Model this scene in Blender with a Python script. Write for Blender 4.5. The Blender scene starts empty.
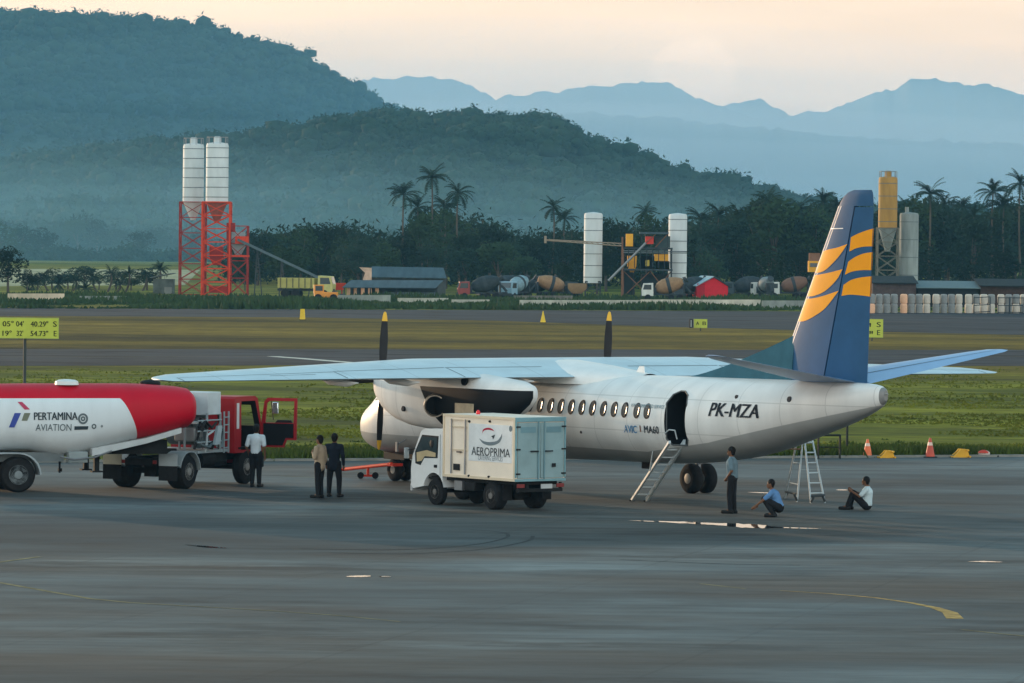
import bpy, bmesh, math, random
from mathutils import Vector, Matrix, noise as mnoise
import numpy as np
R = math.radians
random.seed(7)
scene = bpy.context.scene
COL = scene.collection

# ------------------------------------------------------------------ camera
F, CH, YH, ROLL = 5016.0, 7.283, 237.3, 0.010
cam_d = bpy.data.cameras.new('camera')
cam = bpy.data.objects.new('camera', cam_d); COL.objects.link(cam)
cam_d.sensor_width = 36.0
cam_d.lens = 36.0 * F / 1024
cam_d.clip_start = 1.0; cam_d.clip_end = 30000
PITCH = math.atan((341.5 - YH) / F)
CM = Matrix.Rotation(math.pi/2 - PITCH, 3, 'X') @ Matrix.Rotation(ROLL, 3, 'Z')
cam.matrix_world = Matrix.Translation((0, 0, CH)) @ CM.to_4x4()
scene.camera = cam

# ------------------------------------------------------------------ world, sun, exposure
SUN_AZ = R(129)      # direction towards the sun, measured from +X counter-clockwise
SUN_EL = R(6)
w = bpy.data.worlds.new("World"); scene.world = w; w.use_nodes = True
nt = w.node_tree; nt.nodes.clear()
def N(t, **k):
    n = nt.nodes.new(t)
    for a, b in k.items(): setattr(n, a, b)
    return n
out = N('ShaderNodeOutputWorld'); addn = N('ShaderNodeAddShader')
bg1 = N('ShaderNodeBackground'); bg2 = N('ShaderNodeBackground')
sky = N('ShaderNodeTexSky'); sky.sky_type = 'NISHITA'; sky.sun_disc = False
sky.sun_elevation = SUN_EL; sky.sun_rotation = math.pi/2 - SUN_AZ
sky.air_density = 1.3; sky.dust_density = 2.0; sky.ozone_density = 2.0
nt.links.new(sky.outputs[0], bg1.inputs[0]); bg1.inputs[1].default_value = 0.10
tc = N('ShaderNodeTexCoord'); sep = N('ShaderNodeSeparateXYZ')
nt.links.new(tc.outputs['Generated'], sep.inputs[0])
ramp = N('ShaderNodeValToRGB'); cr = ramp.color_ramp
SKY_STOPS = [(0.0, (1.62, .95, .54)), (0.05, (1.30, .86, .57)), (0.11, (1.1, .86, .64)), (0.24, (.30, .50, .58)), (0.6, (.15, .42, .56)), (1.0, (.12, .38, .52))]
while len(cr.elements) < len(SKY_STOPS): cr.elements.new(0.5)
for e, (p, c) in zip(cr.elements, SKY_STOPS): e.position = p; e.color = (*c, 1)
nt.links.new(sep.outputs['Z'], ramp.inputs[0])
# soft streaks of thin cloud low in the sky
mp = N('ShaderNodeMapping'); mp.inputs['Scale'].default_value = (9, 9, 60)
cl = N('ShaderNodeTexNoise'); cl.inputs['Scale'].default_value = 1.0; cl.inputs['Detail'].default_value = 5
nt.links.new(tc.outputs['Generated'], mp.inputs[0]); nt.links.new(mp.outputs[0], cl.inputs['Vector'])
mr = N('ShaderNodeMapRange'); mr.inputs['From Min'].default_value = .3; mr.inputs['From Max'].default_value = .7
mr.inputs['To Min'].default_value = .90; mr.inputs['To Max'].default_value = 1.10
nt.links.new(cl.outputs['Fac'], mr.inputs['Value'])
sc_ = N('ShaderNodeVectorMath', operation='SCALE')
nt.links.new(ramp.outputs[0], sc_.inputs[0]); nt.links.new(mr.outputs[0], sc_.inputs['Scale'])
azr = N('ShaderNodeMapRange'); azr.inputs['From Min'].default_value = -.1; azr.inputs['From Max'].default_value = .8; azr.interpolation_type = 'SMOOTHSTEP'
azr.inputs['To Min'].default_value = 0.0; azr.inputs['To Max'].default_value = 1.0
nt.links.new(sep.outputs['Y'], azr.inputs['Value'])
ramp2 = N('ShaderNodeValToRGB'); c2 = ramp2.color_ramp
SIDE_STOPS = [(0.0, (2.1, 1.95, 1.75)), (0.28, (1.9, 1.88, 1.8)), (0.55, (.55, .74, .80)), (1.0, (.12, .38, .52))]  # unseen sky behind the camera, raised as added fill for the aircraft's sides
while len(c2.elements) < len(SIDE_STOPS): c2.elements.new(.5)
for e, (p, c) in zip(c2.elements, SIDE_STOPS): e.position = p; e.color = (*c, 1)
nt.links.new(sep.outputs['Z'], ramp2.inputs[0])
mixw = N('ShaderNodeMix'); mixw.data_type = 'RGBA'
# a faint tower of cumulus low over the far mountains
cdir = (CM @ Vector(((693-512)/F, -(78-341.5)/F, -1.0))).normalized()
nrmv = N('ShaderNodeVectorMath', operation='NORMALIZE'); nt.links.new(tc.outputs['Generated'], nrmv.inputs[0])
mpc = N('ShaderNodeVectorMath', operation='SCALE'); mpc.inputs['Scale'].default_value = 130; nt.links.new(nrmv.outputs[0], mpc.inputs[0])
cn = N('ShaderNodeTexNoise'); cn.inputs['Scale'].default_value = 1.0; cn.inputs['Detail'].default_value = 4; nt.links.new(mpc.outputs[0], cn.inputs['Vector'])
cdist = N('ShaderNodeVectorMath', operation='DISTANCE'); nt.links.new(nrmv.outputs[0], cdist.inputs[0]); cdist.inputs[1].default_value = cdir
cadd = N('ShaderNodeMath', operation='MULTIPLY_ADD'); cadd.inputs[1].default_value = .011; nt.links.new(cn.outputs['Fac'], cadd.inputs[0]); nt.links.new(cdist.outputs['Value'], cadd.inputs[2])
cmr = N('ShaderNodeMapRange'); cmr.inputs['From Min'].default_value = .0152; cmr.inputs['From Max'].default_value = .0136; cmr.inputs['To Max'].default_value = .12
nt.links.new(cadd.outputs[0], cmr.inputs['Value'])
cmul = N('ShaderNodeMath', operation='ADD'); cmul.inputs[1].default_value = 1.0; nt.links.new(cmr.outputs[0], cmul.inputs[0])
csc = N('ShaderNodeVectorMath', operation='SCALE'); nt.links.new(sc_.outputs[0], csc.inputs[0]); nt.links.new(cmul.outputs[0], csc.inputs['Scale'])
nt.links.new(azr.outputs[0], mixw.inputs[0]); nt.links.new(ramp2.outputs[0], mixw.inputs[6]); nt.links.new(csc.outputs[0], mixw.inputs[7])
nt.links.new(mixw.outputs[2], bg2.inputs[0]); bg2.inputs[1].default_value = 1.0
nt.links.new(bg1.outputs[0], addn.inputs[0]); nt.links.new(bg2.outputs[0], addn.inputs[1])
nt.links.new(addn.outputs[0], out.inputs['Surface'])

sl = bpy.data.lights.new('sun', 'SUN'); sun = bpy.data.objects.new('sun', sl); COL.objects.link(sun)
sl.energy = 3.6; sl.angle = R(0.6); sl.color = (1.0, .70, .44)
sd = Vector((math.cos(SUN_AZ)*math.cos(SUN_EL), math.sin(SUN_AZ)*math.cos(SUN_EL), math.sin(SUN_EL)))
sun.rotation_euler = sd.to_track_quat('Z', 'Y').to_euler()
sun.location = (0, 0, 60)

scene.view_settings.view_transform = 'Standard'; scene.view_settings.look = 'None'
scene.view_settings.exposure = 0.0; scene.view_settings.gamma = 1.0
scene.view_settings.use_curve_mapping = False
scene.render.engine = 'CYCLES'
cy = scene.cycles
cy.use_denoising = True
cy.max_bounces = 6; cy.diffuse_bounces = 3; cy.glossy_bounces = 3; cy.volume_bounces = 2; cy.transmission_bounces = 4
cy.transparent_max_bounces = 8; cy.caustics_reflective = False; cy.caustics_refractive = False
cy.sample_clamp_indirect = 4

# ------------------------------------------------------------------ pixel <-> place
def ray(px, py):
    d = CM @ Vector(((px - 512) / F, -(py - 341.5) / F, -1.0))
    return d
def at_z(px, py, z=0.0):
    d = ray(px, py); t = (z - CH) / d.z
    return Vector((d.x*t, d.y*t, z))
def at_y(px, py, Y):
    d = ray(px, py); t = Y / d.y
    return Vector((d.x*t, Y, CH + d.z*t))

# ------------------------------------------------------------------ materials
MATS = {}
def nodes_of(m):
    m.use_nodes = True; return m.node_tree, m.node_tree.nodes.get('Principled BSDF')
def mat(name, col, rough=.6, metal=0., var=.12, scale=2.0, bump=0., bscale=None, spec=None, stretch=(1, 1, 1), col2=None, detail=6, coat=0.):
    if name in MATS: return MATS[name]
    m = bpy.data.materials.new(name); t, b = nodes_of(m); MATS[name] = m
    b.inputs['Roughness'].default_value = rough; b.inputs['Metallic'].default_value = metal
    if spec is None: spec = .12 if (rough > .55 or max(col) < .03) else .4
    b.inputs['Specular IOR Level'].default_value = spec
    if coat: b.inputs['Coat Weight'].default_value = coat; b.inputs['Coat Roughness'].default_value = .15
    c = t.nodes.new('ShaderNodeTexCoord'); mp = t.nodes.new('ShaderNodeMapping'); mp.inputs['Scale'].default_value = stretch
    n = t.nodes.new('ShaderNodeTexNoise'); n.inputs['Scale'].default_value = scale; n.inputs['Detail'].default_value = detail; n.inputs['Roughness'].default_value = .6
    t.links.new(c.outputs['Object'], mp.inputs[0]); t.links.new(mp.outputs[0], n.inputs['Vector'])
    r = t.nodes.new('ShaderNodeValToRGB'); t.links.new(n.outputs['Fac'], r.inputs[0])
    lo = col2 if col2 else tuple(x*(1-var) for x in col)
    hi = col if col2 else tuple(min(1, x*(1+var)) for x in col)
    r.color_ramp.elements[0].position = .3; r.color_ramp.elements[1].position = .7
    r.color_ramp.elements[0].color = (*lo, 1); r.color_ramp.elements[1].color = (*hi, 1)
    t.links.new(r.outputs[0], b.inputs['Base Color'])
    if bump:
        n2 = t.nodes.new('ShaderNodeTexNoise'); n2.inputs['Scale'].default_value = bscale or scale*4; n2.inputs['Detail'].default_value = 4
        t.links.new(c.outputs['Object'], n2.inputs['Vector'])
        bp = t.nodes.new('ShaderNodeBump'); bp.inputs['Strength'].default_value = bump; bp.inputs['Distance'].default_value = .05
        t.links.new(n2.outputs['Fac'], bp.inputs['Height']); t.links.new(bp.outputs[0], b.inputs['Normal'])
    return m

# ------------------------------------------------------------------ mesh building
class MB:
    def __init__(s): s.v = []; s.f = []; s.m = []; s.M = Matrix.Identity(4); s.mi = 0
    def add(s, vs, fs):
        o = len(s.v); M = s.M
        s.v += [tuple(M @ Vector(p)) for p in vs]
        s.f += [tuple(i+o for i in f) for f in fs]; s.m += [s.mi]*len(fs); return s
    def box(s, c, d, rz=0., rx=0., ry=0.):
        x, y, z = (q/2 for q in d)
        Rm = Matrix.Rotation(rz, 3, 'Z') @ Matrix.Rotation(ry, 3, 'Y') @ Matrix.Rotation(rx, 3, 'X')
        vs = [Vector(c) + Rm @ Vector((a*x, b*y, e*z)) for a in (-1, 1) for b in (-1, 1) for e in (-1, 1)]
        return s.add(vs, [(0,1,3,2),(4,6,7,5),(0,4,5,1),(2,3,7,6),(0,2,6,4),(1,5,7,3)])
    def cyl(s, p0, p1, r0, r1=None, n=12, cap=True):
        r1 = r0 if r1 is None else r1
        p0 = Vector(p0); p1 = Vector(p1); d = (p1-p0).normalized()
        u = d.orthogonal().normalized(); v = d.cross(u)
        vs = []
        for p, r in ((p0, r0), (p1, r1)):
            for i in range(n):
                a = 2*math.pi*i/n; vs.append(p + (u*math.cos(a) + v*math.sin(a))*r)
        fs = [(i, (i+1) % n, n+(i+1) % n, n+i) for i in range(n)]
        if cap: fs += [tuple(range(n-1, -1, -1)), tuple(range(n, 2*n))]
        return s.add(vs, fs)
    def tube(s, pts, r, n=6):
        for a, b in zip(pts, pts[1:]): s.cyl(a, b, r, r, n)
        return s
    def bar(s, a, b, w=.05, n=4): return s.cyl(a, b, w*.7, w*.7, n)
    def loft(s, rings, cap=True, closed=True):
        n = len(rings[0]); vs = [p for r in rings for p in r]; fs = []
        for k in range(len(rings)-1):
            for i in range(n if closed else n-1):
                j = (i+1) % n; fs.append((k*n+i, k*n+j, (k+1)*n+j, (k+1)*n+i))
        if cap: fs += [tuple(range(n-1, -1, -1)), tuple(range((len(rings)-1)*n, len(rings)*n))]
        return s.add(vs, fs)
    def lathe(s, prof, axis_p, axis_d, n=20, cap=True):
        """prof: list of (distance along axis, radius)"""
        d = Vector(axis_d).normalized(); u = d.orthogonal().normalized(); v = d.cross(u); p = Vector(axis_p)
        return s.loft([[p + d*t + (u*math.cos(2*math.pi*i/n) + v*math.sin(2*math.pi*i/n))*max(r, .001) for i in range(n)] for t, r in prof], cap)
    def prism(s, poly, fn0, fn1):
        """poly: list of 2D points; fn0, fn1 map (u,v) to 3D for the two faces"""
        n = len(poly); vs = [fn0(*p) for p in poly] + [fn1(*p) for p in poly]
        fs = [tuple(range(n-1, -1, -1)), tuple(range(n, 2*n))] + [(i, (i+1) % n, n+(i+1) % n, n+i) for i in range(n)]
        return s.add(vs, fs)
    def ball(s, c, r, n=12, m=8, sc=(1, 1, 1)):
        c = Vector(c); rings = []
        for k in range(m+1):
            t = math.pi*k/m
            rings.append([c + Vector((math.sin(t)*math.cos(2*math.pi*i/n)*sc[0], math.sin(t)*math.sin(2*math.pi*i/n)*sc[1], math.cos(t)*sc[2]))*r if 0 < k < m else
                          c + Vector((1e-4*math.cos(2*math.pi*i/n), 1e-4*math.sin(2*math.pi*i/n), math.cos(t)*sc[2]*r)) for i in range(n)])
        return s.loft(rings[::-1])
    def mesh(s, name, mats, smooth=35, bevel=0.):
        me = bpy.data.meshes.new(name); me.from_pydata(s.v, [], s.f)
        if not isinstance(mats, (list, tuple)): mats = [mats]
        for m in mats: me.materials.append(m)
        if len(mats) > 1: me.polygons.foreach_set('material_index', s.m)
        bm = bmesh.new(); bm.from_mesh(me); bmesh.ops.recalc_face_normals(bm, faces=bm.faces)
        bm.to_mesh(me); bm.free()
        if smooth:
            me.shade_smooth(); me.set_sharp_from_angle(angle=R(smooth))
        me.validate(); me.update()
        return me
    def build(s, name, mats, parent=None, loc=None, rz=0., smooth=35, bevel=0.):
        o = bpy.data.objects.new(name, s.mesh(name, mats, smooth)); COL.objects.link(o)
        if parent is not None: o.parent = parent
        if loc is not None: o.location = loc
        if rz: o.rotation_euler = (0, 0, rz)
        if bevel:
            b = o.modifiers.new('bevel', 'BEVEL'); b.width = bevel; b.segments = 2; b.limit_method = 'ANGLE'; b.angle_limit = R(40)
        return o
def tag(o, label=None, cat=None, group=None, kind=None):
    if label: o['label'] = label
    if cat: o['category'] = cat
    if group: o['group'] = group
    if kind: o['kind'] = kind
    return o
def thing(name, label, cat, loc=(0, 0, 0), rz=0., group=None):
    o = bpy.data.objects.new(name, None); COL.objects.link(o); o.empty_display_size = .3
    o.location = loc; o.rotation_euler = (0, 0, rz)
    return tag(o, label, cat, group)
def kids(o): return KIDS.get(o.name, [])
KIDS = {}
def scan_kids():
    KIDS.clear()
    for o in bpy.data.objects:
        if o.parent: KIDS.setdefault(o.parent.name, []).append(o)
def copy_tree(o, parent=None):
    c = o.copy(); COL.objects.link(c)
    if parent is not None: c.parent = parent
    for ch in kids(o): copy_tree(ch, c)
    return c
def dup(o, label, loc, rz=0., sc=None, group=None):
    c = copy_tree(o); c.location = loc; c.rotation_euler = (0, 0, rz); c['label'] = label
    if sc: c.scale = (sc, sc, sc) if not isinstance(sc, tuple) else sc
    if group: c['group'] = group
    return c

def flat_from_poly(pts, z):
    me_v = [(p[0], p[1], z) for p in pts]
    return me_v
def ground_sheet(name, pix_poly, z, m, label=None, kind='structure'):
    """a thin sheet on the ground whose outline runs through the given ground points"""
    pts = [at_z(*p) for p in pix_poly]
    b = MB(); b.add([(p.x, p.y, z) for p in pts], [tuple(range(len(pts)))])
    o = b.build(name, m, smooth=0); o['kind'] = kind
    return o

def text_mesh(body, size, bold=0., shear=0., sx=1.0):
    cu = bpy.data.curves.new('t', 'FONT'); cu.body = body; cu.size = size; cu.offset = bold; cu.shear = shear
    cu.resolution_u = 3
    ob = bpy.data.objects.new('t', cu); COL.objects.link(ob)
    dg = bpy.context.evaluated_depsgraph_get()
    me = bpy.data.meshes.new_from_object(ob.evaluated_get(dg))
    vs = [(v.co.x*sx, v.co.y) for v in me.vertices]; fs = [tuple(p.vertices) for p in me.polygons]
    bpy.data.objects.remove(ob); bpy.data.curves.remove(cu); bpy.data.meshes.remove(me)
    x0 = min(v[0] for v in vs); x1 = max(v[0] for v in vs); y0 = min(v[1] for v in vs); y1 = max(v[1] for v in vs)
    return vs, fs, (x0, x1, y0, y1)
def add_text(mb, body, width, height, fn, bold=0., shear=0.):
    """fits the text into width x height with lower-left corner at (0,0); fn maps (u,v) to 3D"""
    vs, fs, (x0, x1, y0, y1) = text_mesh(body, 1.0, 0, shear)
    kx = width/(x1-x0); ky = height/(y1-y0); e = bold*kx*.9
    mb.add([fn((x-x0)*kx, (y-y0)*ky) for x, y in vs], fs)
    if bold > .008:      # heavier stroke: the same letters again, a hair beside and proud of the first
        q = fn(0, 0); n = (fn(.1, 0)-q).cross(fn(0, .1)-q).normalized()*.002
        for k, sgn in enumerate((-1, 1)): mb.add([fn((x-x0)*kx + sgn*e, (y-y0)*ky) + n*(k+1) for x, y in vs], fs)
def add_poly(mb, poly, fn):
    mb.add([fn(*p) for p in poly], [tuple(range(len(poly)))])
def ellipse(cx, cy, rx, ry, n=20, a0=0, a1=360):
    return [(cx + rx*math.cos(R(a0 + (a1-a0)*i/n)), cy + ry*math.sin(R(a0 + (a1-a0)*i/n))) for i in range(n + (0 if a1-a0 == 360 else 1))]

# ================================================================== SETTING: ground, runway, apron
def grass_mat():
    m = bpy.data.materials.new('airfield_grass'); t, b = nodes_of(m); L = t.links.new
    b.inputs['Roughness'].default_value = .95; b.inputs['Specular IOR Level'].default_value = .1
    c = t.nodes.new('ShaderNodeTexCoord')
    def noise(scale, stretch=(1, 1, 1), detail=6):
        mp = t.nodes.new('ShaderNodeMapping'); mp.inputs['Scale'].default_value = stretch
        n = t.nodes.new('ShaderNodeTexNoise'); n.inputs['Scale'].default_value = scale; n.inputs['Detail'].default_value = detail; n.inputs['Roughness'].default_value = .65
        L(c.outputs['Object'], mp.inputs[0]); L(mp.outputs[0], n.inputs['Vector']); return n.outputs['Fac']
    def ramp(src, stops):
        r = t.nodes.new('ShaderNodeValToRGB'); L(src, r.inputs[0])
        while len(r.color_ramp.elements) < len(stops): r.color_ramp.elements.new(.5)
        for e, (p, q) in zip(r.color_ramp.elements, stops): e.position = p; e.color = (*q, 1)
        return r.outputs[0]
    def mix(f, a, b_, mode='MIX'):
        x = t.nodes.new('ShaderNodeMix'); x.data_type = 'RGBA'; x.blend_type = mode
        if isinstance(f, float): x.inputs[0].default_value = f
        else: L(f, x.inputs[0])
        L(a, x.inputs[6]); L(b_, x.inputs[7]); return x.outputs[2]
    green = ramp(noise(.10, (.30, 1, 1), 8), [(.3, (.020, .030, .006)), (.47, (.098, .115, .010)), (.66, (.24, .24, .018))])
    dry = ramp(noise(.07, (.3, .8, 1), 8), [(.3, (.028, .024, .007)), (.48, (.115, .082, .012)), (.68, (.27, .18, .026))])
    # the mown strip between the two runways is drier
    sp = t.nodes.new('ShaderNodeSeparateXYZ'); L(c.outputs['Object'], sp.inputs[0])
    mr = t.nodes.new('ShaderNodeMapRange'); mr.inputs['From Min'].default_value = 255; mr.inputs['From Max'].default_value = 300
    L(sp.outputs['Y'], mr.inputs['Value'])
    mr2 = t.nodes.new('ShaderNodeMapRange'); mr2.inputs['From Min'].default_value = 520; mr2.inputs['From Max'].default_value = 480
    L(sp.outputs['Y'], mr2.inputs['Value'])
    mu = t.nodes.new('ShaderNodeMath'); mu.operation = 'MULTIPLY'; L(mr.outputs[0], mu.inputs[0]); L(mr2.outputs[0], mu.inputs[1])
    base = mix(mu.outputs[0], green, dry)
    fine = ramp(noise(.9, (.5, .8, 1), 8), [(.3, (.45, .45, .45)), (.7, (1.35, 1.35, 1.35))])
    base = mix(1.0, base, fine, 'MULTIPLY')
    L(base, b.inputs['Base Color'])
    bp = t.nodes.new('ShaderNodeBump'); bp.inputs['Strength'].default_value = .6; bp.inputs['Distance'].default_value = .3
    L(noise(3.0), bp.inputs['Height']); L(bp.outputs[0], b.inputs['Normal'])
    return m
GRASS = grass_mat()
def paved_mat(name, c1, c2, c3, rlo, rhi, joints=0., streak=1.0, warm=(.105, .098, .085)):
    m = bpy.data.materials.new(name); t, b = nodes_of(m); L = t.links.new
    c = t.nodes.new('ShaderNodeTexCoord')
    def noise(scale, stretch=(1, 1, 1), detail=6, rough=.6):
        mp = t.nodes.new('ShaderNodeMapping'); mp.inputs['Scale'].default_value = stretch; mp.inputs['Location'].default_value = (scale*37, scale*11, 0)
        n = t.nodes.new('ShaderNodeTexNoise'); n.inputs['Scale'].default_value = scale; n.inputs['Detail'].default_value = detail; n.inputs['Roughness'].default_value = rough
        L(c.outputs['Object'], mp.inputs[0]); L(mp.outputs[0], n.inputs['Vector']); return n.outputs['Fac']
    def ramp(src, stops):
        r = t.nodes.new('ShaderNodeValToRGB'); L(src, r.inputs[0])
        while len(r.color_ramp.elements) < len(stops): r.color_ramp.elements.new(.5)
        for e, (p, q) in zip(r.color_ramp.elements, stops): e.position = p; e.color = (*q, 1)
        return r.outputs[0]
    def mixc(f, a, b_, mode='MIX'):
        x = t.nodes.new('ShaderNodeMix'); x.data_type = 'RGBA'; x.blend_type = mode
        if isinstance(f, float): x.inputs[0].default_value = f
        else: L(f, x.inputs[0])
        L(a, x.inputs[6]); L(b_, x.inputs[7]); return x.outputs[2]
    big = ramp(noise(.07, (.55, 1, 1), 7), [(.32, c1), (.5, c2), (.68, c3)])
    wv = t.nodes.new('ShaderNodeRGB'); wv.outputs[0].default_value = (*warm, 1)
    wmask = ramp(noise(.045, (.6, 1.6, 1), 5), [(.5, (0, 0, 0)), (.62, (.8, .8, .8))])
    big = mixc(wmask, big, wv.outputs[0])
    fine = ramp(noise(1.1, (.18, 1, 1), 9, .75), [(.34, (.50, .50, .50)), (.66, (1.45, 1.45, 1.45))])
    big = mixc(1.0, big, fine, 'MULTIPLY')
    stain = ramp(noise(.22, (.4, 1, 1), 6, .7), [(.38, (.20, .20, .20)), (.47, (1, 1, 1))])
    big = mixc(.85, big, stain, 'MULTIPLY')
    if joints:
        br = t.nodes.new('ShaderNodeTexBrick'); br.offset = 0
        br.inputs['Scale'].default_value = 1.0; br.inputs['Brick Width'].default_value = joints; br.inputs['Row Height'].default_value = joints
        br.inputs['Mortar Size'].default_value = .045; br.inputs['Color1'].default_value = (1, 1, 1, 1); br.inputs['Color2'].default_value = (.88, .88, .88, 1); br.inputs['Mortar'].default_value = (.55, .55, .55, 1)
        mp = t.nodes.new('ShaderNodeMapping'); mp.inputs['Rotation'].default_value = (0, 0, R(14)); L(c.outputs['Object'], mp.inputs[0]); L(mp.outputs[0], br.inputs['Vector'])
        big = mixc(.55, big, br.outputs['Color'], 'MULTIPLY')
    L(big, b.inputs['Base Color'])
    rr = t.nodes.new('ShaderNodeMapRange'); rr.inputs['From Min'].default_value = .35; rr.inputs['From Max'].default_value = .65
    rr.inputs['To Min'].default_value = rlo; rr.inputs['To Max'].default_value = rhi
    L(noise(.11, (.5, 1, 1), 6), rr.inputs['Value']); L(rr.outputs[0], b.inputs['Roughness'])
    bp = t.nodes.new('ShaderNodeBump'); bp.inputs['Strength'].default_value = .25; bp.inputs['Distance'].default_value = .02
    L(noise(5.0, (1, 1, 1), 6), bp.inputs['Height']); L(bp.outputs[0], b.inputs['Normal'])
    b.inputs['Specular IOR Level'].default_value = .35
    return m
APRON = paved_mat('apron_concrete', (.012, .016, .017), (.042, .050, .050), (.135, .162, .162), .5, .95, joints=6.0, warm=(.060, .052, .043))
TARMAC = paved_mat('runway_asphalt', (.024, .032, .040), (.036, .046, .055), (.052, .062, .072), .9, .98, warm=(.05, .052, .055))
TARMAC.node_tree.nodes['Principled BSDF'].inputs['Specular IOR Level'].default_value = .08

g = MB()
nx, ny = 40, 60
gx = [-1400 + 2800*i/nx for i in range(nx+1)]; gy = [-60 + 10500*(j/ny)**1.6 for j in range(ny+1)]
g.add([(x, y, 0) for y in gy for x in gx], [(j*(nx+1)+i, j*(nx+1)+i+1, (j+1)*(nx+1)+i+1, (j+1)*(nx+1)+i) for j in range(ny) for i in range(nx)])
o = g.build('ground', GRASS, smooth=0); o['kind'] = 'structure'

def zone(name, near, far, z, m):
    """sheet between two lines given by ground pixels, prolonged sideways"""
    def ext(line):
        P = [at_z(*p) for p in line]
        a = P[0] + (P[0]-P[1]).normalized()*80; b = P[-1] + (P[-1]-P[-2]).normalized()*80
        return [a] + P + [b]
    n_, f_ = ext(near), ext(far)
    pts = n_ + f_[::-1]
    b = MB(); b.add([(p.x, p.y, z) for p in pts], [tuple(range(len(pts)))])
    o = b.build(name, m, smooth=0); o['kind'] = 'structure'; return o
e0 = at_z(0, 463); e1 = at_z(1024, 457); dd = (e1-e0).normalized()
A0 = e0 - dd*60; A1 = e1 + dd*60
# apron slab: its far edge is a real 10 cm step above the grass
b = MB(); z1, z0 = .004, -.10
poly = [(A0.x, A0.y), (A0.x, -50), (A1.x, -50), (A1.x, A1.y)]
b.add([(x, y, z1) for x, y in poly], [(0, 1, 2, 3)])
o = b.build('apron', APRON, smooth=0); o['kind'] = 'structure'
kb = MB(); nrm = Vector((-dd.y, dd.x, 0))
kb.box(((A0+A1)/2 + nrm*.12 + Vector((0, 0, .02))), ((A1-A0).length, .22, .12), rz=math.atan2(dd.y, dd.x))
o = kb.build('apron_kerb', mat('kerb_concrete', (.22, .22, .20), .9, var=.25, scale=1.5), smooth=0); o['kind'] = 'structure'
zone('runway', [(0, 366), (512, 365), (1024, 366)], [(0, 349), (512, 349.5), (1024, 350)], .006, TARMAC)
zone('taxiway', [(0, 316), (300, 317.5), (500, 321), (700, 328), (1024, 335)], [(0, 308), (300, 309.5), (700, 311), (1024, 313)], .006, TARMAC)

PAINT_Y = mat('marking_yellow', (.40, .25, .08), .8, var=.5, scale=3)
PAINT_Y2 = mat('marking_yellow_worn', (.20, .17, .09), .9, var=.5, scale=2)
RUBM = mat('rubber_mark', (.028, .032, .033), .8, var=.5, scale=2)
PAINT_W = mat('marking_white', (.60, .58, .50), .8, var=.2, scale=3)
def spline0(P, n=6):
    o_ = []
    for k in range(len(P)-1):
        p0 = P[max(k-1, 0)]; p1 = P[k]; p2 = P[k+1]; p3 = P[min(k+2, len(P)-1)]
        for i in range(n):
            t_ = i/n; o_.append(tuple(.5*((2*p1[j]) + (-p0[j]+p2[j])*t_ + (2*p0[j]-5*p1[j]+4*p2[j]-p3[j])*t_*t_ + (-p0[j]+3*p1[j]-3*p2[j]+p3[j])*t_**3) for j in (0, 1)))
    return o_ + [P[-1]]
def marking(name, pix, wid, m, z=.009):
    P = [at_z(*p) for p in pix]; L_, R_ = [], []
    for i, p in enumerate(P):
        d = (P[min(i+1, len(P)-1)] - P[max(i-1, 0)]).normalized(); n = Vector((-d.y, d.x, 0))
        wi = wid[i] if isinstance(wid, list) else wid
        L_.append(p + n*wi/2); R_.append(p - n*wi/2)
    b = MB(); v = [(q.x, q.y, z) for pr in zip(L_, R_) for q in pr]
    b.add(v, [(2*i, 2*i+1, 2*i+3, 2*i+2) for i in range(len(P)-1)])
    o = b.build(name, m, smooth=0); o['kind'] = 'structure'; return o
marking('runway_line', [(272, 356.5), (300, 358.5), (330, 361), (362, 363.5)], .8, PAINT_W, .012)
marking('runway_line', [(-30, 357.2), (270, 356.8)], .25, PAINT_Y2, .012)
marking('runway_line', [(560, 356.5), (850, 356.2), (1060, 356.5)], .3, PAINT_Y2, .012)
marking('taxi_line', [(-20, 580), (0, 583), (50, 592), (90, 599), (130, 603), (200, 607), (270, 611), (340, 616), (400, 622)], [.14]*5+[.08]*4, PAINT_Y2)
marking('taxi_line', [(-10, 564), (10, 561), (40, 557)], .14, PAINT_Y2)
marking('taxi_line', [(700, 584), (745, 589)], .10, PAINT_Y2)
marking('taxi_line', [(780, 591), (830, 594), (875, 598), (910, 603), (935, 608), (950, 613), (955, 619)], [.08, .09, .11, .14, .20, .30, .34], PAINT_Y)
marking('taxi_line', [(962, 630), (990, 633), (1050, 639)], .10, PAINT_Y2)
marking('apron_line', [(280, 476), (320, 478)], .12, PAINT_Y2)
marking('apron_line', [(800, 470), (1060, 468)], .4, mat('marking_faint', (.2, .205, .195), .9, var=.3, scale=.4))

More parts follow.
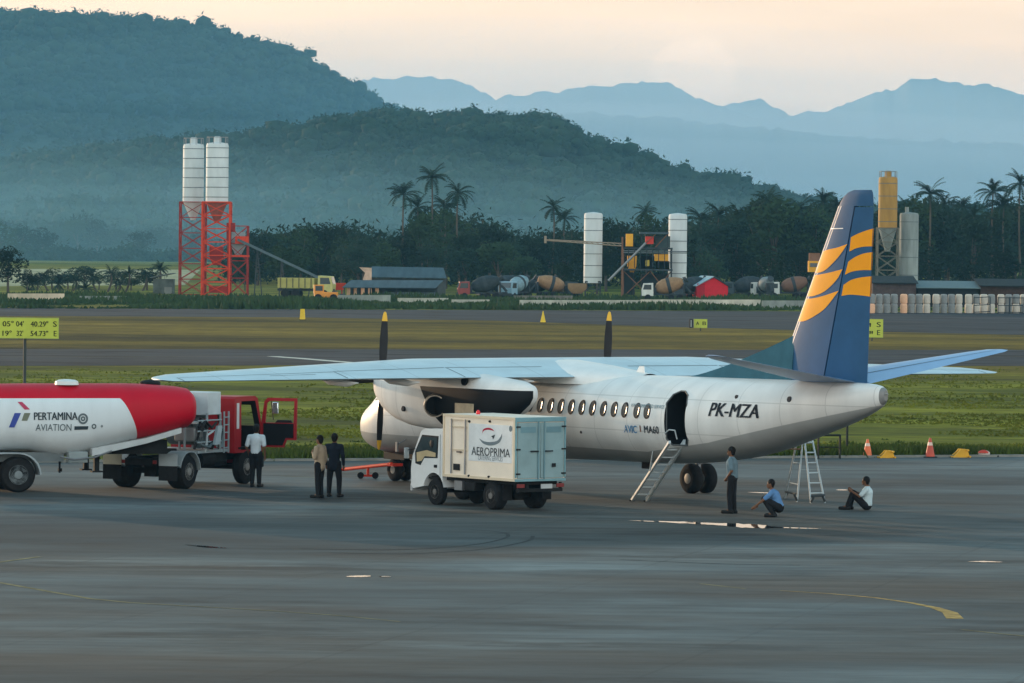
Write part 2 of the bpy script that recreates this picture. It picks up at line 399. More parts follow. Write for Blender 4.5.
for pts_ in ([(300, 549), (380, 550), (440, 548), (480, 544), (503, 539), (508, 535), (498, 532), (470, 530)], [(330, 553), (400, 554), (460, 551.5), (500, 547), (528, 541), (533, 536)], [(620, 560), (720, 564), (800, 565.5)]):
    marking('rubber_marks', spline0(pts_), .10, RUBM, .0075)
WATER = bpy.data.materials.new('still_water'); t, bb = nodes_of(WATER)
bb.inputs['Base Color'].default_value = (.03, .035, .035, 1); bb.inputs['Roughness'].default_value = .03; bb.inputs['IOR'].default_value = 1.33
def puddle(pix_c, half, z=.012, seed=0):
    """irregular pool: pix_c list of (px, py) centre line, half = widths in metres (depth direction)"""
    rnd = random.Random(seed); P = [at_z(*p) for p in pix_c]; top, bot = [], []
    n = 40
    for i in range(n+1):
        t_ = i/n*(len(P)-1); k = min(int(t_), len(P)-2); f = t_-k; c = P[k].lerp(P[k+1], f)
        e = math.sin(math.pi*min(max(i/n, .0), 1))**.4
        h = (half[k]*(1-f) + half[k+1]*f)*e
        top.append((c.x, c.y + h*(.75 + .5*rnd.random()), z)); bot.append((c.x, c.y - h*(.75+.5*rnd.random()), z))
    b = MB(); b.add(top + bot, [(i, i+1, n+1+i+1, n+1+i) for i in range(n)])
    o = b.build('puddle_water', WATER, smooth=0); o['kind'] = 'structure'; return o
puddle([(628, 520.8), (660, 522), (692, 523.2), (712, 524.2), (740, 526), (764, 527), (778, 527.8), (800, 528.5), (822, 529)], [.12, .32, .55, .5, .8, .75, .2, .28, .15], seed=1)
puddle([(346, 577), (371, 576.6)], [.2, .26], seed=3); puddle([(379, 577), (391, 577.2)], [.15, .22], seed=4)
puddle([(968, 562), (985, 562), (1003, 562.5)], [.06, .22, .08], seed=5)
puddle([(748, 492.5), (772, 493.5)], [.12, .3], seed=6); puddle([(836, 490.3), (848, 490.3)], [.25, .25], seed=7)
puddle([(184, 545), (205, 547), (228, 548.5)], [.08, .25, .08], seed=8)
DAMP = mat('damp_concrete', (.040, .062, .066), .22, var=.35, scale=.5, spec=.5)
# ---- tall grass at the apron edge and beyond the far taxiway (leaf blades, one mass)
def blades(name, spots, h, m, wid=.10):
    V = []; Fc = []
    for (x, y, k) in spots:
        for _ in range(3):
            a = random.random()*math.pi; hh = h*k*(.5+random.random()*.8); ww = wid*(.6+random.random())
            dx, dy = math.cos(a)*ww, math.sin(a)*ww; lx, ly = random.gauss(0, hh*.25), random.gauss(0, hh*.25)
            jx, jy = random.gauss(0, .15), random.gauss(0, .15)
            i = len(V); V += [(x+jx-dx, y+jy-dy, 0), (x+jx+dx, y+jy+dy, 0), (x+jx+lx, y+jy+ly, hh)]; Fc.append((i, i+1, i+2))
    me = bpy.data.meshes.new(name); me.from_pydata(V, [], Fc); me.materials.append(m)
    o = bpy.data.objects.new(name, me); COL.objects.link(o); o['kind'] = 'stuff'; return o
TG = mat('tall_grass_blade', (.070, .10, .018), .9, col2=(.022, .038, .008), scale=.25, spec=.1)
TGD = mat('weed_blade', (.050, .085, .030), .9, col2=(.022, .045, .018), scale=.08, spec=.1)
sp = []
for i in range(9000):
    u = random.random(); d_ = abs(random.gauss(0, 1))*4.5 + .3
    p = e0.lerp(e1, -.03 + 1.06*u) + nrm*d_
    if mnoise.noise(Vector((p.x*.25, p.y*.25, 0))) > -.22: sp.append((p.x, p.y, 1.0*math.exp(-d_/9)))
o = blades('tall_grass', sp, .34, TG, .05); tag(o, 'rough green grass along the far edge of the apron', 'grass')
sp = []
for i in range(9000):
    px = random.uniform(-20, 1044); py = 297.5 + 11*random.random()**1.1
    p = at_z(px, py + .0028*px)
    k = .5 + mnoise.noise(Vector((p.x*.06, p.y*.03, 3)))
    if px > 860: k *= .3
    if k > .1: sp.append((p.x, p.y, k))
o = blades('weeds', sp, 1.0, TGD, .22); tag(o, 'low green weeds in front of the concrete plant beyond the far taxiway', 'weeds')
sp = []
for i in range(15000):
    p = at_z(random.uniform(-20, 1044), 368 + 90*random.random()**.7)
    if (p-e0).dot(nrm) > .6 and mnoise.noise(Vector((p.x*.12, p.y*.10, 5))) > -.10: sp.append((p.x, p.y, random.uniform(.5, 1.2)))
o = blades('grass_tufts', sp, .085, mat('tuft_blade', (.16, .17, .018), .9, col2=(.045, .060, .010), scale=.12, spec=.1), .07); tag(o, 'short tufts of green grass between the apron and the runway', 'grass')

# ================================================================== hills
HILL = mat('forest_floor', (.022, .044, .030), .95, col2=(.012, .028, .020), scale=.004, spec=.1)
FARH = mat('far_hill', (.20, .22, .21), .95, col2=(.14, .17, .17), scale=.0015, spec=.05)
LEAF_H = mat('hill_canopy', (.034, .060, .034), .95, col2=(.014, .032, .020), scale=.006, spec=.1)
def smooth_profile(P):
    def f(px):
        if px <= P[0][0]: return P[0][1]
        for (a, ya), (b_, yb) in zip(P, P[1:]):
            if px <= b_:
                t_ = (px-a)/(b_-a); t_ = t_*t_*(3-2*t_)*.5 + t_*.5
                return ya + (yb-ya)*t_
        return P[-1][1]
    return f
def hill(name, Y, prof, depth, m, rough, nscale, nx=260, ny=36, px0=-120, px1=1150, label=None):
    f = smooth_profile(prof); V = []; Fc = []
    hs = []
    for i in range(nx+1):
        px = px0 + (px1-px0)*i/nx; jag = (mnoise.fractal(Vector((px*.06, Y*.01, 0)), .8, 2.0, 6)*5) if name == 'mountain' else 0
        p = at_y(px, f(px)+jag, Y); hs.append((p.x, p.z))
    H = {}
    for j in range(ny+1):
        t_ = j/ny                     # 0 front foot .. 0.75 ridge .. 1 back
        yy = Y - depth + t_*depth/0.75
        e = math.sin(min(t_/.75, 1)*math.pi/2)**1.25 if t_ <= .75 else math.cos((t_-.75)/.25*math.pi/2*.8)
        for i, (x, z) in enumerate(hs):
            nz = mnoise.fractal(Vector((x*nscale, yy*nscale, 1.7)), 1.0, 2.0, 5)
            amp = rough*(1 if abs(t_-.75) > .12 else .25)
            zz = z*e + nz*amp*min(1, t_*6)
            xx = x*(yy/Y)
            V.append((xx, yy, max(zz, -1) if j else -2))
    for j in range(ny):
        for i in range(nx):
            k = j*(nx+1)+i; Fc.append((k, k+1, k+nx+2, k+nx+1))
    b = MB(); b.add(V, Fc); o = b.build(name, m, smooth=60); o['kind'] = 'structure'
    return V, nx, ny
ICO_V = []; _p = (1+5**.5)/2
for a_ in (-1, 1):
    for b_ in (-_p, _p): ICO_V += [Vector((0, a_, b_)).normalized(), Vector((a_, b_, 0)).normalized(), Vector((b_, 0, a_)).normalized()]
_bm = bmesh.new(); [_bm.verts.new(v) for v in ICO_V]; bmesh.ops.convex_hull(_bm, input=_bm.verts); _bm.verts.ensure_lookup_table(); _bm.verts.index_update()
ICO_V = [v.co.copy() for v in _bm.verts]; ICO_F = [tuple(v.index for v in f.verts) for f in _bm.faces]; _bm.free()
def canopy(name, V, nx, ny, n, size, leaf, per, m, seed, label, jmax=.8):
    """rounded crowns: each a few solid lumpy lobes with loose leaf faces on their skin"""
    rnd = random.Random(seed); A = np.array(V).reshape(ny+1, nx+1, 3); rs = np.random.RandomState(seed)
    IV = np.array(ICO_V); IF = np.array(ICO_F); vs = []; fs = []; base = 0
    for q in range(n):
        ridge = rnd.random() < .16
        j = ny*.75 + rnd.gauss(0, .6) if ridge else (rnd.random()**.8)*ny*jmax; i = rnd.random()*(nx-1)
        j = min(max(j, 0), ny-1.001); i0, j0 = int(i), int(j); fi, fj = i-i0, j-j0
        p = (A[j0, i0]*(1-fi)*(1-fj) + A[j0, i0+1]*fi*(1-fj) + A[j0+1, i0]*(1-fi)*fj + A[j0+1, i0+1]*fi*fj)
        s = size*(.55 + rnd.random()**3*1.1)
        for k in range(3):
            c = p + np.array((rnd.gauss(0, s*.30), rnd.gauss(0, s*.30), s*rnd.uniform(-.05, .38))); r_ = s*rnd.uniform(.26, .44)
            vv = c + IV*r_*(.78+.44*rs.rand(12, 1))*np.array((1, 1, .8)); vs.append(vv); fs.append(IF+base); base += 12
            m_ = per//3; d = rs.randn(m_, 3); d /= np.linalg.norm(d, axis=1)[:, None]; d[:, 2] = np.abs(d[:, 2])
            cc = c + d*r_*(.92+.14*rs.rand(m_, 1)); t3 = cc[:, None, :] + rs.randn(m_, 3, 3)*leaf; vs.append(t3.reshape(-1, 3)); fs.append(np.arange(m_*3).reshape(-1, 3)+base); base += m_*3
    vs = np.concatenate(vs); fs = np.concatenate(fs)
    me = bpy.data.meshes.new(name); me.vertices.add(len(vs)); me.vertices.foreach_set('co', vs.ravel().astype(np.float32))
    me.loops.add(len(fs)*3); me.loops.foreach_set('vertex_index', fs.ravel().astype(np.int32)); me.polygons.add(len(fs)); me.polygons.foreach_set('loop_start', np.arange(len(fs), dtype=np.int32)*3)
    me.update(calc_edges=True); me.validate(); me.materials.append(m)
    o = bpy.data.objects.new(name, me); COL.objects.link(o); tag(o, label, 'forest', kind='stuff'); return o
h1 = hill('big_hill', 3500, [(-120, 23), (0, 22), (50, 24), (100, 29), (150, 34), (200, 38), (245, 53), (285, 63), (315, 81), (345, 96), (378, 115), (420, 133), (480, 158), (560, 188), (640, 213), (760, 235), (1150, 239)], 1000, HILL, 11, .004)
canopy('hill_forest', *h1, 7500, 9, .85, 48, LEAF_H, 1, 'hazy forest covering the tall hill at the left')
h2 = hill('wooded_ridge', 2300, [(-120, 177), (0, 173), (60, 161), (120, 154), (170, 150), (240, 147), (300, 139), (350, 130), (385, 124), (420, 130), (465, 127), (500, 129), (530, 131), (558, 130), (580, 149), (600, 157), (640, 169), (680, 181), (720, 192), (755, 201), (820, 214), (900, 223), (1150, 234)], 900, HILL, 7, .007)
canopy('ridge_forest', *h2, 7500, 7, .62, 54, LEAF_H, 2, 'forest covering the middle ridge behind the silos')
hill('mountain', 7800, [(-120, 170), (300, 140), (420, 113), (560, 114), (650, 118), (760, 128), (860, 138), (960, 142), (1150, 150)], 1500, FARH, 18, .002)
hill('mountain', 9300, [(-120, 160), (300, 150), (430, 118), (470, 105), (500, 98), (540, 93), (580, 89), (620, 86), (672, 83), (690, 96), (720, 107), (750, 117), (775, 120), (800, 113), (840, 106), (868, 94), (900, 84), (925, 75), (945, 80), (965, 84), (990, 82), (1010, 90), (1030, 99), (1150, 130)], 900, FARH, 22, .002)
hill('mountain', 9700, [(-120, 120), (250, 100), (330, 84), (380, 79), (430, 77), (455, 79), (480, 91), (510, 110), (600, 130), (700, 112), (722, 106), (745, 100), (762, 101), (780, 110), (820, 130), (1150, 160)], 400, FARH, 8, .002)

# ================================================================== the air
hb = MB(); x0, x1, y0, y1, zz0, zz1 = -1900, 1900, -100, 10700, -4, 360
hb.box(((x0+x1)/2, (y0+y1)/2, (zz0+zz1)/2), (x1-x0, y1-y0, zz1-zz0))
hm = bpy.data.materials.new('haze_air'); hm.use_nodes = True; t = hm.node_tree; t.nodes.clear()
ho = t.nodes.new('ShaderNodeOutputMaterial'); hv = t.nodes.new('ShaderNodeVolumePrincipled')
HAZE_D = 0.000078
hv.inputs['Color'].default_value = (.22, .62, 1.0, 1); hv.inputs['Density'].default_value = HAZE_D; hv.inputs['Anisotropy'].default_value = 0.25
t.links.new(hv.outputs[0], ho.inputs['Volume'])
o = hb.build('haze', hm, smooth=0); tag(o, 'pale blue morning haze filling the air over the airfield and hills', 'haze', kind='stuff')
mb_ = MB(); mb_.ball((0, 0, 0), 1, 32, 16)
mm = bpy.data.materials.new('mist_air'); mm.use_nodes = True; t = mm.node_tree; t.nodes.clear()
ho = t.nodes.new('ShaderNodeOutputMaterial'); hv = t.nodes.new('ShaderNodeVolumePrincipled')
hv.inputs['Color'].default_value = (.45, .80, .95, 1); hv.inputs['Density'].default_value = 0.0010
t.links.new(hv.outputs[0], ho.inputs['Volume'])
def mist(loc, size, dens, col, heights, label, group):
    """soft topped bank: shells of one thickness each, one above the other"""
    for k, hk in enumerate(heights):
        m_ = mm.copy(); v_ = m_.node_tree.nodes['Principled Volume']; v_.inputs['Density'].default_value = dens/len(heights); v_.inputs['Color'].default_value = (*col, 1)
        q_ = MB(); q_.ball((0, 0, 0), 1, 40, 20); o = q_.build('mist_bank', m_, loc=loc, smooth=60); f = 1 - .05*k
        o.scale = (size[0]*f, size[1]*f, hk); tag(o, label, 'mist', group, kind='stuff')
mist((-170, 1480, -4), (420, 360, 0), .00125, (.42, .78, .95), (14, 20, 26, 32, 39, 47), 'pale morning mist over the far trees at the foot of the middle ridge', 'mist layers at the foot of the ridge')
mist((-60, 2880, 0), (640, 270, 0), .0009, (.36, .74, .97), (50, 75, 100, 130, 160), 'pale blue mist in the valley between the middle ridge and the tall hill', 'mist layers behind the ridge')
mist((0, 7300, -20), (1800, 2500, 0), .00055, (.88, .92, .97), (120, 170, 220, 280, 340), 'broad pale haze along the feet of the far mountains', 'haze layers before the far mountains')
fb = [at_z(*p) for p in ((-30, 287), (20, 286), (185, 285), (200, 270), (60, 269), (-30, 269))]
b = MB(); b.add([(p.x, p.y, .01) for p in fb], [tuple(range(len(fb)))])
o = b.build('field', mat('dry_field', (.36, .36, .22), .95, col2=(.20, .22, .12), scale=.03, spec=.1), smooth=0); o['kind'] = 'structure'

# ================================================================== AIRLINER
AX, AY = -4.40, 150.8
ATH = .962
air = thing('airliner', 'white twin propeller airliner with blue and orange tail fin and its rear door open', 'aeroplane', (AX, AY, 0), math.atan2(math.sin(ATH), -math.cos(ATH)))
air['label'] = 'white twin propeller aeroplane with blue and orange tail fin, parked on the apron'
def a2w(a, l, z=0):
    c, s_ = math.cos(ATH), math.sin(ATH)
    return Vector((AX + a*c - l*s_, AY - a*s_ - l*c, z))
def A(a, l, z): return Vector((-a, l, z))
def px_a(px, l):
    """aircraft station seen at image column px for points l metres left of the centre line"""
    k = (px-512)/F; c, s_ = math.cos(ATH), math.sin(ATH)
    return (k*(AY - l*c) - AX + l*s_)/(c + k*s_)
def py_z(py, px, a, l):
    p = a2w(a, l); v = py - YH - ROLL*(px-512)
    return CH - v*p.y/F
def pix(px, py, l):
    a = px_a(px, l); return a, py_z(py, px, a, l)
def paint_mat(name, base, masks, rough=.35, dirt=.17):
    """enamel with painted areas. masks: list of (colour, fn) where fn(t, X, Y, Z) gives a 0/1 socket (object coordinates)"""
    m = bpy.data.materials.new(name); t, b = nodes_of(m); L = t.links.new
    c = t.nodes.new('ShaderNodeTexCoord'); sp = t.nodes.new('ShaderNodeSeparateXYZ'); L(c.outputs['Object'], sp.inputs[0])
    n = t.nodes.new('ShaderNodeTexNoise'); n.inputs['Scale'].default_value = .9; n.inputs['Detail'].default_value = 8
    mpp = t.nodes.new('ShaderNodeMapping'); mpp.inputs['Scale'].default_value = (1.8, 1, .45); L(c.outputs['Object'], mpp.inputs[0]); L(mpp.outputs[0], n.inputs['Vector'])
    r = t.nodes.new('ShaderNodeMapRange'); r.inputs['From Min'].default_value = .3; r.inputs['From Max'].default_value = .7; r.inputs['To Min'].default_value = 1-dirt; r.inputs['To Max'].default_value = 1
    L(n.outputs['Fac'], r.inputs['Value'])
    def mth(op, a, b_=None, b2=None):
        q = t.nodes.new('ShaderNodeMath'); q.operation = op
        for i, x in enumerate((a, b_, b2)):
            if x is None: continue
            if isinstance(x, (int, float)): q.inputs[i].default_value = x
            else: L(x, q.inputs[i])
        return q.outputs[0]
    cur = t.nodes.new('ShaderNodeRGB'); cur.outputs[0].default_value = (*base, 1); cur = cur.outputs[0]
    for col, fn in masks:
        x = t.nodes.new('ShaderNodeMix'); x.data_type = 'RGBA'; L(fn(mth, sp.outputs[0], sp.outputs[1], sp.outputs[2]), x.inputs[0])
        L(cur, x.inputs[6]); x.inputs[7].default_value = (*col, 1); cur = x.outputs[2]
    q = t.nodes.new('ShaderNodeVectorMath'); q.operation = 'SCALE'; L(cur, q.inputs[0]); L(r.outputs[0], q.inputs['Scale'])
    L(q.outputs[0], b.inputs['Base Color']); b.inputs['Roughness'].default_value = rough
    b.inputs['Specular IOR Level'].default_value = .5
    return m
STA = [(0.02, 1.45, 1.66, .05), (.14, 1.26, 1.86, .22), (.45, 1.06, 2.12, .46), (1.0, .92, 2.36, .74), (1.6, .84, 2.62, 1.00), (2.1, .83, 2.88, 1.20), (2.7, .83, 3.22, 1.31), (3.5, .85, 3.42, 1.41), (5, .90, 3.50, 1.45),
       (8, .96, 3.5, 1.45), (12, 1.05, 3.5, 1.45), (14, 1.08, 3.5, 1.45), (16.3, 1.13, 3.52, 1.44), (18.5, 1.33, 3.54, 1.33), (20.2, 1.64, 3.56, 1.13), (21.9, 2.10, 3.57, .84), (23.4, 2.52, 3.57, .50), (24.3, 2.84, 3.54, .26), (24.62, 3.0, 3.48, .16), (24.74, 3.12, 3.40, .06)]
def fus(a):
    k = 0
    while k < len(STA)-2 and STA[k+1][0] < a: k += 1
    p0, p1 = STA[k], STA[k+1]; pm = STA[max(k-1, 0)]; pp = STA[min(k+2, len(STA)-1)]
    t_ = min(max((a-p0[0])/(p1[0]-p0[0]), 0), 1); o_ = []
    for i in (1, 2, 3):
        h = p1[0]-p0[0]
        m0 = (p1[i]-pm[i])/max(p1[0]-pm[0], 1e-6)*h; m1 = (pp[i]-p0[i])/max(pp[0]-p0[0], 1e-6)*h
        if k == 0: m0 = (p1[i]-p0[i])
        o_.append((2*t_**3-3*t_**2+1)*p0[i] + (t_**3-2*t_**2+t_)*m0 + (-2*t_**3+3*t_**2)*p1[i] + (t_**3-t_**2)*m1)
    return o_
NEXP = 2.25
def side_l(a, z):
    zb, zt, wd = fus(a); zc = (zb+zt)/2; h = (zt-zb)/2
    q = min(abs(z-zc)/h, .999)
    return wd*(1-q**NEXP)**(1/NEXP)
def fring(a, n=56):
    zb, zt, wd = fus(a); zc = (zb+zt)/2; h = (zt-zb)/2; r = []
    for i in range(n):
        th = 2*math.pi*i/n; c, s_ = math.cos(th), math.sin(th)
        r.append(A(a, math.copysign(abs(c)**(2/NEXP), c)*wd, zc + math.copysign(abs(s_)**(2/NEXP), s_)*h))
    return r
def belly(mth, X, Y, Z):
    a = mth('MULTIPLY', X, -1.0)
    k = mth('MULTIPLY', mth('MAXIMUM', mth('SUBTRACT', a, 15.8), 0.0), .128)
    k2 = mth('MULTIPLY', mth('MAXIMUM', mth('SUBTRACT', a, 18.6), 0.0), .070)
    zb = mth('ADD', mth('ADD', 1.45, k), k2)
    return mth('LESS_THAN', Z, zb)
def tailcone(mth, X, Y, Z): return mth('LESS_THAN', X, -24.62)
def seams(mth, X, Y, Z):
    a = mth('MULTIPLY', X, -1.0)
    s1 = mth('LESS_THAN', mth('FRACT', mth('DIVIDE', a, 1.53)), .018)
    s2 = mth('LESS_THAN', mth('ABSOLUTE', mth('SUBTRACT', Z, 2.95)), .014)
    s3 = mth('LESS_THAN', mth('ABSOLUTE', mth('SUBTRACT', Z, 2.02)), .014)
    return mth('MULTIPLY', mth('MINIMUM', mth('ADD', mth('ADD', s1, s2), s3), 1.0), .45)
AWHITE = (.80, .79, .76)
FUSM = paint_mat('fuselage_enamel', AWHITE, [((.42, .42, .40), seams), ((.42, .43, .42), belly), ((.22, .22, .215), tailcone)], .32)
DARK = mat('dark_interior', (.010, .011, .013), .9, var=.3)
BLACK = mat('black_paint', (.018, .018, .020), .5)
WHT = mat('white_enamel', AWHITE, .35, var=.06)
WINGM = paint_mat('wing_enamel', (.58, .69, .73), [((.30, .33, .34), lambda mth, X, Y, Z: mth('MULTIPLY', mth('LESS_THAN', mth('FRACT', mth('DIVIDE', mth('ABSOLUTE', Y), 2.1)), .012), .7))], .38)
RUB = mat('tyre_rubber', (.016, .016, .017), .85, var=.3, scale=8)
HUBM = mat('wheel_hub_grey', (.28, .28, .27), .5, metal=.3)
STEEL = mat('grey_steel', (.24, .25, .26), .45, metal=.5)
ALU = mat('aluminium', (.55, .57, .58), .35, metal=.7)
GLS = mat('dark_glass', (.03, .045, .05), .08, var=0, spec=.8)
fm = MB(); n_r = 110
ss = [0.02 + (24.74-.02)*((i/n_r)) for i in range(n_r+1)]
ss = sorted(set(ss + [.06, .12, .2, .3, .5, 24.5, 24.68]))
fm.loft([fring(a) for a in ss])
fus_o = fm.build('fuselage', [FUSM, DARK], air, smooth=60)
# open doorway cut into the skin
DA0, DA1, DZ0, DZ1 = 16.98, 17.86, 1.70, 3.16
door_c = [(DA0+.14, DZ0), (DA1-.14, DZ0), (DA1, DZ0+.16), (DA1, DZ1-.34), (DA1-.12, DZ1-.1), (DA1-.34, DZ1), (DA0+.34, DZ1), (DA0+.12, DZ1-.1), (DA0, DZ1-.34), (DA0, DZ0+.16)]
cb = MB(); cb.prism(door_c, lambda a, z: A(a, .35, z), lambda a, z: A(a, 2.2, z)); cut = cb.build('cutter', DARK, air, smooth=0)
bpy.context.view_layer.update()
md = fus_o.modifiers.new('doorway', 'BOOLEAN'); md.object = cut; md.operation = 'DIFFERENCE'; md.solver = 'EXACT'; md.material_mode = 'TRANSFER'
dg = bpy.context.evaluated_depsgraph_get(); me = bpy.data.meshes.new_from_object(fus_o.evaluated_get(dg)); fus_o.modifiers.clear(); fus_o.data = me
me.set_sharp_from_angle(angle=R(40)); bpy.data.objects.remove(cut)
def on_side(a, z, e=.012): return A(a, side_l(a, z) + e, z)
# door frame
b = MB()
for (p, q) in zip(door_c, door_c[1:] + door_c[:1]):
    b.cyl(on_side(*p, .005), on_side(*q, .005), .022, .022, 6)
b.build('door_frame', mat('door_seal', (.10, .11, .11), .6), air)
d_ = MB(); d_.prism(ellipse(0, 0, .42, .68, 16), lambda u, v: A(16.86+u*.05, .40+u*1.0+.45, 2.43+v), lambda u, v: A(16.82+u*.05, .40+u*1.0+.45, 2.43+v))
d_.build('inner_door', mat('door_inner_grey', (.045, .05, .055), .8), air)
# cabin windows
WINFR = mat('window_frame_grey', (.30, .31, .31), .4)
PANE = bpy.data.materials.new('cabin_pane'); _t, bb = nodes_of(PANE); bb.inputs['Base Color'].default_value = (.10, .11, .11, 1); bb.inputs['Roughness'].default_value = .25; bb.inputs['Specular IOR Level'].default_value = .25; bb.inputs['Base Color'].default_value = (.07, .065, .06, 1)
wa = [px_a(p, 1.43) for p in (551, 561.3, 571.8, 582.4, 593, 604, 614.8, 625.4, 637.6, 647.6)]
step_ = wa[3]-wa[2]
wa = [wa[0]-step_*k for k in range(12, 0, -1)] + wa
for a0 in wa:
    for sgn in (1, -1):
        f_ = MB(); pl = ellipse(0, 0, .15, .215, 18)
        pl = [(x, math.copysign(abs(y/.215)**.8*.215, y)) for x, y in pl]
        f_.prism(pl, lambda u, v: A(a0+u, sgn*(side_l(a0, 2.58+v)+.010), 2.58+v), lambda u, v: A(a0+u, sgn*(side_l(a0, 2.58+v)-.06), 2.58+v))
        wo = f_.build('window', BLACK, air, smooth=0)
        f_ = MB(); f_.prism([(x*.72, y*.8) for x, y in pl], lambda u, v: A(a0+u, sgn*(side_l(a0, 2.58+v)+.022), 2.58+v), lambda u, v: A(a0+u, sgn*(side_l(a0, 2.58+v)-.02), 2.58+v))
        f_.build('pane', PANE, wo, smooth=0)
# windscreen panels of the cockpit
for sgn in (1, -1):
    for (a0, a1) in ((1.75, 2.25), (2.32, 2.85)):
        f_ = MB(); f_.add([A(a0, sgn*(side_l(a0, 2.42)+.012), 2.42), A(a1, sgn*(side_l(a1, 2.45)+.012), 2.45), A(a1, sgn*(side_l(a1, 2.86)+.012), 2.86), A(a0+.1, sgn*(side_l(a0+.1, 2.7)+.012), 2.7)], [(0, 1, 2, 3)])
        f_.build('windscreen', GLS, air, smooth=0)
# registration and other lettering on the left side
LET = mat('lettering_dark', (.030, .034, .042), .7, spec=.1)
def side_text(body, px0, py0, px1, py1, m, bold=0., shear=0., e=.016, name='lettering', nolean=True):
    a0 = px_a(px0, 1.42); a1 = px_a(px1, 1.42); z0 = py_z(py1, px0, a0, 1.42); z1 = py_z(py0, px0, a0, 1.42)
    b = MB(); add_text(b, body, a1-a0, z1-z0, lambda u, v: on_side(a0+u, z0+v, e), bold, shear)
    return b.build(name, m, air, smooth=0)
side_text('PK-MZA', 706, 402.5, 748.5, 416, LET, .04, .22)
AVB = mat('lettering_blue', (.05, .22, .42), .5)
side_text('AVIC', 625.5, 425, 638.5, 432.5, AVB, .03, .1)
side_text('MA60', 645.5, 425.5, 659.5, 433, LET, .02, .05)
side_text('I', 641.3, 425.5, 642.4, 432, mat('lettering_brown', (.25, .12, .08), .5))
side_text('VERY COMMITTED SERVICE', 631, 403.5, 664, 407, mat('lettering_pale', (.22, .32, .36), .5), .01)
# small skin fittings
b = MB()
for (px, py, r_) in ((733, 397, .06), (779, 399.5, .085), (588, 432, .04)):
    a, z = pix(px, py, 1.2); lv = side_l(a, z)
    b = MB(); b.lathe([(-.02, r_), (.02, r_*.9)], A(a, lv, z), (0, 1, .2), 12); b.build('vent', LET, air)
b = MB()
for (px, py) in ((640, 389), (560, 395)):
    a = px_a(px, 0); b = MB(); b.add([A(a-.25, .015, 3.45), A(a+.25, .015, 3.45), A(a+.2, .012, 3.74), A(a, .012, 3.74), A(a-.25, -.015, 3.45), A(a+.25, -.015, 3.45), A(a+.2, -.012, 3.74), A(a, -.012, 3.74)], [(0,1,2,3),(7,6,5,4),(0,4,5,1),(1,5,6,2),(2,6,7,3),(3,7,4,0)]); b.build('antenna', WHT, air, smooth=0)
b = MB(); b.box(A(14.6, .25, 1.02), (.35, .05, .2)); b.build('belly_antenna', BLACK, air); b = MB(); b.box(A(9.5, 0, .95), (.5, .06, .22)); b.build('belly_antenna', BLACK, air)

# ---- wings
def foil(chord, thick, n=12):
    up, dn = [], []
    for i in range(n+1):
        x = .5*(1-math.cos(math.pi*i/n))
        yt = 5*thick*(.2969*math.sqrt(x) - .126*x - .3516*x*x + .2843*x**3 - .1036*x**4)
        cam_ = .10*x*(1-x)*(1.4-x)*.45
        up.append((x*chord, (yt+cam_)*chord)); dn.append((x*chord, (-yt+cam_)*chord))
    return up + dn[-2:0:-1]
def wing(sgn):
    secs = [(0, 8.85, 3.5, .16, 3.62, .062), (1.4, 8.85, 3.5, .16, 3.62, .062), (4.75, 8.85, 3.48, .155, 3.62, .060), (8, 9.6, 2.80, .145, 3.56, .052), (11.5, 10.38, 2.02, .135, 3.49, .045), (13.7, 11.0, 1.45, .13, 3.45, .04), (14.2, 11.3, 1.1, .11, 3.43, .03), (14.42, 11.75, .5, .08, 3.42, .0)]
    rings = []
    for l, le, ch, th, z, inc in secs:
        rings.append([A(le + x*math.cos(inc) + y*math.sin(inc), sgn*l, z - x*math.sin(inc) + y*math.cos(inc)) for x, y in foil(ch, th)])
    b = MB(); b.loft(rings); wg = b.build('wing', WINGM, air, smooth=50)
    # flap and aileron hinge gaps, as thin dark strips 3 mm proud of the skin
    b = MB()
    def up(l, xf):
        for (l0, le0, c0, t0, z0, i0), (l1, le1, c1, t1, z1, i1) in zip(secs, secs[1:]):
            if l <= l1:
                k = (l-l0)/(l1-l0) if l1 > l0 else 0
                le, c, t_, z, inc = (le0+(le1-le0)*k, c0+(c1-c0)*k, t0+(t1-t0)*k, z0+(z1-z0)*k, i0+(i1-i0)*k)
                yt = 5*t_*(.2969*math.sqrt(xf) - .126*xf - .3516*xf*xf + .2843*xf**3 - .1036*xf**4) + .10*xf*(1-xf)*(1.4-xf)*.45
                x = xf*c; y = yt*c + .004
                return A(le + x*math.cos(inc) + y*math.sin(inc), sgn*l, z - x*math.sin(inc) + y*math.cos(inc))
        return None
    def strip(l0, l1, x0, x1, w_=.010, n=8):
        vs = []
        for i in range(n+1):
            k = i/n; l = l0+(l1-l0)*k; x = x0+(x1-x0)*k
            if abs(l1-l0) > .1: vs += [up(l, x-w_/2), up(l, x+w_/2)]
            else: vs += [up(l-.015, x), up(l+.015, x)]
        b.add(vs, [(2*i, 2*i+1, 2*i+3, 2*i+2) for i in range(n)])
    strip(1.5, 4.7, .70, .70); strip(4.8, 8.6, .70, .70); strip(8.7, 13.8, .72, .72)
    for l in (4.75, 8.65, 13.85): strip(l, l, .70, .985)
    strip(9.4, 10.9, .80, .80)
    b.build('flap_line', mat('panel_gap', (.07, .09, .10), .7), wg, smooth=0)
    # flap track fairings under the trailing edge
    for l in (2.6, 6.4, 8.4):
        b = MB(); b.loft([[A(le_, sgn*(l + .07*s_*math.cos(q)), zc_ + .09*s_*math.sin(q)) for q in [2*math.pi*i/10 for i in range(10)]] for le_, s_, zc_ in ((10.6, .1, 3.36), (11.0, 1, 3.30), (11.9, 1, 3.26), (12.5, .1, 3.30))]); b.build('flap_fairing', WHT, wg)
    return wg
wing(1); wing(-1)
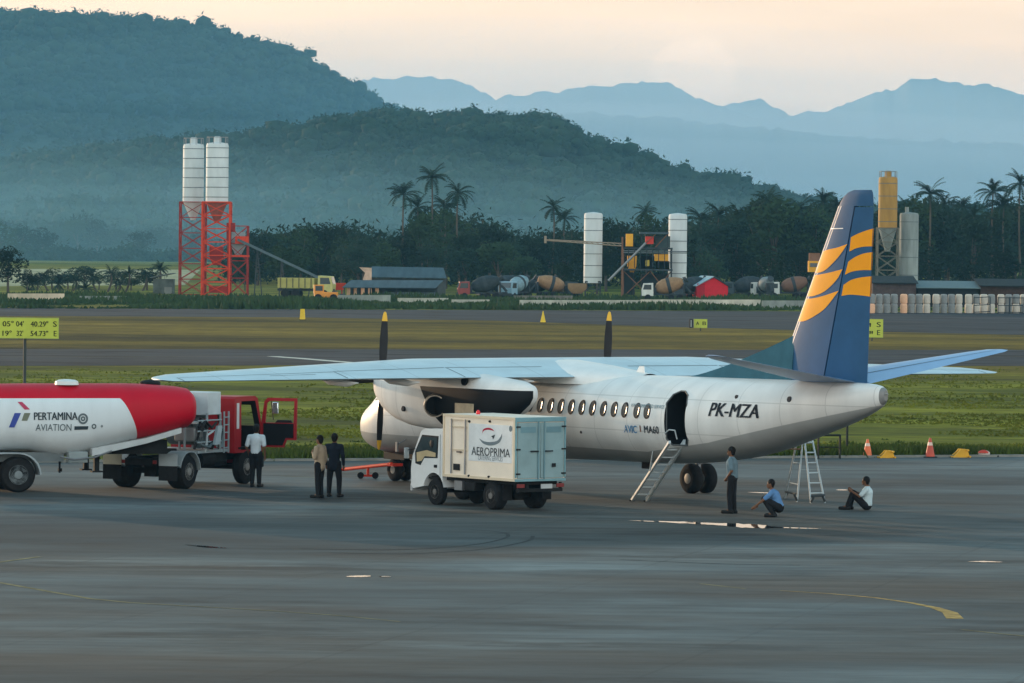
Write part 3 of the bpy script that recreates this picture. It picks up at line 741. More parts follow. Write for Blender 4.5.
# wing to body fairing on top of the cabin
b = MB(); rg = []
for a, hw, zt in ((7.9, .3, 3.52), (8.4, .9, 3.66), (9.2, 1.15, 3.80), (10.6, 1.25, 3.84), (12.0, 1.2, 3.74), (13.2, .9, 3.63), (14.4, .4, 3.54)):
    rg.append([A(a, hw*math.cos(q), 3.2 + (zt-3.2)*math.sin(q)**.7 if math.sin(q) > 0 else 3.2) for q in [math.pi*i/14 for i in range(15)]])
b.loft(rg, closed=False, cap=False); b.build('wing_fairing', WHT, air, smooth=60)

# ---- engine nacelles
def recess_dark(sg):  # shade of the nacelle recess painted black on the skin, nothing opened
    def f(mth, X, Y, Z):
        a = mth('MULTIPLY', X, -1.0)
        m1 = mth('LESS_THAN', Z, 3.10)
        m2 = mth('GREATER_THAN', a, mth('ADD', 9.75, mth('MULTIPLY', mth('SUBTRACT', 3.10, Z), .85)))
        m3 = mth('GREATER_THAN', mth('MULTIPLY', Y, sg), 3.95)
        return mth('MULTIPLY', mth('MULTIPLY', m1, m2), m3)
    return f
def cowl_line(mth, X, Y, Z):
    a = mth('MULTIPLY', X, -1.0)
    k = mth('ADD', mth('LESS_THAN', mth('ABSOLUTE', mth('SUBTRACT', a, 8.55)), .012), mth('LESS_THAN', mth('ABSOLUTE', mth('SUBTRACT', a, 7.75)), .010))
    return mth('MULTIPLY', mth('MINIMUM', k, 1.0), .5)
PROPZ = 3.16
def nacelle(sgn):
    NM = paint_mat('nacelle_enamel', AWHITE, [((.4, .4, .38), cowl_line), ((.010, .011, .013), recess_dark(sgn))], .65)
    NM.node_tree.nodes['Principled BSDF'].inputs['Specular IOR Level'].default_value = .15
    # a, z bottom, z top, half width
    P = [(7.10, 2.66, 3.50, .40), (7.16, 2.58, 3.56, .46), (7.5, 2.30, 3.66, .55), (8.0, 2.08, 3.72, .60), (8.6, 1.96, 3.72, .62), (9.3, 1.90, 3.70, .63), (10.0, 1.86, 3.66, .64), (10.8, 1.88, 3.60, .64), (12.0, 1.98, 3.50, .62), (13.0, 2.2, 3.42, .56), (13.8, 2.45, 3.36, .44), (14.25, 2.72, 3.26, .26), (14.4, 2.90, 3.12, .08)]
    def ring(zb, zt, hw, a, n=32):
        zc, h = (zb+zt)/2, (zt-zb)/2
        return [A(a, sgn*3.95 + math.copysign(abs(math.cos(q))**.85, math.cos(q))*hw, zc + math.copysign(abs(math.sin(q))**.85, math.sin(q))*h) for q in [2*math.pi*i/n for i in range(n)]]
    b = MB(); b.loft([ring(zb, zt, hw, a) for a, zb, zt, hw in P]); nac = b.build('nacelle', NM, air, smooth=50)
    s = MB(); s.lathe([(0, .01), (.05, .10), (.18, .19), (.36, .25), (.62, .28)], A(6.50, sgn*3.95, PROPZ), (-1, 0, 0), 24)
    s.build('spinner', mat('spinner_grey', (.10, .10, .11), .4), nac)
    # intake mouth below the spinner
    s = MB(); s.prism(ellipse(0, 0, .30, .13, 16), lambda u, v: A(7.07, sgn*3.95+u, 2.82+v), lambda u, v: A(7.14, sgn*3.95+u, 2.82+v)); s.build('air_intake', DARK, nac)
    # exhaust stack on the outboard side
    e = MB(); p0 = Vector(A(10.28, sgn*4.37, 2.60)); dr = Vector((-.80, sgn*.60, -.05)).normalized()
    for (t0, r0), (t1, r1) in zip(((0, .30), (.30, .29), (.58, .27), (.585, .23), (.35, .22)), ((.30, .29), (.58, .27), (.585, .23), (.35, .22), (.34, .01))):
        pass
    e.lathe([(0, .31), (.30, .33), (.60, .31), (.602, .28), (.30, .27), (.29, .01)], p0, dr, 20)
    e.build('exhaust_pipe', mat('burnt_steel', (.34, .30, .25), .4, metal=.6, var=.3), nac)
    e = MB(); e.lathe([(.32, .265), (.33, .01)], p0, dr, 20); e.build('exhaust_mouth', DARK, nac)
    e = MB(); e.box(A(12.0, sgn*4.585, 2.52), (.9, .03, .34)); e.build('access_panel', mat('bare_panel', (.46, .38, .26), .5, var=.3), nac, bevel=.008)
    # small round ports on the cowling
    for (aa, zz, rr, m_) in ((8.15, 3.30, .10, mat('port_rust', (.20, .09, .06), .6)), (8.62, 3.22, .045, LET), (8.95, 2.44, .075, LET), (11.9, 3.31, .13, DARK)):
        q = MB(); hw = .60 if aa < 8.3 else .635
        q.lathe([(-.05, rr), (.012, rr), (.013, rr*.6)], A(aa, sgn*(3.95 + hw - (.02 if zz > 3.1 else .0) - (.03 if zz > 3.25 else 0)), zz), (0, sgn, .1), 16); q.build('port', m_, nac)
    # propeller
    prop = MB(); prop.cyl(A(6.98, sgn*3.95, PROPZ), A(6.82, sgn*3.95, PROPZ), .16, .16, 16)
    po = prop.build('propeller', BLACK, nac)
    tilt = R(-2.5)
    BLM = mat('blade_black', (.022, .022, .024), .45); TIPM = mat('blade_tip_yellow', (.75, .42, .03), .5)
    for k in range(4):
        th = tilt + k*math.pi/2
        dirv = Vector((0, math.sin(th), math.cos(th))); tan = Vector((0, math.cos(th), -math.sin(th)))
        bl = MB()
        def sec(r, c, tw, tk):
            cc = A(6.9, sgn*3.95, PROPZ) + dirv*r; u = tan*math.cos(tw) + Vector((1, 0, 0))*math.sin(tw); v = dirv.cross(u)
            return [cc + u*(c*math.cos(q)/2) + v*(tk*math.sin(q)/2) for q in [2*math.pi*i/10 for i in range(10)]]
        S = [(.15, .12, .5, .10), (.4, .17, .4, .07), (.8, .24, .30, .045), (1.2, .25, .22, .035), (1.6, .20, .15, .025), (1.70, .18, .12, .022)]
        bl.loft([sec(*q) for q in S]); bo = bl.build('blade', BLM, po, smooth=60)
        bl = MB(); bl.loft([sec(*q) for q in ((1.701, .18, .12, .023), (1.85, .14, .1, .018), (1.95, .08, .1, .012), (1.97, .03, .1, .008))]); bl.build('blade_tip', TIPM, po, smooth=60)
    return nac
nacelle(1); nacelle(-1)

# ---- landing gear
def aw(mb, a, l, r, wd, m=None):
    mb.lathe([(-wd/2, r*.55), (-wd/2, r*.86), (-wd*.32, r*.985), (0, r), (wd*.32, r*.985), (wd/2, r*.86), (wd/2, r*.55)], A(a, l, r), (0, 1, 0), 28)
def gear(name, a, l, zt, r, sep, wd):
    g_ = MB(); g_.cyl(A(a, l, r), A(a-.05, l, zt), .075, .10, 12); g_.cyl(A(a, l, r+.35), A(a+.7, l, zt), .04, .04, 8)
    g_.cyl(A(a, l-sep/2-wd/2, r), A(a, l+sep/2+wd/2, r), .07, .07, 10)
    go = g_.build(name, STEEL, air)
    for s_ in (-1, 1):
        t_ = MB(); aw(t_, a, l+s_*sep/2, r, wd); tw = t_.build('wheel', RUB, go, smooth=50)
        h_ = MB(); h_.lathe([(-wd*.51, .03), (-wd*.50, r*.35), (-wd*.40, r*.54), (wd*.40, r*.54), (wd*.50, r*.35), (wd*.51, .03)], A(a, l+s_*sep/2, r), (0, 1, 0), 20); h_.build('rim', HUBM, tw)
    return go
for sg in (1, -1):
    gear('main_gear', 11.45, sg*3.95, 2.1, .43, .50, .30)
    for q in (1, -1):
        b = MB(); b.box(A(11.45, sg*3.95+.45*q, 1.66), (1.5, .03, .5), rx=-.12*q); b.build('gear_door', WHT, air, bevel=.008)
gear('nose_gear', 1.95, 0, 1.0, .34, .36, .20)
b = MB(); b.box(A(2.1, .32, .78), (1.1, .03, .26)); b.build('nose_gear_door', BLACK, air, bevel=.008); b = MB(); b.box(A(2.1, -.32, .78), (1.1, .03, .26)); b.build('nose_gear_door', BLACK, air, bevel=.008)
b = MB(); a_, z_ = pix(404.5, 444, 1.3); b.cyl(A(a_, 1.2, 1.35), A(a_-.05, 1.45, 1.2), .015, .015, 6); b.box(A(a_-.05, 1.5, 1.12), (.10, .05, .28)); b.build('sensor_probe', STEEL, air)

# ---- tail
FINB = (.026, .092, .19)
FINM = mat('fin_blue', FINB, .55, var=.08, spec=.12)
ORG = mat('stripe_orange', (.92, .34, .008), .5, var=.05, spec=.15)
def hz(a, z):      # half thickness of the fin box at a point
    le = fin_le(z); hg = fin_h(z); t_ = .15 - .018*(z-3.5)
    if a < hg:
        x = min(max((a-le)/max(hg-le, .1), 0), 1); return t_*(1-(1-x)**2.2)**.6 if x > 0 else 0
    x = min((a-hg)/max(fin_te(z)-hg, .1), 1); return t_*(1-x)*.92 + .012
def line_(p, q): return lambda z: p[0] + (q[0]-p[0])*(z-p[1])/(q[1]-p[1])
P1 = pix(779, 377, 0); P2 = pix(840, 199, 0); fin_le = line_(P1, P2)
P1 = pix(828.5, 380, 0); P2 = pix(855.5, 206, 0); fin_h = line_(P1, P2)
P1 = pix(868, 379, 0); P2 = pix(872.5, 194, 0); fin_te = line_(P1, P2)
ZB, ZT = 3.42, py_z(190, 860, px_a(860, 0), 0)
ZR = py_z(206, 856, px_a(856, 0), 0)
def fin_ring(z, a0, a1, n=14, shrink=1.0):
    as_ = [a0 + (a1-a0)*(.5-.5*math.cos(math.pi*i/n)) for i in range(n+1)]
    return [A(a, hz(a, z)*shrink, z) for a in as_] + [A(a, -hz(a, z)*shrink, z) for a in as_[-2:0:-1]]
b = MB(); zs = [ZB + (ZR-ZB)*i/18 for i in range(19)]
b.loft([fin_ring(z, fin_le(z)+.001, fin_h(z)-.035) for z in zs])
zc_ = [ZR, ZR+(ZT-ZR)*.3, ZR+(ZT-ZR)*.6, ZR+(ZT-ZR)*.85, ZT]
cut_ = [0, .03, .10, .22, .42]; sh_ = [1, 1, .95, .75, .35]
b.loft([fin_ring(z+.002, fin_le(z)+.001+c, fin_te(z)-.001-c*.25, 14, s_) for z, c, s_ in zip(zc_, cut_, sh_)])
fin = b.build('tail_fin', FINM, air, smooth=40)
b = MB(); zr = [ZB+.14 + (ZR-.03-ZB-.14)*i/18 for i in range(19)]
b.loft([fin_ring(z, fin_h(z)+.02, fin_te(z)-.001) for z in zr]); rud = b.build('rudder', FINM, air, smooth=40)
b = MB(); b.loft([[A(fin_h(z)-.05, .05, z), A(fin_h(z)+.04, .05, z), A(fin_h(z)+.04, -.05, z), A(fin_h(z)-.05, -.05, z)] for z in zr]); b.build('hinge_gap', BLACK, rud)
def subdiv_poly(poly, per=3):
    o_ = []
    for p, q in zip(poly, poly[1:]+poly[:1]):
        for i in range(per): o_.append((p[0]+(q[0]-p[0])*i/per, p[1]+(q[1]-p[1])*i/per))
    return o_
def spline(P, n=8):
    o_ = []
    for k in range(len(P)-1):
        p0 = P[max(k-1, 0)]; p1 = P[k]; p2 = P[k+1]; p3 = P[min(k+2, len(P)-1)]
        for i in range(n):
            t_ = i/n
            o_.append(tuple(.5*((2*p1[j]) + (-p0[j]+p2[j])*t_ + (2*p0[j]-5*p1[j]+4*p2[j]-p3[j])*t_*t_ + (-p0[j]+3*p1[j]-3*p2[j]+p3[j])*t_**3) for j in (0, 1)))
    return o_ + [P[-1]]
def band(mb, top, bot, e=.006):
    """orange band between an upper and a lower curve given in pixels"""
    T = spline(top); Bt = spline(bot); n = 24
    def samp(C, u):
        k = u*(len(C)-1); i = min(int(k), len(C)-2); f = k-i; return (C[i][0]*(1-f)+C[i+1][0]*f, C[i][1]*(1-f)+C[i+1][1]*f)
    for sg in (1, -1):
        vs = []
        for i in range(n+1):
            for j in range(5):
                p = samp(T, i/n); q = samp(Bt, i/n); x = p[0]+(q[0]-p[0])*j/4; y = p[1]+(q[1]-p[1])*j/4
                a, z = pix(x, y, 0); a = max(a, fin_le(z)+.03); vs.append(A(a, sg*(hz(a, z)+e), z))
        mb.add(vs, [(i*5+j, i*5+j+1, (i+1)*5+j+1, (i+1)*5+j) for i in range(n) for j in range(4)])
# pixel outlines read off the photograph (zoom of 700..1024 x 180..400, factor 3.105)
def Z6(*p): return [(700+x/3.105, 180+y/3.105) for x, y in p]
b = MB()
band(b, Z6((371, 225), (400, 216), (430, 210), (462, 199)), Z6((353, 287), (375, 287), (400, 275), (436, 238), (461, 201)))
band(b, Z6((351, 297), (378, 293), (410, 287), (449, 277)), Z6((330, 360), (358, 360), (395, 345), (430, 312), (448, 280)))
band(b, Z6((327, 368), (352, 368), (390, 360), (438, 344)), Z6((305, 438), (330, 438), (365, 422), (400, 396), (437, 347)))
b.build('orange_band', ORG, fin, smooth=0)
b = MB()
band(b, Z6((473, 178), (490, 168), (510, 159), (534, 151)), Z6((469, 222), (488, 212), (510, 207), (532, 206)))
band(b, Z6((466, 254), (484, 240), (507, 229), (532, 224)), Z6((457, 294), (478, 284), (505, 280), (530, 280)))
band(b, Z6((453, 326), (474, 311), (500, 303), (530, 299)), Z6((448, 360), (470, 356), (500, 358), (528, 362)))
b.build('orange_band', ORG, rud, smooth=0)
# thin flourish of the livery running up the leading edge
b = MB()
band(b, Z6((405, 150), (448, 149)), Z6((405, 152.5), (448, 152)), e=.008); b.build('white_mark', WHT, fin, smooth=0)
b = MB(); zz = [ZB + (ZR-ZB)*i/20 for i in range(21)]
b.loft([[A(fin_le(z)-.025, 0, z), A(fin_le(z)+.16, hz(fin_le(z)+.16, z)+.004, z), A(fin_le(z)+.18, 0, z), A(fin_le(z)+.16, -hz(fin_le(z)+.16, z)-.004, z)] for z in zz])
b.build('leading_edge', mat('leading_edge_grey', (.20, .26, .33), .5, var=.5, scale=3, spec=.3), fin, smooth=30)
# dorsal fin
D0 = pix(690, 377, 0); D1 = pix(742, 357, 0); D2 = pix(788, 335, 0)
DF = mat('dorsal_grey', (.040, .115, .155), .9, var=.15, spec=.02)
b = MB(); n = 12; rg = []
for i in range(n+1):
    k = i/n; a = D0[0] + (D2[0]+.35-D0[0])*k; zt = 3.50 + .02 + (D2[1]-3.50)*k**1.25; hw = .05 + .13*k
    rg.append([A(a, hw, 3.38), A(a, hw*.55, 3.45+(zt-3.45)*.6), A(a, .015, zt), A(a, -.015, zt), A(a, -hw*.55, 3.45+(zt-3.45)*.6), A(a, -hw, 3.38)])
b.loft(rg); b.build('dorsal_fin', DF, air, smooth=20)
# fuselage crown panel below the tailplane (painted dark)
def stab(sgn):
    secs = ((0.1, 21.25, 2.75, .12, 3.56), (.5, 21.35, 2.6, .12, 3.62), (4.3, 22.75, 1.15, .10, 4.28), (4.75, 23.0, .9, .09, 4.36), (4.95, 23.35, .45, .06, 4.40)) if sgn < 0 else \
           ((0.1, 21.25, 2.4, .08, 3.58), (.5, 21.4, 2.2, .08, 3.64), (4.0, 22.45, 1.1, .08, 4.20), (4.35, 22.7, .85, .07, 4.26), (4.5, 22.95, .4, .05, 4.29))
    b = MB(); b.loft([[A(le + x, sgn*l, z + y) for x, y in foil(ch, th)] for l, le, ch, th, z in secs])
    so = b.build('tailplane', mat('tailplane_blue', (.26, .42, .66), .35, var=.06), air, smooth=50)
    b = MB()
    for xf in (.62,):
        vs = []
        for l, le, ch, th, z in secs[:4]:
            for dx in (-.01, .012): vs.append(A(le + (xf+dx)*ch, sgn*l, z + th*ch*.40*1.02 + .012))
        b.add(vs, [(2*i, 2*i+1, 2*i+3, 2*i+2) for i in range(3)])
    b.build('elevator_line', mat('panel_gap', (.07, .09, .10), .7), so, smooth=0)
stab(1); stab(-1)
b = MB(); b.cyl(A(24.7, 0, 3.3), A(24.82, 0, 3.3), .035, .02, 8); b.build('tail_light', mat('tail_lamp', (.3, .3, .28), .4), air)

# ================================================================== VEHICLES ON THE APRON
def add_wheel(parent, x, y, r, wd, side, rimmat=None, name='wheel', hub=.52):
    """side +1: outer face towards +Y"""
    t_ = MB(); t_.lathe([(-wd/2, r*hub), (-wd/2, r*.88), (-wd*.36, r*.99), (-wd*.1, r), (-wd*.1+.005, r*.985), (wd*.1-.005, r*.985), (wd*.1, r), (wd*.36, r*.99), (wd/2, r*.88), (wd/2, r*hub)], (x, y, r), (0, 1, 0), 30)
    tw = t_.build(name, RUB, parent, smooth=40)
    h_ = MB(); e = wd*.5*side
    h_.lathe([(0, r*hub+.002), (.004*side, r*hub), (-.05*side, r*hub*.82), (-.06*side, r*.30), (.01*side, r*.22), (.02*side, .02)], (x, y+e, r), (0, 1, 0), 24)
    for k in range(6):
        a = k*math.pi/3; h_.cyl((x+math.cos(a)*r*.30, y+e-.06*side, r+math.sin(a)*r*.30), (x+math.cos(a)*r*.30, y+e-.02*side, r+math.sin(a)*r*.30), .018, .015, 6)
    h_.build('rim', rimmat or HUBM, tw)
    return tw
# ---------------- catering truck
CA = R(53); p0 = at_z(493, 509.7); cl_ = Vector((-math.sin(CA), -math.cos(CA), 0))
croot = p0 - cl_*.74
ct = thing('catering_truck', 'small white catering truck with a cream box body and blue-shaded rear doors beside the aeroplane', 'truck', croot, math.atan2(math.sin(CA), -math.cos(CA)))
CABW = mat('cab_white', (.72, .74, .74), .35, var=.06, coat=.3)
CREAM = mat('box_cream', (.87, .75, .61), .5, var=.08, scale=1.2)
SHADE_R = mat('box_rear_shade_blue', (.25, .37, .39), .5, var=.14, scale=1.5)  # bluish shade of the unlit rear face put into its colour
SHADE_RD = mat('box_rear_shade_dark', (.15, .28, .32), .5)
BLKP = mat('black_plastic', (.02, .02, .022), .6)
CHAS = mat('chassis_black', (.016, .017, .018), .75, var=.4, scale=4)
W2 = .83; BX0, BX1, BZ0, BZ1 = -1.08, 2.14, .80, 2.50
b = MB(); b.box(((BX0+BX1)/2, 0, (BZ0+BZ1)/2), (BX1-BX0, 2*W2, BZ1-BZ0)); box = b.build('box_body', CREAM, ct, bevel=.015)
FR = mat('box_frame_cream', (.70, .58, .42), .45, var=.08)
def piece(name, m, par, *boxes, bevel=0.):
    b = MB()
    for c, d in boxes: b.box(c, d)
    return b.build(name, m, par, bevel=bevel)
L_ = W2+.012
for (z, h) in ((BZ1-.035, .07), (BZ0+.035, .07)): piece('side_rail', FR, box, (((BX0+BX1)/2, L_, z), (BX1-BX0+.02, .03, h)))
for x in (BX0+.025, BX1-.025): piece('corner_post', FR, box, ((x, L_+.002, (BZ0+BZ1)/2), (.055, .03, BZ1-BZ0)))
# side door with bars and latches
def cx(px): return (493-px)/37.0/.602 + .02
def cz(py): return (517 - py + 0)*1.0
def Z3(x, y): return 330+x/3.94, 360+y/3.94
def cpt(px, py):
    """side panel coordinates (x forward, z) of a pixel on the left side of the truck"""
    k = (px-512)/F; f = Vector((-math.cos(CA), math.sin(CA))); o_ = croot.xy + cl_.xy*(W2+.02)
    x = (k*o_.y - o_.x)/(f.x - k*f.y); Y = o_.y + x*f.y
    return x, CH - (py - YH - ROLL*(px-512))*Y/F
for px in (452.8, 466.6):
    x, z = cpt(px, 450); b = MB(); b.cyl((x, L_+.03, BZ0+.10), (x, L_+.03, BZ1-.12), .022, .022, 8); b.build('door_bar', STEEL, box)
x0_, _ = cpt(451, 450); x1_, _ = cpt(468, 450)
for z in (BZ1-.14, BZ1-.33, 1.55): piece('door_strap', FR, box, (((x0_+x1_)/2, L_+.01, z), (abs(x1_-x0_), .02, .03)))
x_, z_ = cpt(458, 467); piece('latch_plate', BLKP, box, ((x_, L_+.02, z_), (.26, .03, .17)))
piece('door_handle', BLKP, box, ((cpt(461, 452)[0], L_+.04, cpt(461, 452)[1]), (.20, .03, .035)))
for (px, py) in ((470, 421.5), (490.5, 421.5), (470, 476), (490, 477)):
    x_, z_ = cpt(px, py); b = MB(); b.cyl((x_, L_-.01, z_), (x_, L_+.03, z_), .035, .03, 10); b.build('marker_lamp', BLKP, box)
# white poster with the caterer's mark
s0 = cpt(469.5, 425)[0]; s1 = cpt(512.5, 425)[0]; sz1 = cpt(490, 424.5)[1]; sz0 = cpt(490, 462)[1]
po = piece('poster', mat('poster_white', (.70, .72, .72), .5), box, (((s0+s1)/2, W2+.006, (sz0+sz1)/2), (s0-s1, .012, sz1-sz0)))
def on_poster(e=.016): return lambda u, v: Vector((s0-u, W2+e, sz0+v))
PW, PH = s0-s1, sz1-sz0
def P13(x, y):   # zoom of 470..530 x 420..470, factor 13.66
    X, Z = cpt(470+x/13.66, 420+y/13.66); return (s0-X, Z-sz0)
TX = mat('poster_text', (.05, .06, .065), .7, spec=.2); GR = mat('poster_grey', (.16, .20, .22), .7, spec=.2); RD = mat('poster_red', (.42, .02, .05), .6)
b = MB(); (ua, va), (ub, vb) = P13(35, 478), P13(560, 398); add_text(b, 'AEROPRIMA', ub-ua, vb-va, lambda u, v: on_poster()(ua+u, va+v), .014); b.build('lettering', TX, po, smooth=0)
b = MB(); (uc, vc), (ud, vd) = P13(125, 545), P13(460, 503); add_text(b, 'CATERING SERVICES', ud-uc, vd-vc, lambda u, v: on_poster()(uc+u, vc+v), .0); b.build('lettering', GR, po, smooth=0)
def crescent(mb, outer, inner, e):
    n = len(outer); vs = [on_poster(e)(*P13(*p)) for p in outer] + [on_poster(e)(*P13(*p)) for p in inner]
    mb.add(vs, [(i, i+1, n+i+1, n+i) for i in range(n-1)])
b = MB(); crescent(b, spline([(135, 250), (190, 320), (290, 352), (400, 320), (445, 250), (448, 185)], 5), spline([(135, 250), (200, 290), (290, 302), (380, 285), (425, 235), (448, 185)], 5), .017); b.build('emblem', GR, po, smooth=0)
b = MB(); crescent(b, spline([(178, 190), (190, 130), (250, 106), (310, 120), (345, 160)], 5), spline([(178, 190), (200, 148), (250, 134), (305, 142), (345, 160)], 5), .017); b.build('emblem', RD, po, smooth=0)
b = MB(); add_poly(b, [P13(*q) for q in ((355, 200), (300, 222), (318, 238), (326, 268), (342, 240))], on_poster(.018)); b.build('emblem', TX, po, smooth=0)
b = MB(); add_poly(b, [P13(*q) for q in ellipse(565, 120, 22, 42, 16)], on_poster(.017)); b.build('emblem', GR, po, smooth=0)
# rear: frame, two doors, bars, latches
XR = BX0
for sg in (1, -1):
    d_ = MB(); d_.box((XR-.018, sg*(W2-.06)/2+sg*.002, (BZ0+BZ1)/2-.03), (.03, W2-.075, BZ1-BZ0-.22)); dr_ = d_.build('rear_door', SHADE_R, ct, bevel=.006)
    for yy in (.10, .72): 
        if yy == .10:
            b = MB(); b.cyl((XR-.06, sg*yy, BZ0+.05), (XR-.06, sg*yy, BZ1-.12), .018, .018, 8); b.build('lock_bar', SHADE_RD, dr_)
    piece('door_handle', BLKP, dr_, ((XR-.075, sg*.24, 1.60), (.03, .26, .035)))
    piece('door_panel', SHADE_RD, dr_, ((XR-.036, sg*.43, 2.17), (.006, .50, .16)))
    for z in (1.0, 1.65, 2.25): piece('hinge', BLKP, dr_, ((XR-.045, sg*(W2-.07), z), (.02, .14, .04)))
piece('rear_frame', mat('rear_frame_shade_blue', (.18, .34, .38), .5), ct, ((XR-.012, 0, BZ1-.06), (.05, 2*W2+.03, .12)), ((XR-.012, 0, BZ0+.03), (.05, 2*W2+.03, .07)), ((XR-.012, W2-.012, (BZ0+BZ1)/2), (.045, .05, BZ1-BZ0-.2)), ((XR-.012, -W2+.012, (BZ0+BZ1)/2), (.045, .05, BZ1-BZ0-.2)), bevel=.006)  # frame colour carries the same painted shade as the doors
b = MB(); b.box((XR-.06, -.42, 1.22), (.02, .12, .10)); b.build('padlock', BLKP, ct)
# chassis, rear lamps, bumper
piece('chassis', CHAS, ct, ((1.2, .34, .62), (4.4, .08, .16)), ((1.2, -.34, .62), (4.4, .08, .16)), ((0, 0, .38), (.12, 1.3, .12)), ((0, 0, .40), (.34, .30, .30)), ((1.1, 0, .74), (4.1, 1.35, .09)), ((2.6, 0, .38), (.1, 1.2, .1)))
piece('rear_bumper', CHAS, ct, ((XR+.02, 0, .56), (.08, 1.5, .09)), ((XR+.02, -.7, .66), (.06, .06, .2)), ((XR+.02, .7, .66), (.06, .06, .2)))
for sg in (1, -1):
    piece('tail_lamp', mat('lamp_red', (.20, .02, .02), .3), ct, ((XR-.03, sg*.66, .68), (.04, .24, .10)), bevel=.005)
    piece('mud_flap', RUB, ct, ((-.52, sg*.66, .48), (.02, .30, .42)))
    piece('mudguard', CHAS, ct, ((0, sg*.66, .80), (.9, .32, .02)))
piece('number_plate', mat('plate_white', (.45, .47, .48), .5), ct, ((XR-.035, -.2, .66), (.01, .38, .12)))
piece('tool_box', STEEL, ct, ((1.55, .62, .58), (.34, .30, .26)), bevel=.01)
piece('fuel_tank', CHAS, ct, ((1.05, .6, .58), (.5, .32, .26)), bevel=.04)
for sg in (1, -1):
    add_wheel(ct, 0, sg*.66, .375, .34, sg, mat('dusty_rim', (.16, .15, .14), .7)); add_wheel(ct, 2.60, sg*.68, .36, .20, sg, mat('dusty_rim', (.16, .15, .14), .7))
# cab: side profile with wheel arch, 1.64 wide
arch = [(2.60+.46*math.cos(R(t_)), .42+.46*math.sin(R(t_))) for t_ in range(0, 181, 15)]
prof = [(2.19, .62)] + [(x, max(z, .5)) for x, z in arch[::-1]] + [(3.54, .42), (3.64, .50), (3.65, .95), (3.58, 1.30), (3.20, 1.98), (3.04, 2.06), (2.3, 2.08), (2.19, 2.02)]
b = MB(); b.prism(prof, lambda x, z: Vector((x, -.82, z)), lambda x, z: Vector((x, .82, z))); cab = b.build('cab', CABW, ct, smooth=30, bevel=.03)
piece('arch_liner', CHAS, cab, ((2.6, .60, .74), (.80, .30, .05)), ((2.6, -.60, .74), (.80, .30, .05)))
for sg in (1, -1):
    gw = [cpt(*Z3(*q)) for q in ((345, 398), (378, 403), (402, 372), (432, 372), (434, 296), (378, 293))]
    gw = [(3.44, 1.10), (3.20, 1.06), (3.04, 1.26), (2.42, 1.28), (2.38, 1.88), (3.14, 1.89), (3.46, 1.42)]
    b = MB(); b.prism(gw, lambda x, z: Vector((x, sg*.79, z)), lambda x, z: Vector((x, sg*.826, z))); wdw = b.build('side_window', BLKP, cab, smooth=0)
    b = MB(); cxm = sum(p[0] for p in gw)/len(gw); czm = sum(p[1] for p in gw)/len(gw)
    b.prism([(cxm+(x-cxm)*.90, czm+(z-czm)*.90) for x, z in gw], lambda x, z: Vector((x, sg*.80, z)), lambda x, z: Vector((x, sg*.830, z))); b.build('pane', GLS, wdw, smooth=0)
    piece('door_handle', BLKP, cab, ((2.50, sg*.835, 1.06), (.12, .02, .08)))
    piece('door_line', mat('shut_line', (.15, .16, .17), .7), cab, ((2.30, sg*.823, 1.35), (.012, .006, 1.15)))
    b = MB(); b.cyl((3.45, sg*.80, 1.50), (3.56, sg*1.02, 1.46), .012, .012, 6); b.build('mirror_arm', BLKP, cab)
    b = MB(); b.box((3.57, sg*1.03, 1.38), (.05, .16, .30)); b.build('mirror', mat('mirror_shell', (.30, .33, .34), .4), cab, bevel=.02)
    piece('headlight', mat('lamp_clear', (.6, .6, .58), .15), cab, ((3.655, sg*.6, .78), (.03, .28, .14)), bevel=.01)
# things seen through the side window: bright headrest and parcel
b = MB(); b.ball((2.68, .836, 1.66), .09, 14, 10, (1, .15, 1.15)); b.build('headrest', BLKP, cab)
b = MB(); add_poly(b, [(3.36, 1.15), (3.14, 1.18), (3.00, 1.31), (2.50, 1.31), (2.50, 1.42), (2.9, 1.48), (3.38, 1.40)], lambda x, z: Vector((x, .8335, z))); b.build('seat_cover', mat('seat_cream', (.50, .40, .24), .8), cab, smooth=0)
b = MB(); b.add([(3.585, -.70, 1.34), (3.585, .70, 1.34), (3.2, .66, 1.90), (3.2, -.66, 1.90)], [(0, 1, 2, 3)]); b.M = Matrix.Translation((.02, 0, .012)); b2 = MB(); b2.add([(3.565, -.70, 1.35), (3.565, .70, 1.35), (3.245, .66, 1.93), (3.245, -.66, 1.93)], [(0, 1, 2, 3)]); b2.build('windscreen', GLS, cab, smooth=0)
piece('bumper', mat('bumper_grey', (.42, .44, .45), .5), cab, ((3.66, 0, .44), (.10, 1.60, .20)), bevel=.02)
# beacon on the roof
b = MB(); b.lathe([(0, .05), (.02, .06), (.07, .055), (.11, .03), (.12, .01)], (1.30, .3, BZ1), (0, 0, 1), 16); b.build('beacon', mat('beacon_red', (.70, .02, .03), .25), ct)

CLG = bpy.data.materials.new('clear_glass'); CLG.use_nodes = True; _t = CLG.node_tree; _t.nodes.clear()
_o = _t.nodes.new('ShaderNodeOutputMaterial'); _m = _t.nodes.new('ShaderNodeMixShader'); _a = _t.nodes.new('ShaderNodeBsdfTransparent'); _g = _t.nodes.new('ShaderNodeBsdfGlossy')
_a.inputs[0].default_value = (.80, .85, .85, 1); _g.inputs['Roughness'].default_value = .05; _m.inputs[0].default_value = .10
_t.links.new(_a.outputs[0], _m.inputs[1]); _t.links.new(_g.outputs[0], _m.inputs[2]); _t.links.new(_m.outputs[0], _o.inputs['Surface'])
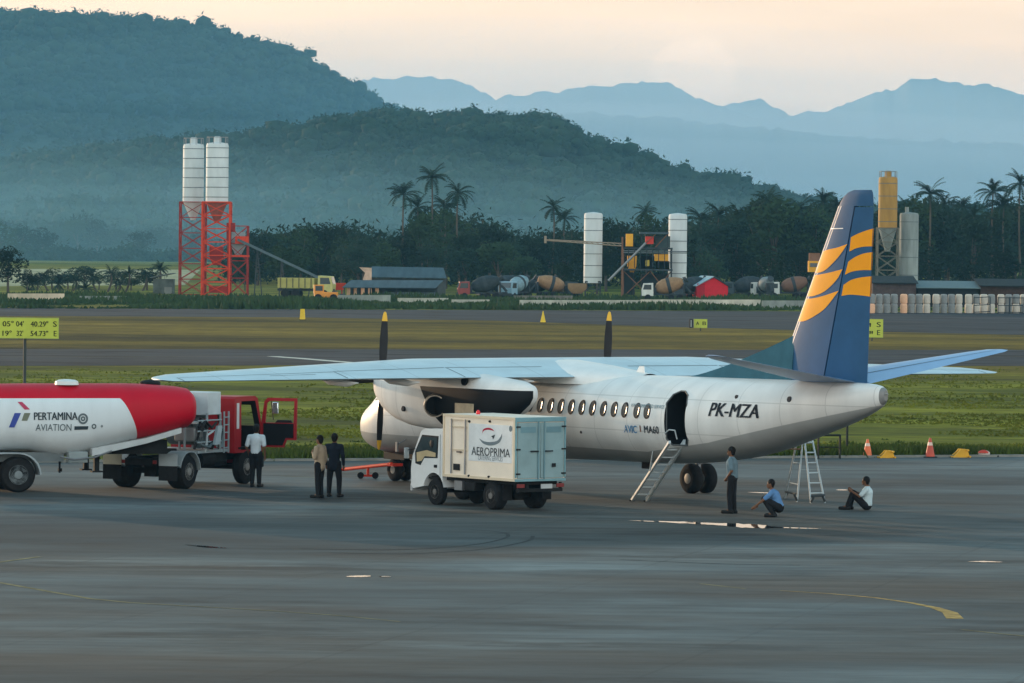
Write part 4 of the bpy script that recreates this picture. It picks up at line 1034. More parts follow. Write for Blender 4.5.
# ---------------- tanker lorry: tractor
TB = R(65); tp = at_z(187, 488.3); tr = Vector((math.sin(TB), -math.cos(TB), 0)); tf = Vector((math.cos(TB), math.sin(TB), 0))
troot = tp - tr*1.06 + Vector((0, -.35, 0))
tk = thing('tractor_unit', 'red cab lorry tractor with its driver door wide open, coupled to the fuel tank', 'lorry', troot, TB)
REDC = mat('cab_red', (.32, .009, .014), .5, var=.10, spec=.25)
LGREY = mat('equipment_grey', (.30, .35, .37), .5, var=.12, scale=2)
MGREY = mat('equipment_dark_grey', (.09, .12, .13), .55, var=.2, scale=2)
DCAB = mat('cab_interior', (.012, .012, .014), .9)
piece('chassis', CHAS, tk, ((2.0, .40, .80), (5.6, .09, .22)), ((2.0, -.40, .80), (5.6, .09, .22)), ((0, 0, .50), (.16, 1.7, .16)), ((0, 0, .52), (.42, .40, .38)), ((3.70, 0, .48), (.14, 1.6, .12)), ((2.0, 0, .66), (2.6, 1.2, .22)), ((-.85, 0, .78), (.08, .9, .2)))
for sg in (1, -1):
    add_wheel(tk, 0, sg*.90, .50, .52, sg, HUBM, hub=.50); add_wheel(tk, 3.70, sg*.93, .50, .28, sg, HUBM, hub=.50)
    # curved mudguard
    pr = [(.62*math.cos(R(t_)), .50+.60*math.sin(R(t_))) for t_ in range(5, 166, 16)]
    pr = [(x, min(z, 1.08)) for x, z in pr] + [(-.78, .72)]
    inn = [(x*.965, z-.03) for x, z in pr][::-1]
    b = MB(); b.prism(pr + inn, lambda x, z: Vector((x, sg*.62, z)), lambda x, z: Vector((x, sg*1.20, z))); b.build('mudguard', LGREY, tk, smooth=30)
    b = MB(); b.box((-.80, sg*.91, .86), (.03, .60, .36)); b.build('mudguard_back', LGREY if sg < 0 else mat('guard_cream', (.50, .48, .38), .6), tk)
    b = MB(); b.box((-.81, sg*.91, .47), (.02, .60, .42)); b.build('mud_flap', RUB, tk)
    piece('tail_lamp', mat('lamp_red', (.20, .02, .02), .3), tk, ((-.86, sg*.45, .78), (.05, .22, .10)))
# fifth wheel
b = MB(); b.cyl((.35, 0, 1.00), (.35, 0, 1.12), .48, .48, 20); b.build('fifth_wheel', CHAS, tk)
CABM = mat('cabinet_pale', (.50, .56, .58), .5, var=.12, scale=2)
# pump and hose reel module between cab and tank
b = MB(); b.box((1.75, 0, 1.02), (1.9, 2.0, .08)); b.build('deck', LGREY, tk)
b = MB(); b.box((.95, -.10, 2.35), (.50, 1.0, .62)); b.build('cabinet', CABM, tk, bevel=.02)
b = MB(); b.box((1.72, -.55, 2.40), (.78, .95, .66)); cbn = b.build('cabinet', CABM, tk, bevel=.02)
b = MB(); b.box((1.72, .55, 2.15), (.75, .9, .55)); b.build('cabinet', MGREY, tk, bevel=.02)
for x in (1.02, 1.14):
    b = MB(); b.tube([(x-.45, -.62, 2.62), (x-.45, -.66, 2.58), (x-.45, -.66, 2.40)], .025, 8); b.ball((x-.45, -.66, 2.56), .07, 10, 6); b.build('hose_nozzle', BLKP, tk)
for (x, y) in ((1.32, -1.0), (2.12, -1.0), (1.32, -.1), (2.12, -.1), (.72, -.6), (.72, .4)):
    b = MB(); b.box((x, y, 1.58), (.05, .05, 1.10)); b.build('post', LGREY, tk)
for z in (1.30, 1.62, 1.92):
    b = MB(); b.cyl((.70, -1.03, z), (2.14, -1.03, z), .022, .022, 8); b.build('rail', LGREY, tk)
b = MB(); b.cyl((1.65, -.55, 1.55), (1.65, .35, 1.55), .36, .36, 24); b.cyl((1.65, -.58, 1.55), (1.65, -.55, 1.55), .46, .46, 24); b.build('hose_reel', MGREY, tk)
b = MB(); b.box((1.05, -.55, 1.52), (.50, .7, .42)); b.build('pump', mat('pump_grey', (.26, .28, .28), .5, metal=.4), tk, bevel=.05)
b = MB(); b.box((1.05, -.60, 1.86), (.62, .70, .05)); b.build('shelf', mat('shelf_pale', (.62, .64, .62), .5), tk)
# sloping steps beside the pump
b = MB(); b.add([(1.9, -1.06, 1.75), (2.15, -1.06, 1.75), (1.75, -1.20, 1.22), (1.45, -1.20, 1.22), (1.9, -.98, 1.75), (2.15, -.98, 1.75), (1.75, -1.12, 1.22), (1.45, -1.12, 1.22)], [(0,1,2,3),(7,6,5,4),(0,4,5,1),(1,5,6,2),(2,6,7,3),(3,7,4,0)]); b.build('step_panel', LGREY, tk)
b = MB()
for k in range(6): b.cyl((1.0+.1*k, -1.04, 1.10+.04*(k % 2)), (1.05+.1*k, -.9, 1.45), .02, .02, 6)
b.tube([(.75, -.95, 1.35), (.95, -1.08, 1.20), (1.3, -1.1, 1.15), (1.6, -1.02, 1.28), (1.9, -.95, 1.2)], .04, 8); b.build('pipework', MGREY, tk)
for (pts_, r_) in (([(.8, -1.0, 1.75), (1.1, -1.08, 1.9), (1.5, -1.06, 1.7), (1.9, -1.0, 1.85)], .035), ([(1.2, -1.02, 1.0), (1.25, -1.05, 1.5), (1.6, -1.05, 1.6)], .03), ([(.75, -.9, 1.1), (.8, -1.0, 1.5), (.95, -1.0, 2.0)], .04), ([(2.15, -.95, 1.0), (2.2, -1.0, 1.6), (2.2, -.9, 2.1)], .05)):
    b = MB(); b.tube(pts_, r_, 8); b.build('hose', BLKP if r_ > .032 else CABM, tk)
for (x_, z_, r_) in ((.95, 1.72, .11), (1.28, 1.75, .08), (1.55, 1.20, .12)):
    b = MB(); b.cyl((x_, -1.06, z_), (x_, -.98, z_), r_, r_, 16); b.build('gauge', BLKP, tk)
# vertical ladder and fire bottle behind the cab
for dx in (2.32, 2.60):
    b = MB(); b.bar((dx, -1.02, .95), (dx, -1.02, 2.15), .04); b.build('ladder_rail', LGREY, tk)
for k in range(5):
    b = MB(); b.cyl((2.32, -1.02, 1.1+.22*k), (2.60, -1.02, 1.1+.22*k), .018, .018, 6); b.build('rung', LGREY, tk)
b = MB(); b.lathe([(0, .11), (.55, .11), (.62, .05), (.70, .04)], (2.48, -.80, 1.10), (0, 0, 1), 14); b.build('fire_bottle', mat('bottle_blue_grey', (.25, .33, .36), .4), tk)
b = MB(); b.box((2.4, -.72, .85), (.7, .35, .35)); b.build('battery_box', CHAS, tk, bevel=.02)
b = MB(); b.cyl((1.2, -.72, .78), (2.0, -.72, .78), .24, .24, 20); b.build('fuel_tank', CHAS, tk)
# cab shell: profile with doorway cut open on the right side
C0, C1, CZ0, CZ1 = 2.90, 4.60, .92, 2.56
pz = [(C0, CZ0), (C0, CZ1-.06), (C0+.10, CZ1), (C1-.42, CZ1), (C1-.26, CZ1-.08), (C1-.02, 1.72), (C1+.05, 1.50), (C1+.06, CZ0-.30), (C1-.40, CZ0-.35), (C1-.42, CZ0)]
b = MB(); b.prism(pz, lambda x, z: Vector((x, -1.05, z)), lambda x, z: Vector((x, 1.05, z))); cabt = b.build('cab', [REDC, DCAB], tk, smooth=25)
cb = MB(); cb.prism([(C0+.42, 1.00), (C0+.42, CZ1-.14), (C1-.42, CZ1-.14), (C1-.13, 1.72), (C1-.10, 1.00)], lambda x, z: Vector((x, -2.0, z)), lambda x, z: Vector((x, .92, z)))
cut = cb.build('cutter', DCAB, tk, smooth=0)
cb = MB(); cb.prism([(C0+.40, 1.68), (C0+.40, CZ1-.16), (C1-.46, CZ1-.16), (C1-.18, 1.68)], lambda x, z: Vector((x, .5, z)), lambda x, z: Vector((x, 2.0, z)))
cut2 = cb.build('cutter', DCAB, tk, smooth=0)
cb = MB(); cb.box((C1+.1, 0, 1.98), (1.0, 1.74, .62)); cut3 = cb.build('cutter', DCAB, tk, smooth=0); bpy.context.view_layer.update()
for i_, c_ in enumerate((cut, cut2, cut3)):
    md = cabt.modifiers.new('x%d' % i_, 'BOOLEAN'); md.object = c_; md.operation = 'DIFFERENCE'; md.solver = 'EXACT'; md.material_mode = 'TRANSFER'
dg = bpy.context.evaluated_depsgraph_get(); me = bpy.data.meshes.new_from_object(cabt.evaluated_get(dg)); cabt.modifiers.clear(); cabt.data = me
for c_ in (cut, cut2, cut3): bpy.data.objects.remove(c_)
piece('rear_window', GLS, cabt, ((C0-.008, .25, 2.1), (.012, .8, .4)))
b = MB(); b.box((C0+.62, -.45, 1.18), (.50, .55, .22)); b.box((C0+.44, -.45, 1.55), (.14, .52, .60)); b.build('seat', mat('seat_black', (.02, .02, .022), .8), cabt, bevel=.04)
b = MB(); b.lathe([(0, .20), (.03, .21), (.03, .18), (0, .18)], (C1-.55, -.45, 1.52), (-.5, 0, .8), 20, cap=False); b.build('steering_wheel', BLKP, cabt)
b = MB(); b.add([(C1+.062, -.95, 1.56), (C1+.062, .95, 1.56), (C1-.20, .90, CZ1-.12), (C1-.20, -.90, CZ1-.12)], [(0, 1, 2, 3)]); b.M = Matrix(); b.build('windscreen', CLG, cabt, smooth=0)
piece('pillar_trim', mat('trim_white', (.6, .62, .62), .5), cabt, ((C0+.20, -1.058, 2.0), (.14, .012, .75)))
piece('bumper', CHAS, cabt, ((C1+.10, 0, .62), (.14, 2.1, .34)), bevel=.03)
piece('cab_step', STEEL, cabt, ((C1-.35, -.98, .66), (.45, .16, .06)))
for sg in (1, -1): piece('arch', CHAS, cabt, ((3.70, sg*.93, 1.06), (1.1, .30, .05)))
# the open door: hinged at the front edge, swung straight out to the right
dl = 1.22; dw = MB(); hx = C1-.10
fr = .09
def dpt(u, z): return Vector((hx+.06+u*.10, -1.06-u, z))      # u metres out from the hinge
def dbox(mb, u0, u1, z0, z1, t_=.05):
    mb.add([dpt(u0, z0)+Vector((-t_/2, 0, 0)), dpt(u1, z0)+Vector((-t_/2, 0, 0)), dpt(u1, z1)+Vector((-t_/2, 0, 0)), dpt(u0, z1)+Vector((-t_/2, 0, 0)),
            dpt(u0, z0)+Vector((t_/2, 0, 0)), dpt(u1, z0)+Vector((t_/2, 0, 0)), dpt(u1, z1)+Vector((t_/2, 0, 0)), dpt(u0, z1)+Vector((t_/2, 0, 0))],
           [(0,1,2,3),(7,6,5,4),(0,4,5,1),(1,5,6,2),(2,6,7,3),(3,7,4,0)])
DZ = (1.05, 1.75, 2.50)
b = MB(); b.prism([(0.0, DZ[0]+.0), (.72, DZ[0]), (.80, DZ[0]+.22), (1.10, DZ[0]+.22), (1.12, DZ[2]), (.20, DZ[2]), (.10, DZ[2]-.10), (.0, DZ[1])], lambda u, z: dpt(u, z)+Vector((-.02, 0, 0)), lambda u, z: dpt(u, z)+Vector((.03, 0, 0)))
door = b.build('door', REDC, cabt, smooth=0)
cb = MB(); cb.prism([(.12, DZ[1]+.02), (1.02, DZ[1]+.02), (1.04, DZ[2]-.09), (.25, DZ[2]-.09), (.17, DZ[2]-.16)], lambda u, z: dpt(u, z)+Vector((-.5, 0, 0)), lambda u, z: dpt(u, z)+Vector((.5, 0, 0)))
cut = cb.build('cutter', REDC, cabt, smooth=0); bpy.context.view_layer.update()
md = door.modifiers.new('x', 'BOOLEAN'); md.object = cut; md.operation = 'DIFFERENCE'; md.solver = 'EXACT'
dg = bpy.context.evaluated_depsgraph_get(); me = bpy.data.meshes.new_from_object(door.evaluated_get(dg)); door.modifiers.clear(); door.data = me; bpy.data.objects.remove(cut)
b = MB(); b.prism([(.08, DZ[0]+.06), (.68, DZ[0]+.06), (.78, DZ[0]+.28), (1.02, DZ[0]+.28), (1.02, DZ[1]), (.08, DZ[1])], lambda u, z: dpt(u, z)+Vector((-.045, 0, 0)), lambda u, z: dpt(u, z)+Vector((-.02, 0, 0))); b.build('door_lining', DCAB, door, smooth=0)
b = MB(); b.prism([(.38, DZ[1]), (.95, DZ[1]), (.90, DZ[1]+.10), (.48, DZ[1]+.10)], lambda u, z: dpt(u, z)+Vector((.05, 0, 0)), lambda u, z: dpt(u, z)+Vector((.09, 0, 0))); b.build('door_handle', BLKP, door, smooth=0)
b = MB(); b.cyl(dpt(.22, 2.45)+Vector((.15, 0, 0)), dpt(.30, 1.85)+Vector((.15, 0, 0)), .015, .015, 6); ma = b.build('mirror_arm', BLKP, cabt)
b = MB(); b.box(dpt(.36, 2.20)+Vector((.15, 0, 0)), (.05, .20, .34)); b.build('mirror', mat('mirror_glass', (.75, .80, .82), .12, metal=.8), cabt, bevel=.03)

# ---------------- fuel tank trailer
TC = R(19); pw = at_z(18, 492.6); xw = Vector((math.cos(TC), math.sin(TC), 0)); lw = Vector((-math.sin(TC), math.cos(TC), 0))
rroot = pw + lw*1.0
tt = thing('tank_trailer', 'red and white fuel tank semi-trailer lettered PERTAMINA AVIATION', 'tanker', rroot, TC)
def rpt(px, py, off=-1.15):
    """(X along trailer, z) of a pixel on the near side (local y = off)"""
    k = (px-512)/F; o_ = rroot.xy + lw.xy*off
    x = (k*o_.y - o_.x)/(xw.x - k*xw.y); Y = o_.y + x*xw.y
    return x, CH - (py - YH - ROLL*(px-512))*Y/F
XF = rpt(196, 400, -.6)[0]
TS = [(-6.0, 1.05, 2.98, 1.15), (-2, 1.05, 3.0, 1.15)]
for px, yb in ((30, 451), (62, 458), (80, 456), (110, 449), (140, 441), (165, 436), (182, 431)):
    x, zb = rpt(px, yb, -.75); TS.append((x, zb, 3.03 if px < 150 else 3.02 - (px-150)*.0022, 1.15 if px < 150 else 1.15-.0015*(px-150)))
TS += [(XF-.18, TS[-1][1]+.08, 2.90, 1.02), (XF-.05, TS[-1][1]+.20, 2.78, .88), (XF, TS[-1][1]+.42, 2.55, .62), (XF+.01, TS[-1][1]+.7, 2.2, .2)]
def tsec(X):
    k = 0
    while k < len(TS)-2 and TS[k+1][0] < X: k += 1
    p, q = TS[k], TS[k+1]; t_ = (X-p[0])/(q[0]-p[0]); return [p[i]+(q[i]-p[i])*t_ for i in (1, 2, 3)]
def tank_side(X, z):
    zb, zt, wd = tsec(X); zc, h = (zb+zt)/2, (zt-zb)/2; q = min(abs(z-zc)/h, .999); return wd*(1-q**2.5)**(1/2.5)
b = MB(); xs = [-6 + (XF-.5+6)*i/40 for i in range(41)] + [s_[0] for s_ in TS[-4:]] + [XF-.35, XF-.25, XF-.12, XF-.02]; xs = sorted(xs)
rg = []
for X in xs:
    zb, zt, wd = tsec(X); zc, h = (zb+zt)/2, (zt-zb)/2
    rg.append([Vector((X, math.copysign(abs(math.cos(q))**.8, math.cos(q))*wd, zc + math.copysign(abs(math.sin(q))**.8, math.sin(q))*h)) for q in [2*math.pi*i/48 for i in range(48)]])
b.loft(rg)
zr_ = rpt(60, 398.5)[1]; xr_ = rpt(121, 400)[0]; xr2 = rpt(140.5, 436)[0]; zr2 = rpt(140.5, 436)[1]
def redmask(mth, X, Y, Z):
    m1 = mth('GREATER_THAN', Z, zr_)
    q = mth('POWER', mth('MAXIMUM', mth('DIVIDE', mth('SUBTRACT', zr_, Z), zr_-zr2), 0.0), .72)
    m2 = mth('GREATER_THAN', X, mth('ADD', xr_, mth('MULTIPLY', q, xr2-xr_)))
    return mth('MAXIMUM', m1, m2)
TANKM = paint_mat('tank_enamel', (.72, .78, .80), [((.56, .004, .022), redmask)], .5, dirt=.14)
TANKM.node_tree.nodes['Principled BSDF'].inputs['Specular IOR Level'].default_value = .22
tank = b.build('tank', TANKM, tt, smooth=50)
def on_tank(px, py, e=.012):
    X, z = rpt(px, py); return Vector((X, -(tank_side(X, z)+e), z))
def tank_text(body, x0, y0, x1, y1, m, bold=0.):
    (Xa, za), (Xb, zb_) = rpt(x0, y1), rpt(x1, y0); b = MB()
    add_text(b, body, Xb-Xa, zb_-za, lambda u, v: Vector((Xa+u, -(tank_side(Xa+u, za+v)+.014), za+v)), bold); b.build('lettering', m, tank, smooth=0)
LT = mat('tank_lettering', (.035, .05, .06), .6)
tank_text('PERTAMINA', 34.5, 412.3, 78, 420, LT, .03); tank_text('AVIATION', 36.3, 424, 72, 431, mat('tank_lettering_grey', (.09, .12, .13), .6), .0)
for col, q in (((.48, .03, .10), ((172, 65), (215, 65), (283, 135), (235, 137))), ((.03, .06, .30), ((140, 168), (200, 168), (140, 303), (88, 303))), ((.15, .17, .12), ((230, 168), (288, 168), (258, 240), (205, 240)))):
    b = MB(); pts_ = subdiv_poly([(x/9.31, 395+y/9.31) for x, y in q], 4); b.add([on_tank(*p) for p in pts_], [tuple(range(len(pts_)))]); b.build('emblem', mat('emblem_%d' % int(col[0]*100), col, .5), tank, smooth=0)
def ring_decal(cx_, cy_, r0, r1, m, n=20):
    b = MB(); o_ = [on_tank(cx_+r0*math.cos(2*math.pi*i/n), cy_+r0*1.1*math.sin(2*math.pi*i/n)) for i in range(n)]; i_ = [on_tank(cx_+r1*math.cos(2*math.pi*i/n), cy_+r1*1.1*math.sin(2*math.pi*i/n)) for i in range(n)]
    b.add(o_+i_, [(i, (i+1) % n, n+(i+1) % n, n+i) for i in range(n)]); b.build('emblem', m, tank, smooth=0)
SG = mat('seal_grey', (.12, .15, .16), .6)
ring_decal(83.5, 418.8, 5.0, 3.2, SG); ring_decal(83.5, 418.8, 2.3, .9, SG); ring_decal(94.6, 426.5, 2.4, 1.2, SG); ring_decal(102.5, 426.3, 1.1, .4, SG)
b = MB(); q = subdiv_poly([(75, 426.3), (89, 426.2), (88.6, 429.6), (75, 430)], 3); b.add([on_tank(*p) for p in q], [tuple(range(len(q)))]); b.build('emblem', LT, tank, smooth=0)
# hatch, rail and gear on top
b = MB(); X, _ = rpt(64, 383, 0); b.lathe([(0, .34), (.10, .32), (.14, .24), (.16, .05)], (X, -.35, 3.0), (0, 0, 1), 20); b.build('hatch', mat('hatch_white', (.7, .72, .7), .4), tank)
X, _ = rpt(152, 383, 0); b = MB(); b.lathe([(0, .30), (.08, .30), (.13, .2), (.15, .05)], (X, .2, 2.98), (0, 0, 1), 18); b.build('hatch', CHAS, tank)
# frame, wheels, wings, landing legs
piece('frame', mat('frame_grey', (.16, .19, .20), .6), tt, ((-1.8, .55, .98), (6.4, .14, .26)), ((-1.8, -.55, .98), (6.4, .14, .26)), ((0, 0, .55), (.16, 1.8, .16)), ((-1.35, 0, .55), (.16, 1.8, .16)))
b = MB(); P_ = [(rpt(95, 455)[0], rpt(95, 456, -.9)[1]), (rpt(150, 446)[0], rpt(150, 445, -.9)[1]+.05), (XF-.5, TS[-5][1]-.05), (XF-.5, TS[-5][1]+.10), (rpt(150, 446)[0], rpt(150, 440, -.9)[1]+.06), (rpt(95, 455)[0], rpt(95, 452, -.9)[1]+.1)]
b.prism(P_, lambda x, z: Vector((x, -.95, z)), lambda x, z: Vector((x, .95, z))); b.build('neck_frame', mat('frame_white', (.50, .54, .55), .5), tt, smooth=0)
b = MB(); b.box((3.3, 0, 1.25), (2.2, 1.3, .40)); b.cyl((3.5, 0, 1.12), (3.5, 0, 1.2), .3, .3, 16); b.build('coupling', CHAS, tt)
for X in (0, -1.35):
    for sg in (1, -1): add_wheel(tt, X, sg*.80, .50, .50, sg, mat('trailer_rim', (.20, .23, .24), .6), hub=.55)
for sg in (1, -1):
    pr = [(.64*math.cos(R(t_)), .52+.60*math.sin(R(t_))) for t_ in range(0, 91, 15)]; pr = [(x, z) for x, z in pr] + [(-1.35-x, z) for x, z in pr[::-1]]
    inn = [(x*.97-.02 if x > -.6 else x+.03, z-.035) for x, z in pr][::-1]
    b = MB(); b.prism(pr+inn, lambda x, z: Vector((x, sg*.54, z)), lambda x, z: Vector((x, sg*1.12, z))); b.build('mudguard', LGREY, tt, smooth=30)
b = MB(); b.cyl((rpt(67, 465)[0], -.4, .86), (rpt(67, 465)[0], -.4, .52), .03, .03, 8); b.cyl((rpt(67, 465)[0]-.04, -.4, .60), (rpt(67, 465)[0]+.06, -.4, .60), .05, .05, 8); b.build('drain_valve', CHAS, tt)
for sg in (1, -1):
    b = MB(); b.box((2.35, sg*.6, .95), (.14, .14, .75)); b.box((2.35, sg*.6, .56), (.3, .3, .04)); b.build('landing_leg', CHAS, tt)
b = MB(); b.box((1.75, -.75, .98), (.55, .35, .32)); b.build('side_box', mat('side_box_grey', (.25, .30, .31), .5), tt, bevel=.02)
b = MB(); b.tube([(1.2, -1.0, 1.0), (1.6, -1.05, .92), (2.2, -1.0, .98), (2.7, -.95, 1.15)], .03, 6); b.build('pipe', STEEL, tt)

# ================================================================== SMALL THINGS ON THE APRON
ALUM = mat('ladder_aluminium', (.46, .52, .54), .6, metal=.0, spec=.3)
# boarding ladder
lt_ = a2w(17.42, 1.30, 1.78); lb = at_z(639, 501.5)
lad = thing('boarding_ladder', 'aluminium boarding ladder with a curved handrail leading up to the open rear door', 'ladder', (lb.x, lb.y, 0))
up_ = Vector((lt_.x-lb.x, lt_.y-lb.y, lt_.z)); hd = Vector((up_.x, up_.y, 0)).normalized(); sd_ = Vector((-hd.y, hd.x, 0))*.25
sidev = Vector((1, -.1, 0)).normalized()*.20
for s_ in (1, -1):
    b = MB(); b.M = Matrix(); off = sidev*s_
    nrm_ = up_.cross(sidev).normalized()
    w2, t2 = .045 if s_ < 0 else .085, .03
    vs = []
    for base in (Vector((0, 0, 0)), up_):
        for dn, ds in ((-w2, -t2), (w2, -t2), (w2, t2), (-w2, t2)): vs.append(base + off + nrm_*dn + sidev.normalized()*ds + (Vector((0, 0, .03)) if base.length == 0 else Vector()))
    b.add(vs, [(0,1,2,3),(7,6,5,4),(0,4,5,1),(1,5,6,2),(2,6,7,3),(3,7,4,0)]); b.build('rail', ALUM, lad)
    b = MB(); b.box(off + Vector((0, 0, .02)), (.14, .10, .04)); b.build('foot', RUB, lad)
for k in range(1, 8):
    c = up_*(k/8.0); b = MB(); b.box(c, (.38, .10, .03), rz=math.atan2(sidev.y, sidev.x)); b.build('tread', ALUM, lad)
b = MB(); o_ = -sidev*1.0 + sidev.normalized()*-.04
b.tube([up_*.52 + o_, up_*.62 + o_ + Vector((-.02, 0, .45)), up_*.86 + o_ + Vector((0, 0, .42)), up_*.96 + o_ + Vector((.06, 0, .40)), up_*1.0 + o_ + Vector((.18, 0, .32)), up_*1.0+o_ + Vector((.24, 0, .08))], .018, 8); b.build('handrail', ALUM, lad)
# A-frame ladder under the tail
f1 = at_z(785, 498.5); f2 = at_z(797, 502); f3 = at_z(811, 503.5); f4 = at_z(825, 503)
sl_ = thing('step_ladder', 'tall aluminium folding step ladder standing open under the tail', 'ladder', ((f1+f4)/2))
b0 = Vector(sl_.location); TZ = 1.72
def seg(p, q, r_, name, m=ALUM): b = MB(); b.cyl(p, q, r_, r_, 6); return b.build(name, m, sl_)
topc = (f1+f2+f3+f4)/4 - b0; sv = Vector((.12, .02, 0))
tl1, tl2 = Vector((topc.x-.22, topc.y, TZ)), Vector((topc.x-.06, topc.y+.1, TZ)); tr1, tr2 = Vector((topc.x-.02, topc.y-.1, TZ+.02)), Vector((topc.x+.20, topc.y, TZ+.02))
L1, L2, R1, R2 = (p - b0 for p in (f1, f2, f3, f4))
L1.x -= .0
for (p, q, n_) in ((L1, tl1, 'leg'), (L2, tl2, 'leg'), (R1, tr1, 'leg'), (R2, tr2, 'leg')): seg(p, q, .026, n_)
for k in range(1, 7):
    t_ = k/6.3; seg(R1.lerp(tr1, t_), R2.lerp(tr2, t_), .02, 'rung')
for t_ in (.28, .62): seg(L1.lerp(tl1, t_), L2.lerp(tl2, t_), .014, 'brace')
seg(tl1.lerp(L1, .05), tr2.lerp(R2, .05), .03, 'top_cap')
seg(L1.lerp(tl1, .85)+Vector((-.9, 0, 0)), L2.lerp(tl2, .85)+Vector((.0, 0, 0)), .02, 'cross_bar', mat('rusty_bar', (.28, .14, .09), .7))
DKF = mat('ladder_foot_dark', (.05, .06, .065), .6)
for (p, q) in ((L1, L2), (R1, R2)):
    m_ = (p+q)/2
    seg(p.lerp(q, .05)+Vector((0, 0, .20)), q.lerp(p, .05)+Vector((0, 0, .22)), .035, 'spreader', DKF)
    seg(p + Vector((0, 0, .035)), p+Vector((.08, 0, .20)), .035, 'foot', DKF); seg(q + Vector((0, 0, .035)), q+Vector((-.08, 0, .22)), .035, 'foot', DKF)
# tow bar
t0 = at_z(343, 476); nose = a2w(1.95, 0)
tb = thing('tow_bar', 'red aircraft tow bar with a small wheeled dolly lying ahead of the nose wheel', 'tow bar', (t0.x, t0.y, 0))
TRED = mat('towbar_red', (.60, .04, .02), .65)
ta = Vector((0, 0, .20)); te = Vector((nose.x-t0.x-.25, nose.y-t0.y-.5, .52))
b = MB(); b.cyl(ta, te, .055, .055, 10); b.build('bar', TRED, tb)
b = MB(); b.lathe([(-.03, .09), (-.03, .14), (.03, .14), (.03, .09)], ta+Vector((-.12, 0, 0)), (0, 0, 1), 16, cap=False); b.build('tow_eye', TRED, tb)
md_ = ta.lerp(te, .52); b = MB(); b.cyl(md_, md_+Vector((0, 0, -.28)), .04, .04, 8); b.box(md_+Vector((0, 0, -.27)), (.50, .08, .06)); b.build('dolly', TRED, tb)
for s_ in (-1, 1):
    b = MB(); b.cyl(Vector((md_.x+s_*.22, md_.y-.05, .105)), Vector((md_.x+s_*.22, md_.y+.05, .105)), .10, .10, 16); b.build('wheel', RUB, tb)
b = MB(); b.box(te+Vector((.1, .1, -.02)), (.36, .30, .08), rz=.6); b.build('head', TRED, tb)
# traffic cones
def cone(label, px, py, col, h=.62):
    p = at_z(px, py); t = thing('traffic_cone', label, 'traffic cone', p, 0, 'traffic cones at the far edge of the apron')
    b = MB(); b.box((0, 0, .02), (.46, .46, .035)); b.build('base', BLKP, t, bevel=.01)
    m_ = mat('cone_%s' % ('orange' if col[1] > .1 else 'red'), col, .5)
    b = MB(); b.lathe([(.035, .17), (.06, .16), (h, .035), (h+.003, .001)], (0, 0, 0), (0, 0, 1), 20, cap=False); c = b.build('cone', m_, t)
    b = MB(); z0, z1 = h*.62, h*.78; r_ = lambda z: .16-.125*(z-.06)/(h-.06)+.003
    b.lathe([(z0, r_(z0)), (z1, r_(z1))], (0, 0, 0), (0, 0, 1), 20, cap=False); b.build('band', mat('cone_band', (.75, .55, .45) if col[1] > .1 else (.7, .62, .6), .4), c)
cone('bright orange traffic cone, the left one of the two at the apron edge', 867.5, 457.5, (.80, .16, .05)); cone('dull red traffic cone with a pale band, right of the orange one', 930, 457.5, (.52, .07, .035), .66)
def chock(label, px, py, k=1.0):
    p = at_z(px, py); t = thing('wheel_chock', label, 'chock frame', p, R(12), 'yellow chock frames at the apron edge'); Y_ = mat('chock_yellow', (.70, .36, .02), .5)
    b = MB(); b.prism([(-.28, 0), (.28, 0), (.20, .24), (.0, .26), (-.06, .18)], lambda x, z: Vector((x*k, -.10, z*k)), lambda x, z: Vector((x*k, -.05, z*k))); b.build('side_plate', Y_, t, smooth=0)
    b = MB(); b.prism([(-.28, 0), (.28, 0), (.20, .24), (.0, .26), (-.06, .18)], lambda x, z: Vector((x*k, .18, z*k)), lambda x, z: Vector((x*k, .23, z*k))); b.build('side_plate', Y_, t, smooth=0)
    for (x, z) in ((-.26, .03), (.24, .03), (.18, .22)):
        b = MB(); b.cyl((x*k, -.3, z*k), (x*k, .36, z*k), .03, .03, 8); b.build('cross_bar', Y_, t)
    b = MB(); b.cyl((-.2*k, -.02, .05), (.02, .0, .20*k), .03, .03, 6); b.build('handle', BLKP, t)
chock('yellow wheel chock frame between the two traffic cones', 886, 458, 1.0); chock('larger yellow wheel chock frame right of the red traffic cone', 960, 457.5, 1.15)
p = at_z(984, 457); t = thing('hose_bundle', 'small red and white bundle lying at the apron edge right of the yellow chocks', 'bundle', p)
b = MB(); b.ball((0, 0, .12), .16, 12, 8, (1.3, 1, .7)); b.build('wrap', mat('bundle_white', (.6, .5, .45), .7), t); b = MB(); b.lathe([(0, .20), (.05, .17), (.10, .06)], (-.02, 0, .14), (0, 0, 1), 14); b.build('cap', mat('bundle_red', (.5, .06, .04), .6), t)
b = MB(); b.tube([(-.45, 0, .03), (-.2, .1, .04), (.2, .1, .04), (.5, 0, .03)], .03, 8); b.build('hose', BLKP, t)
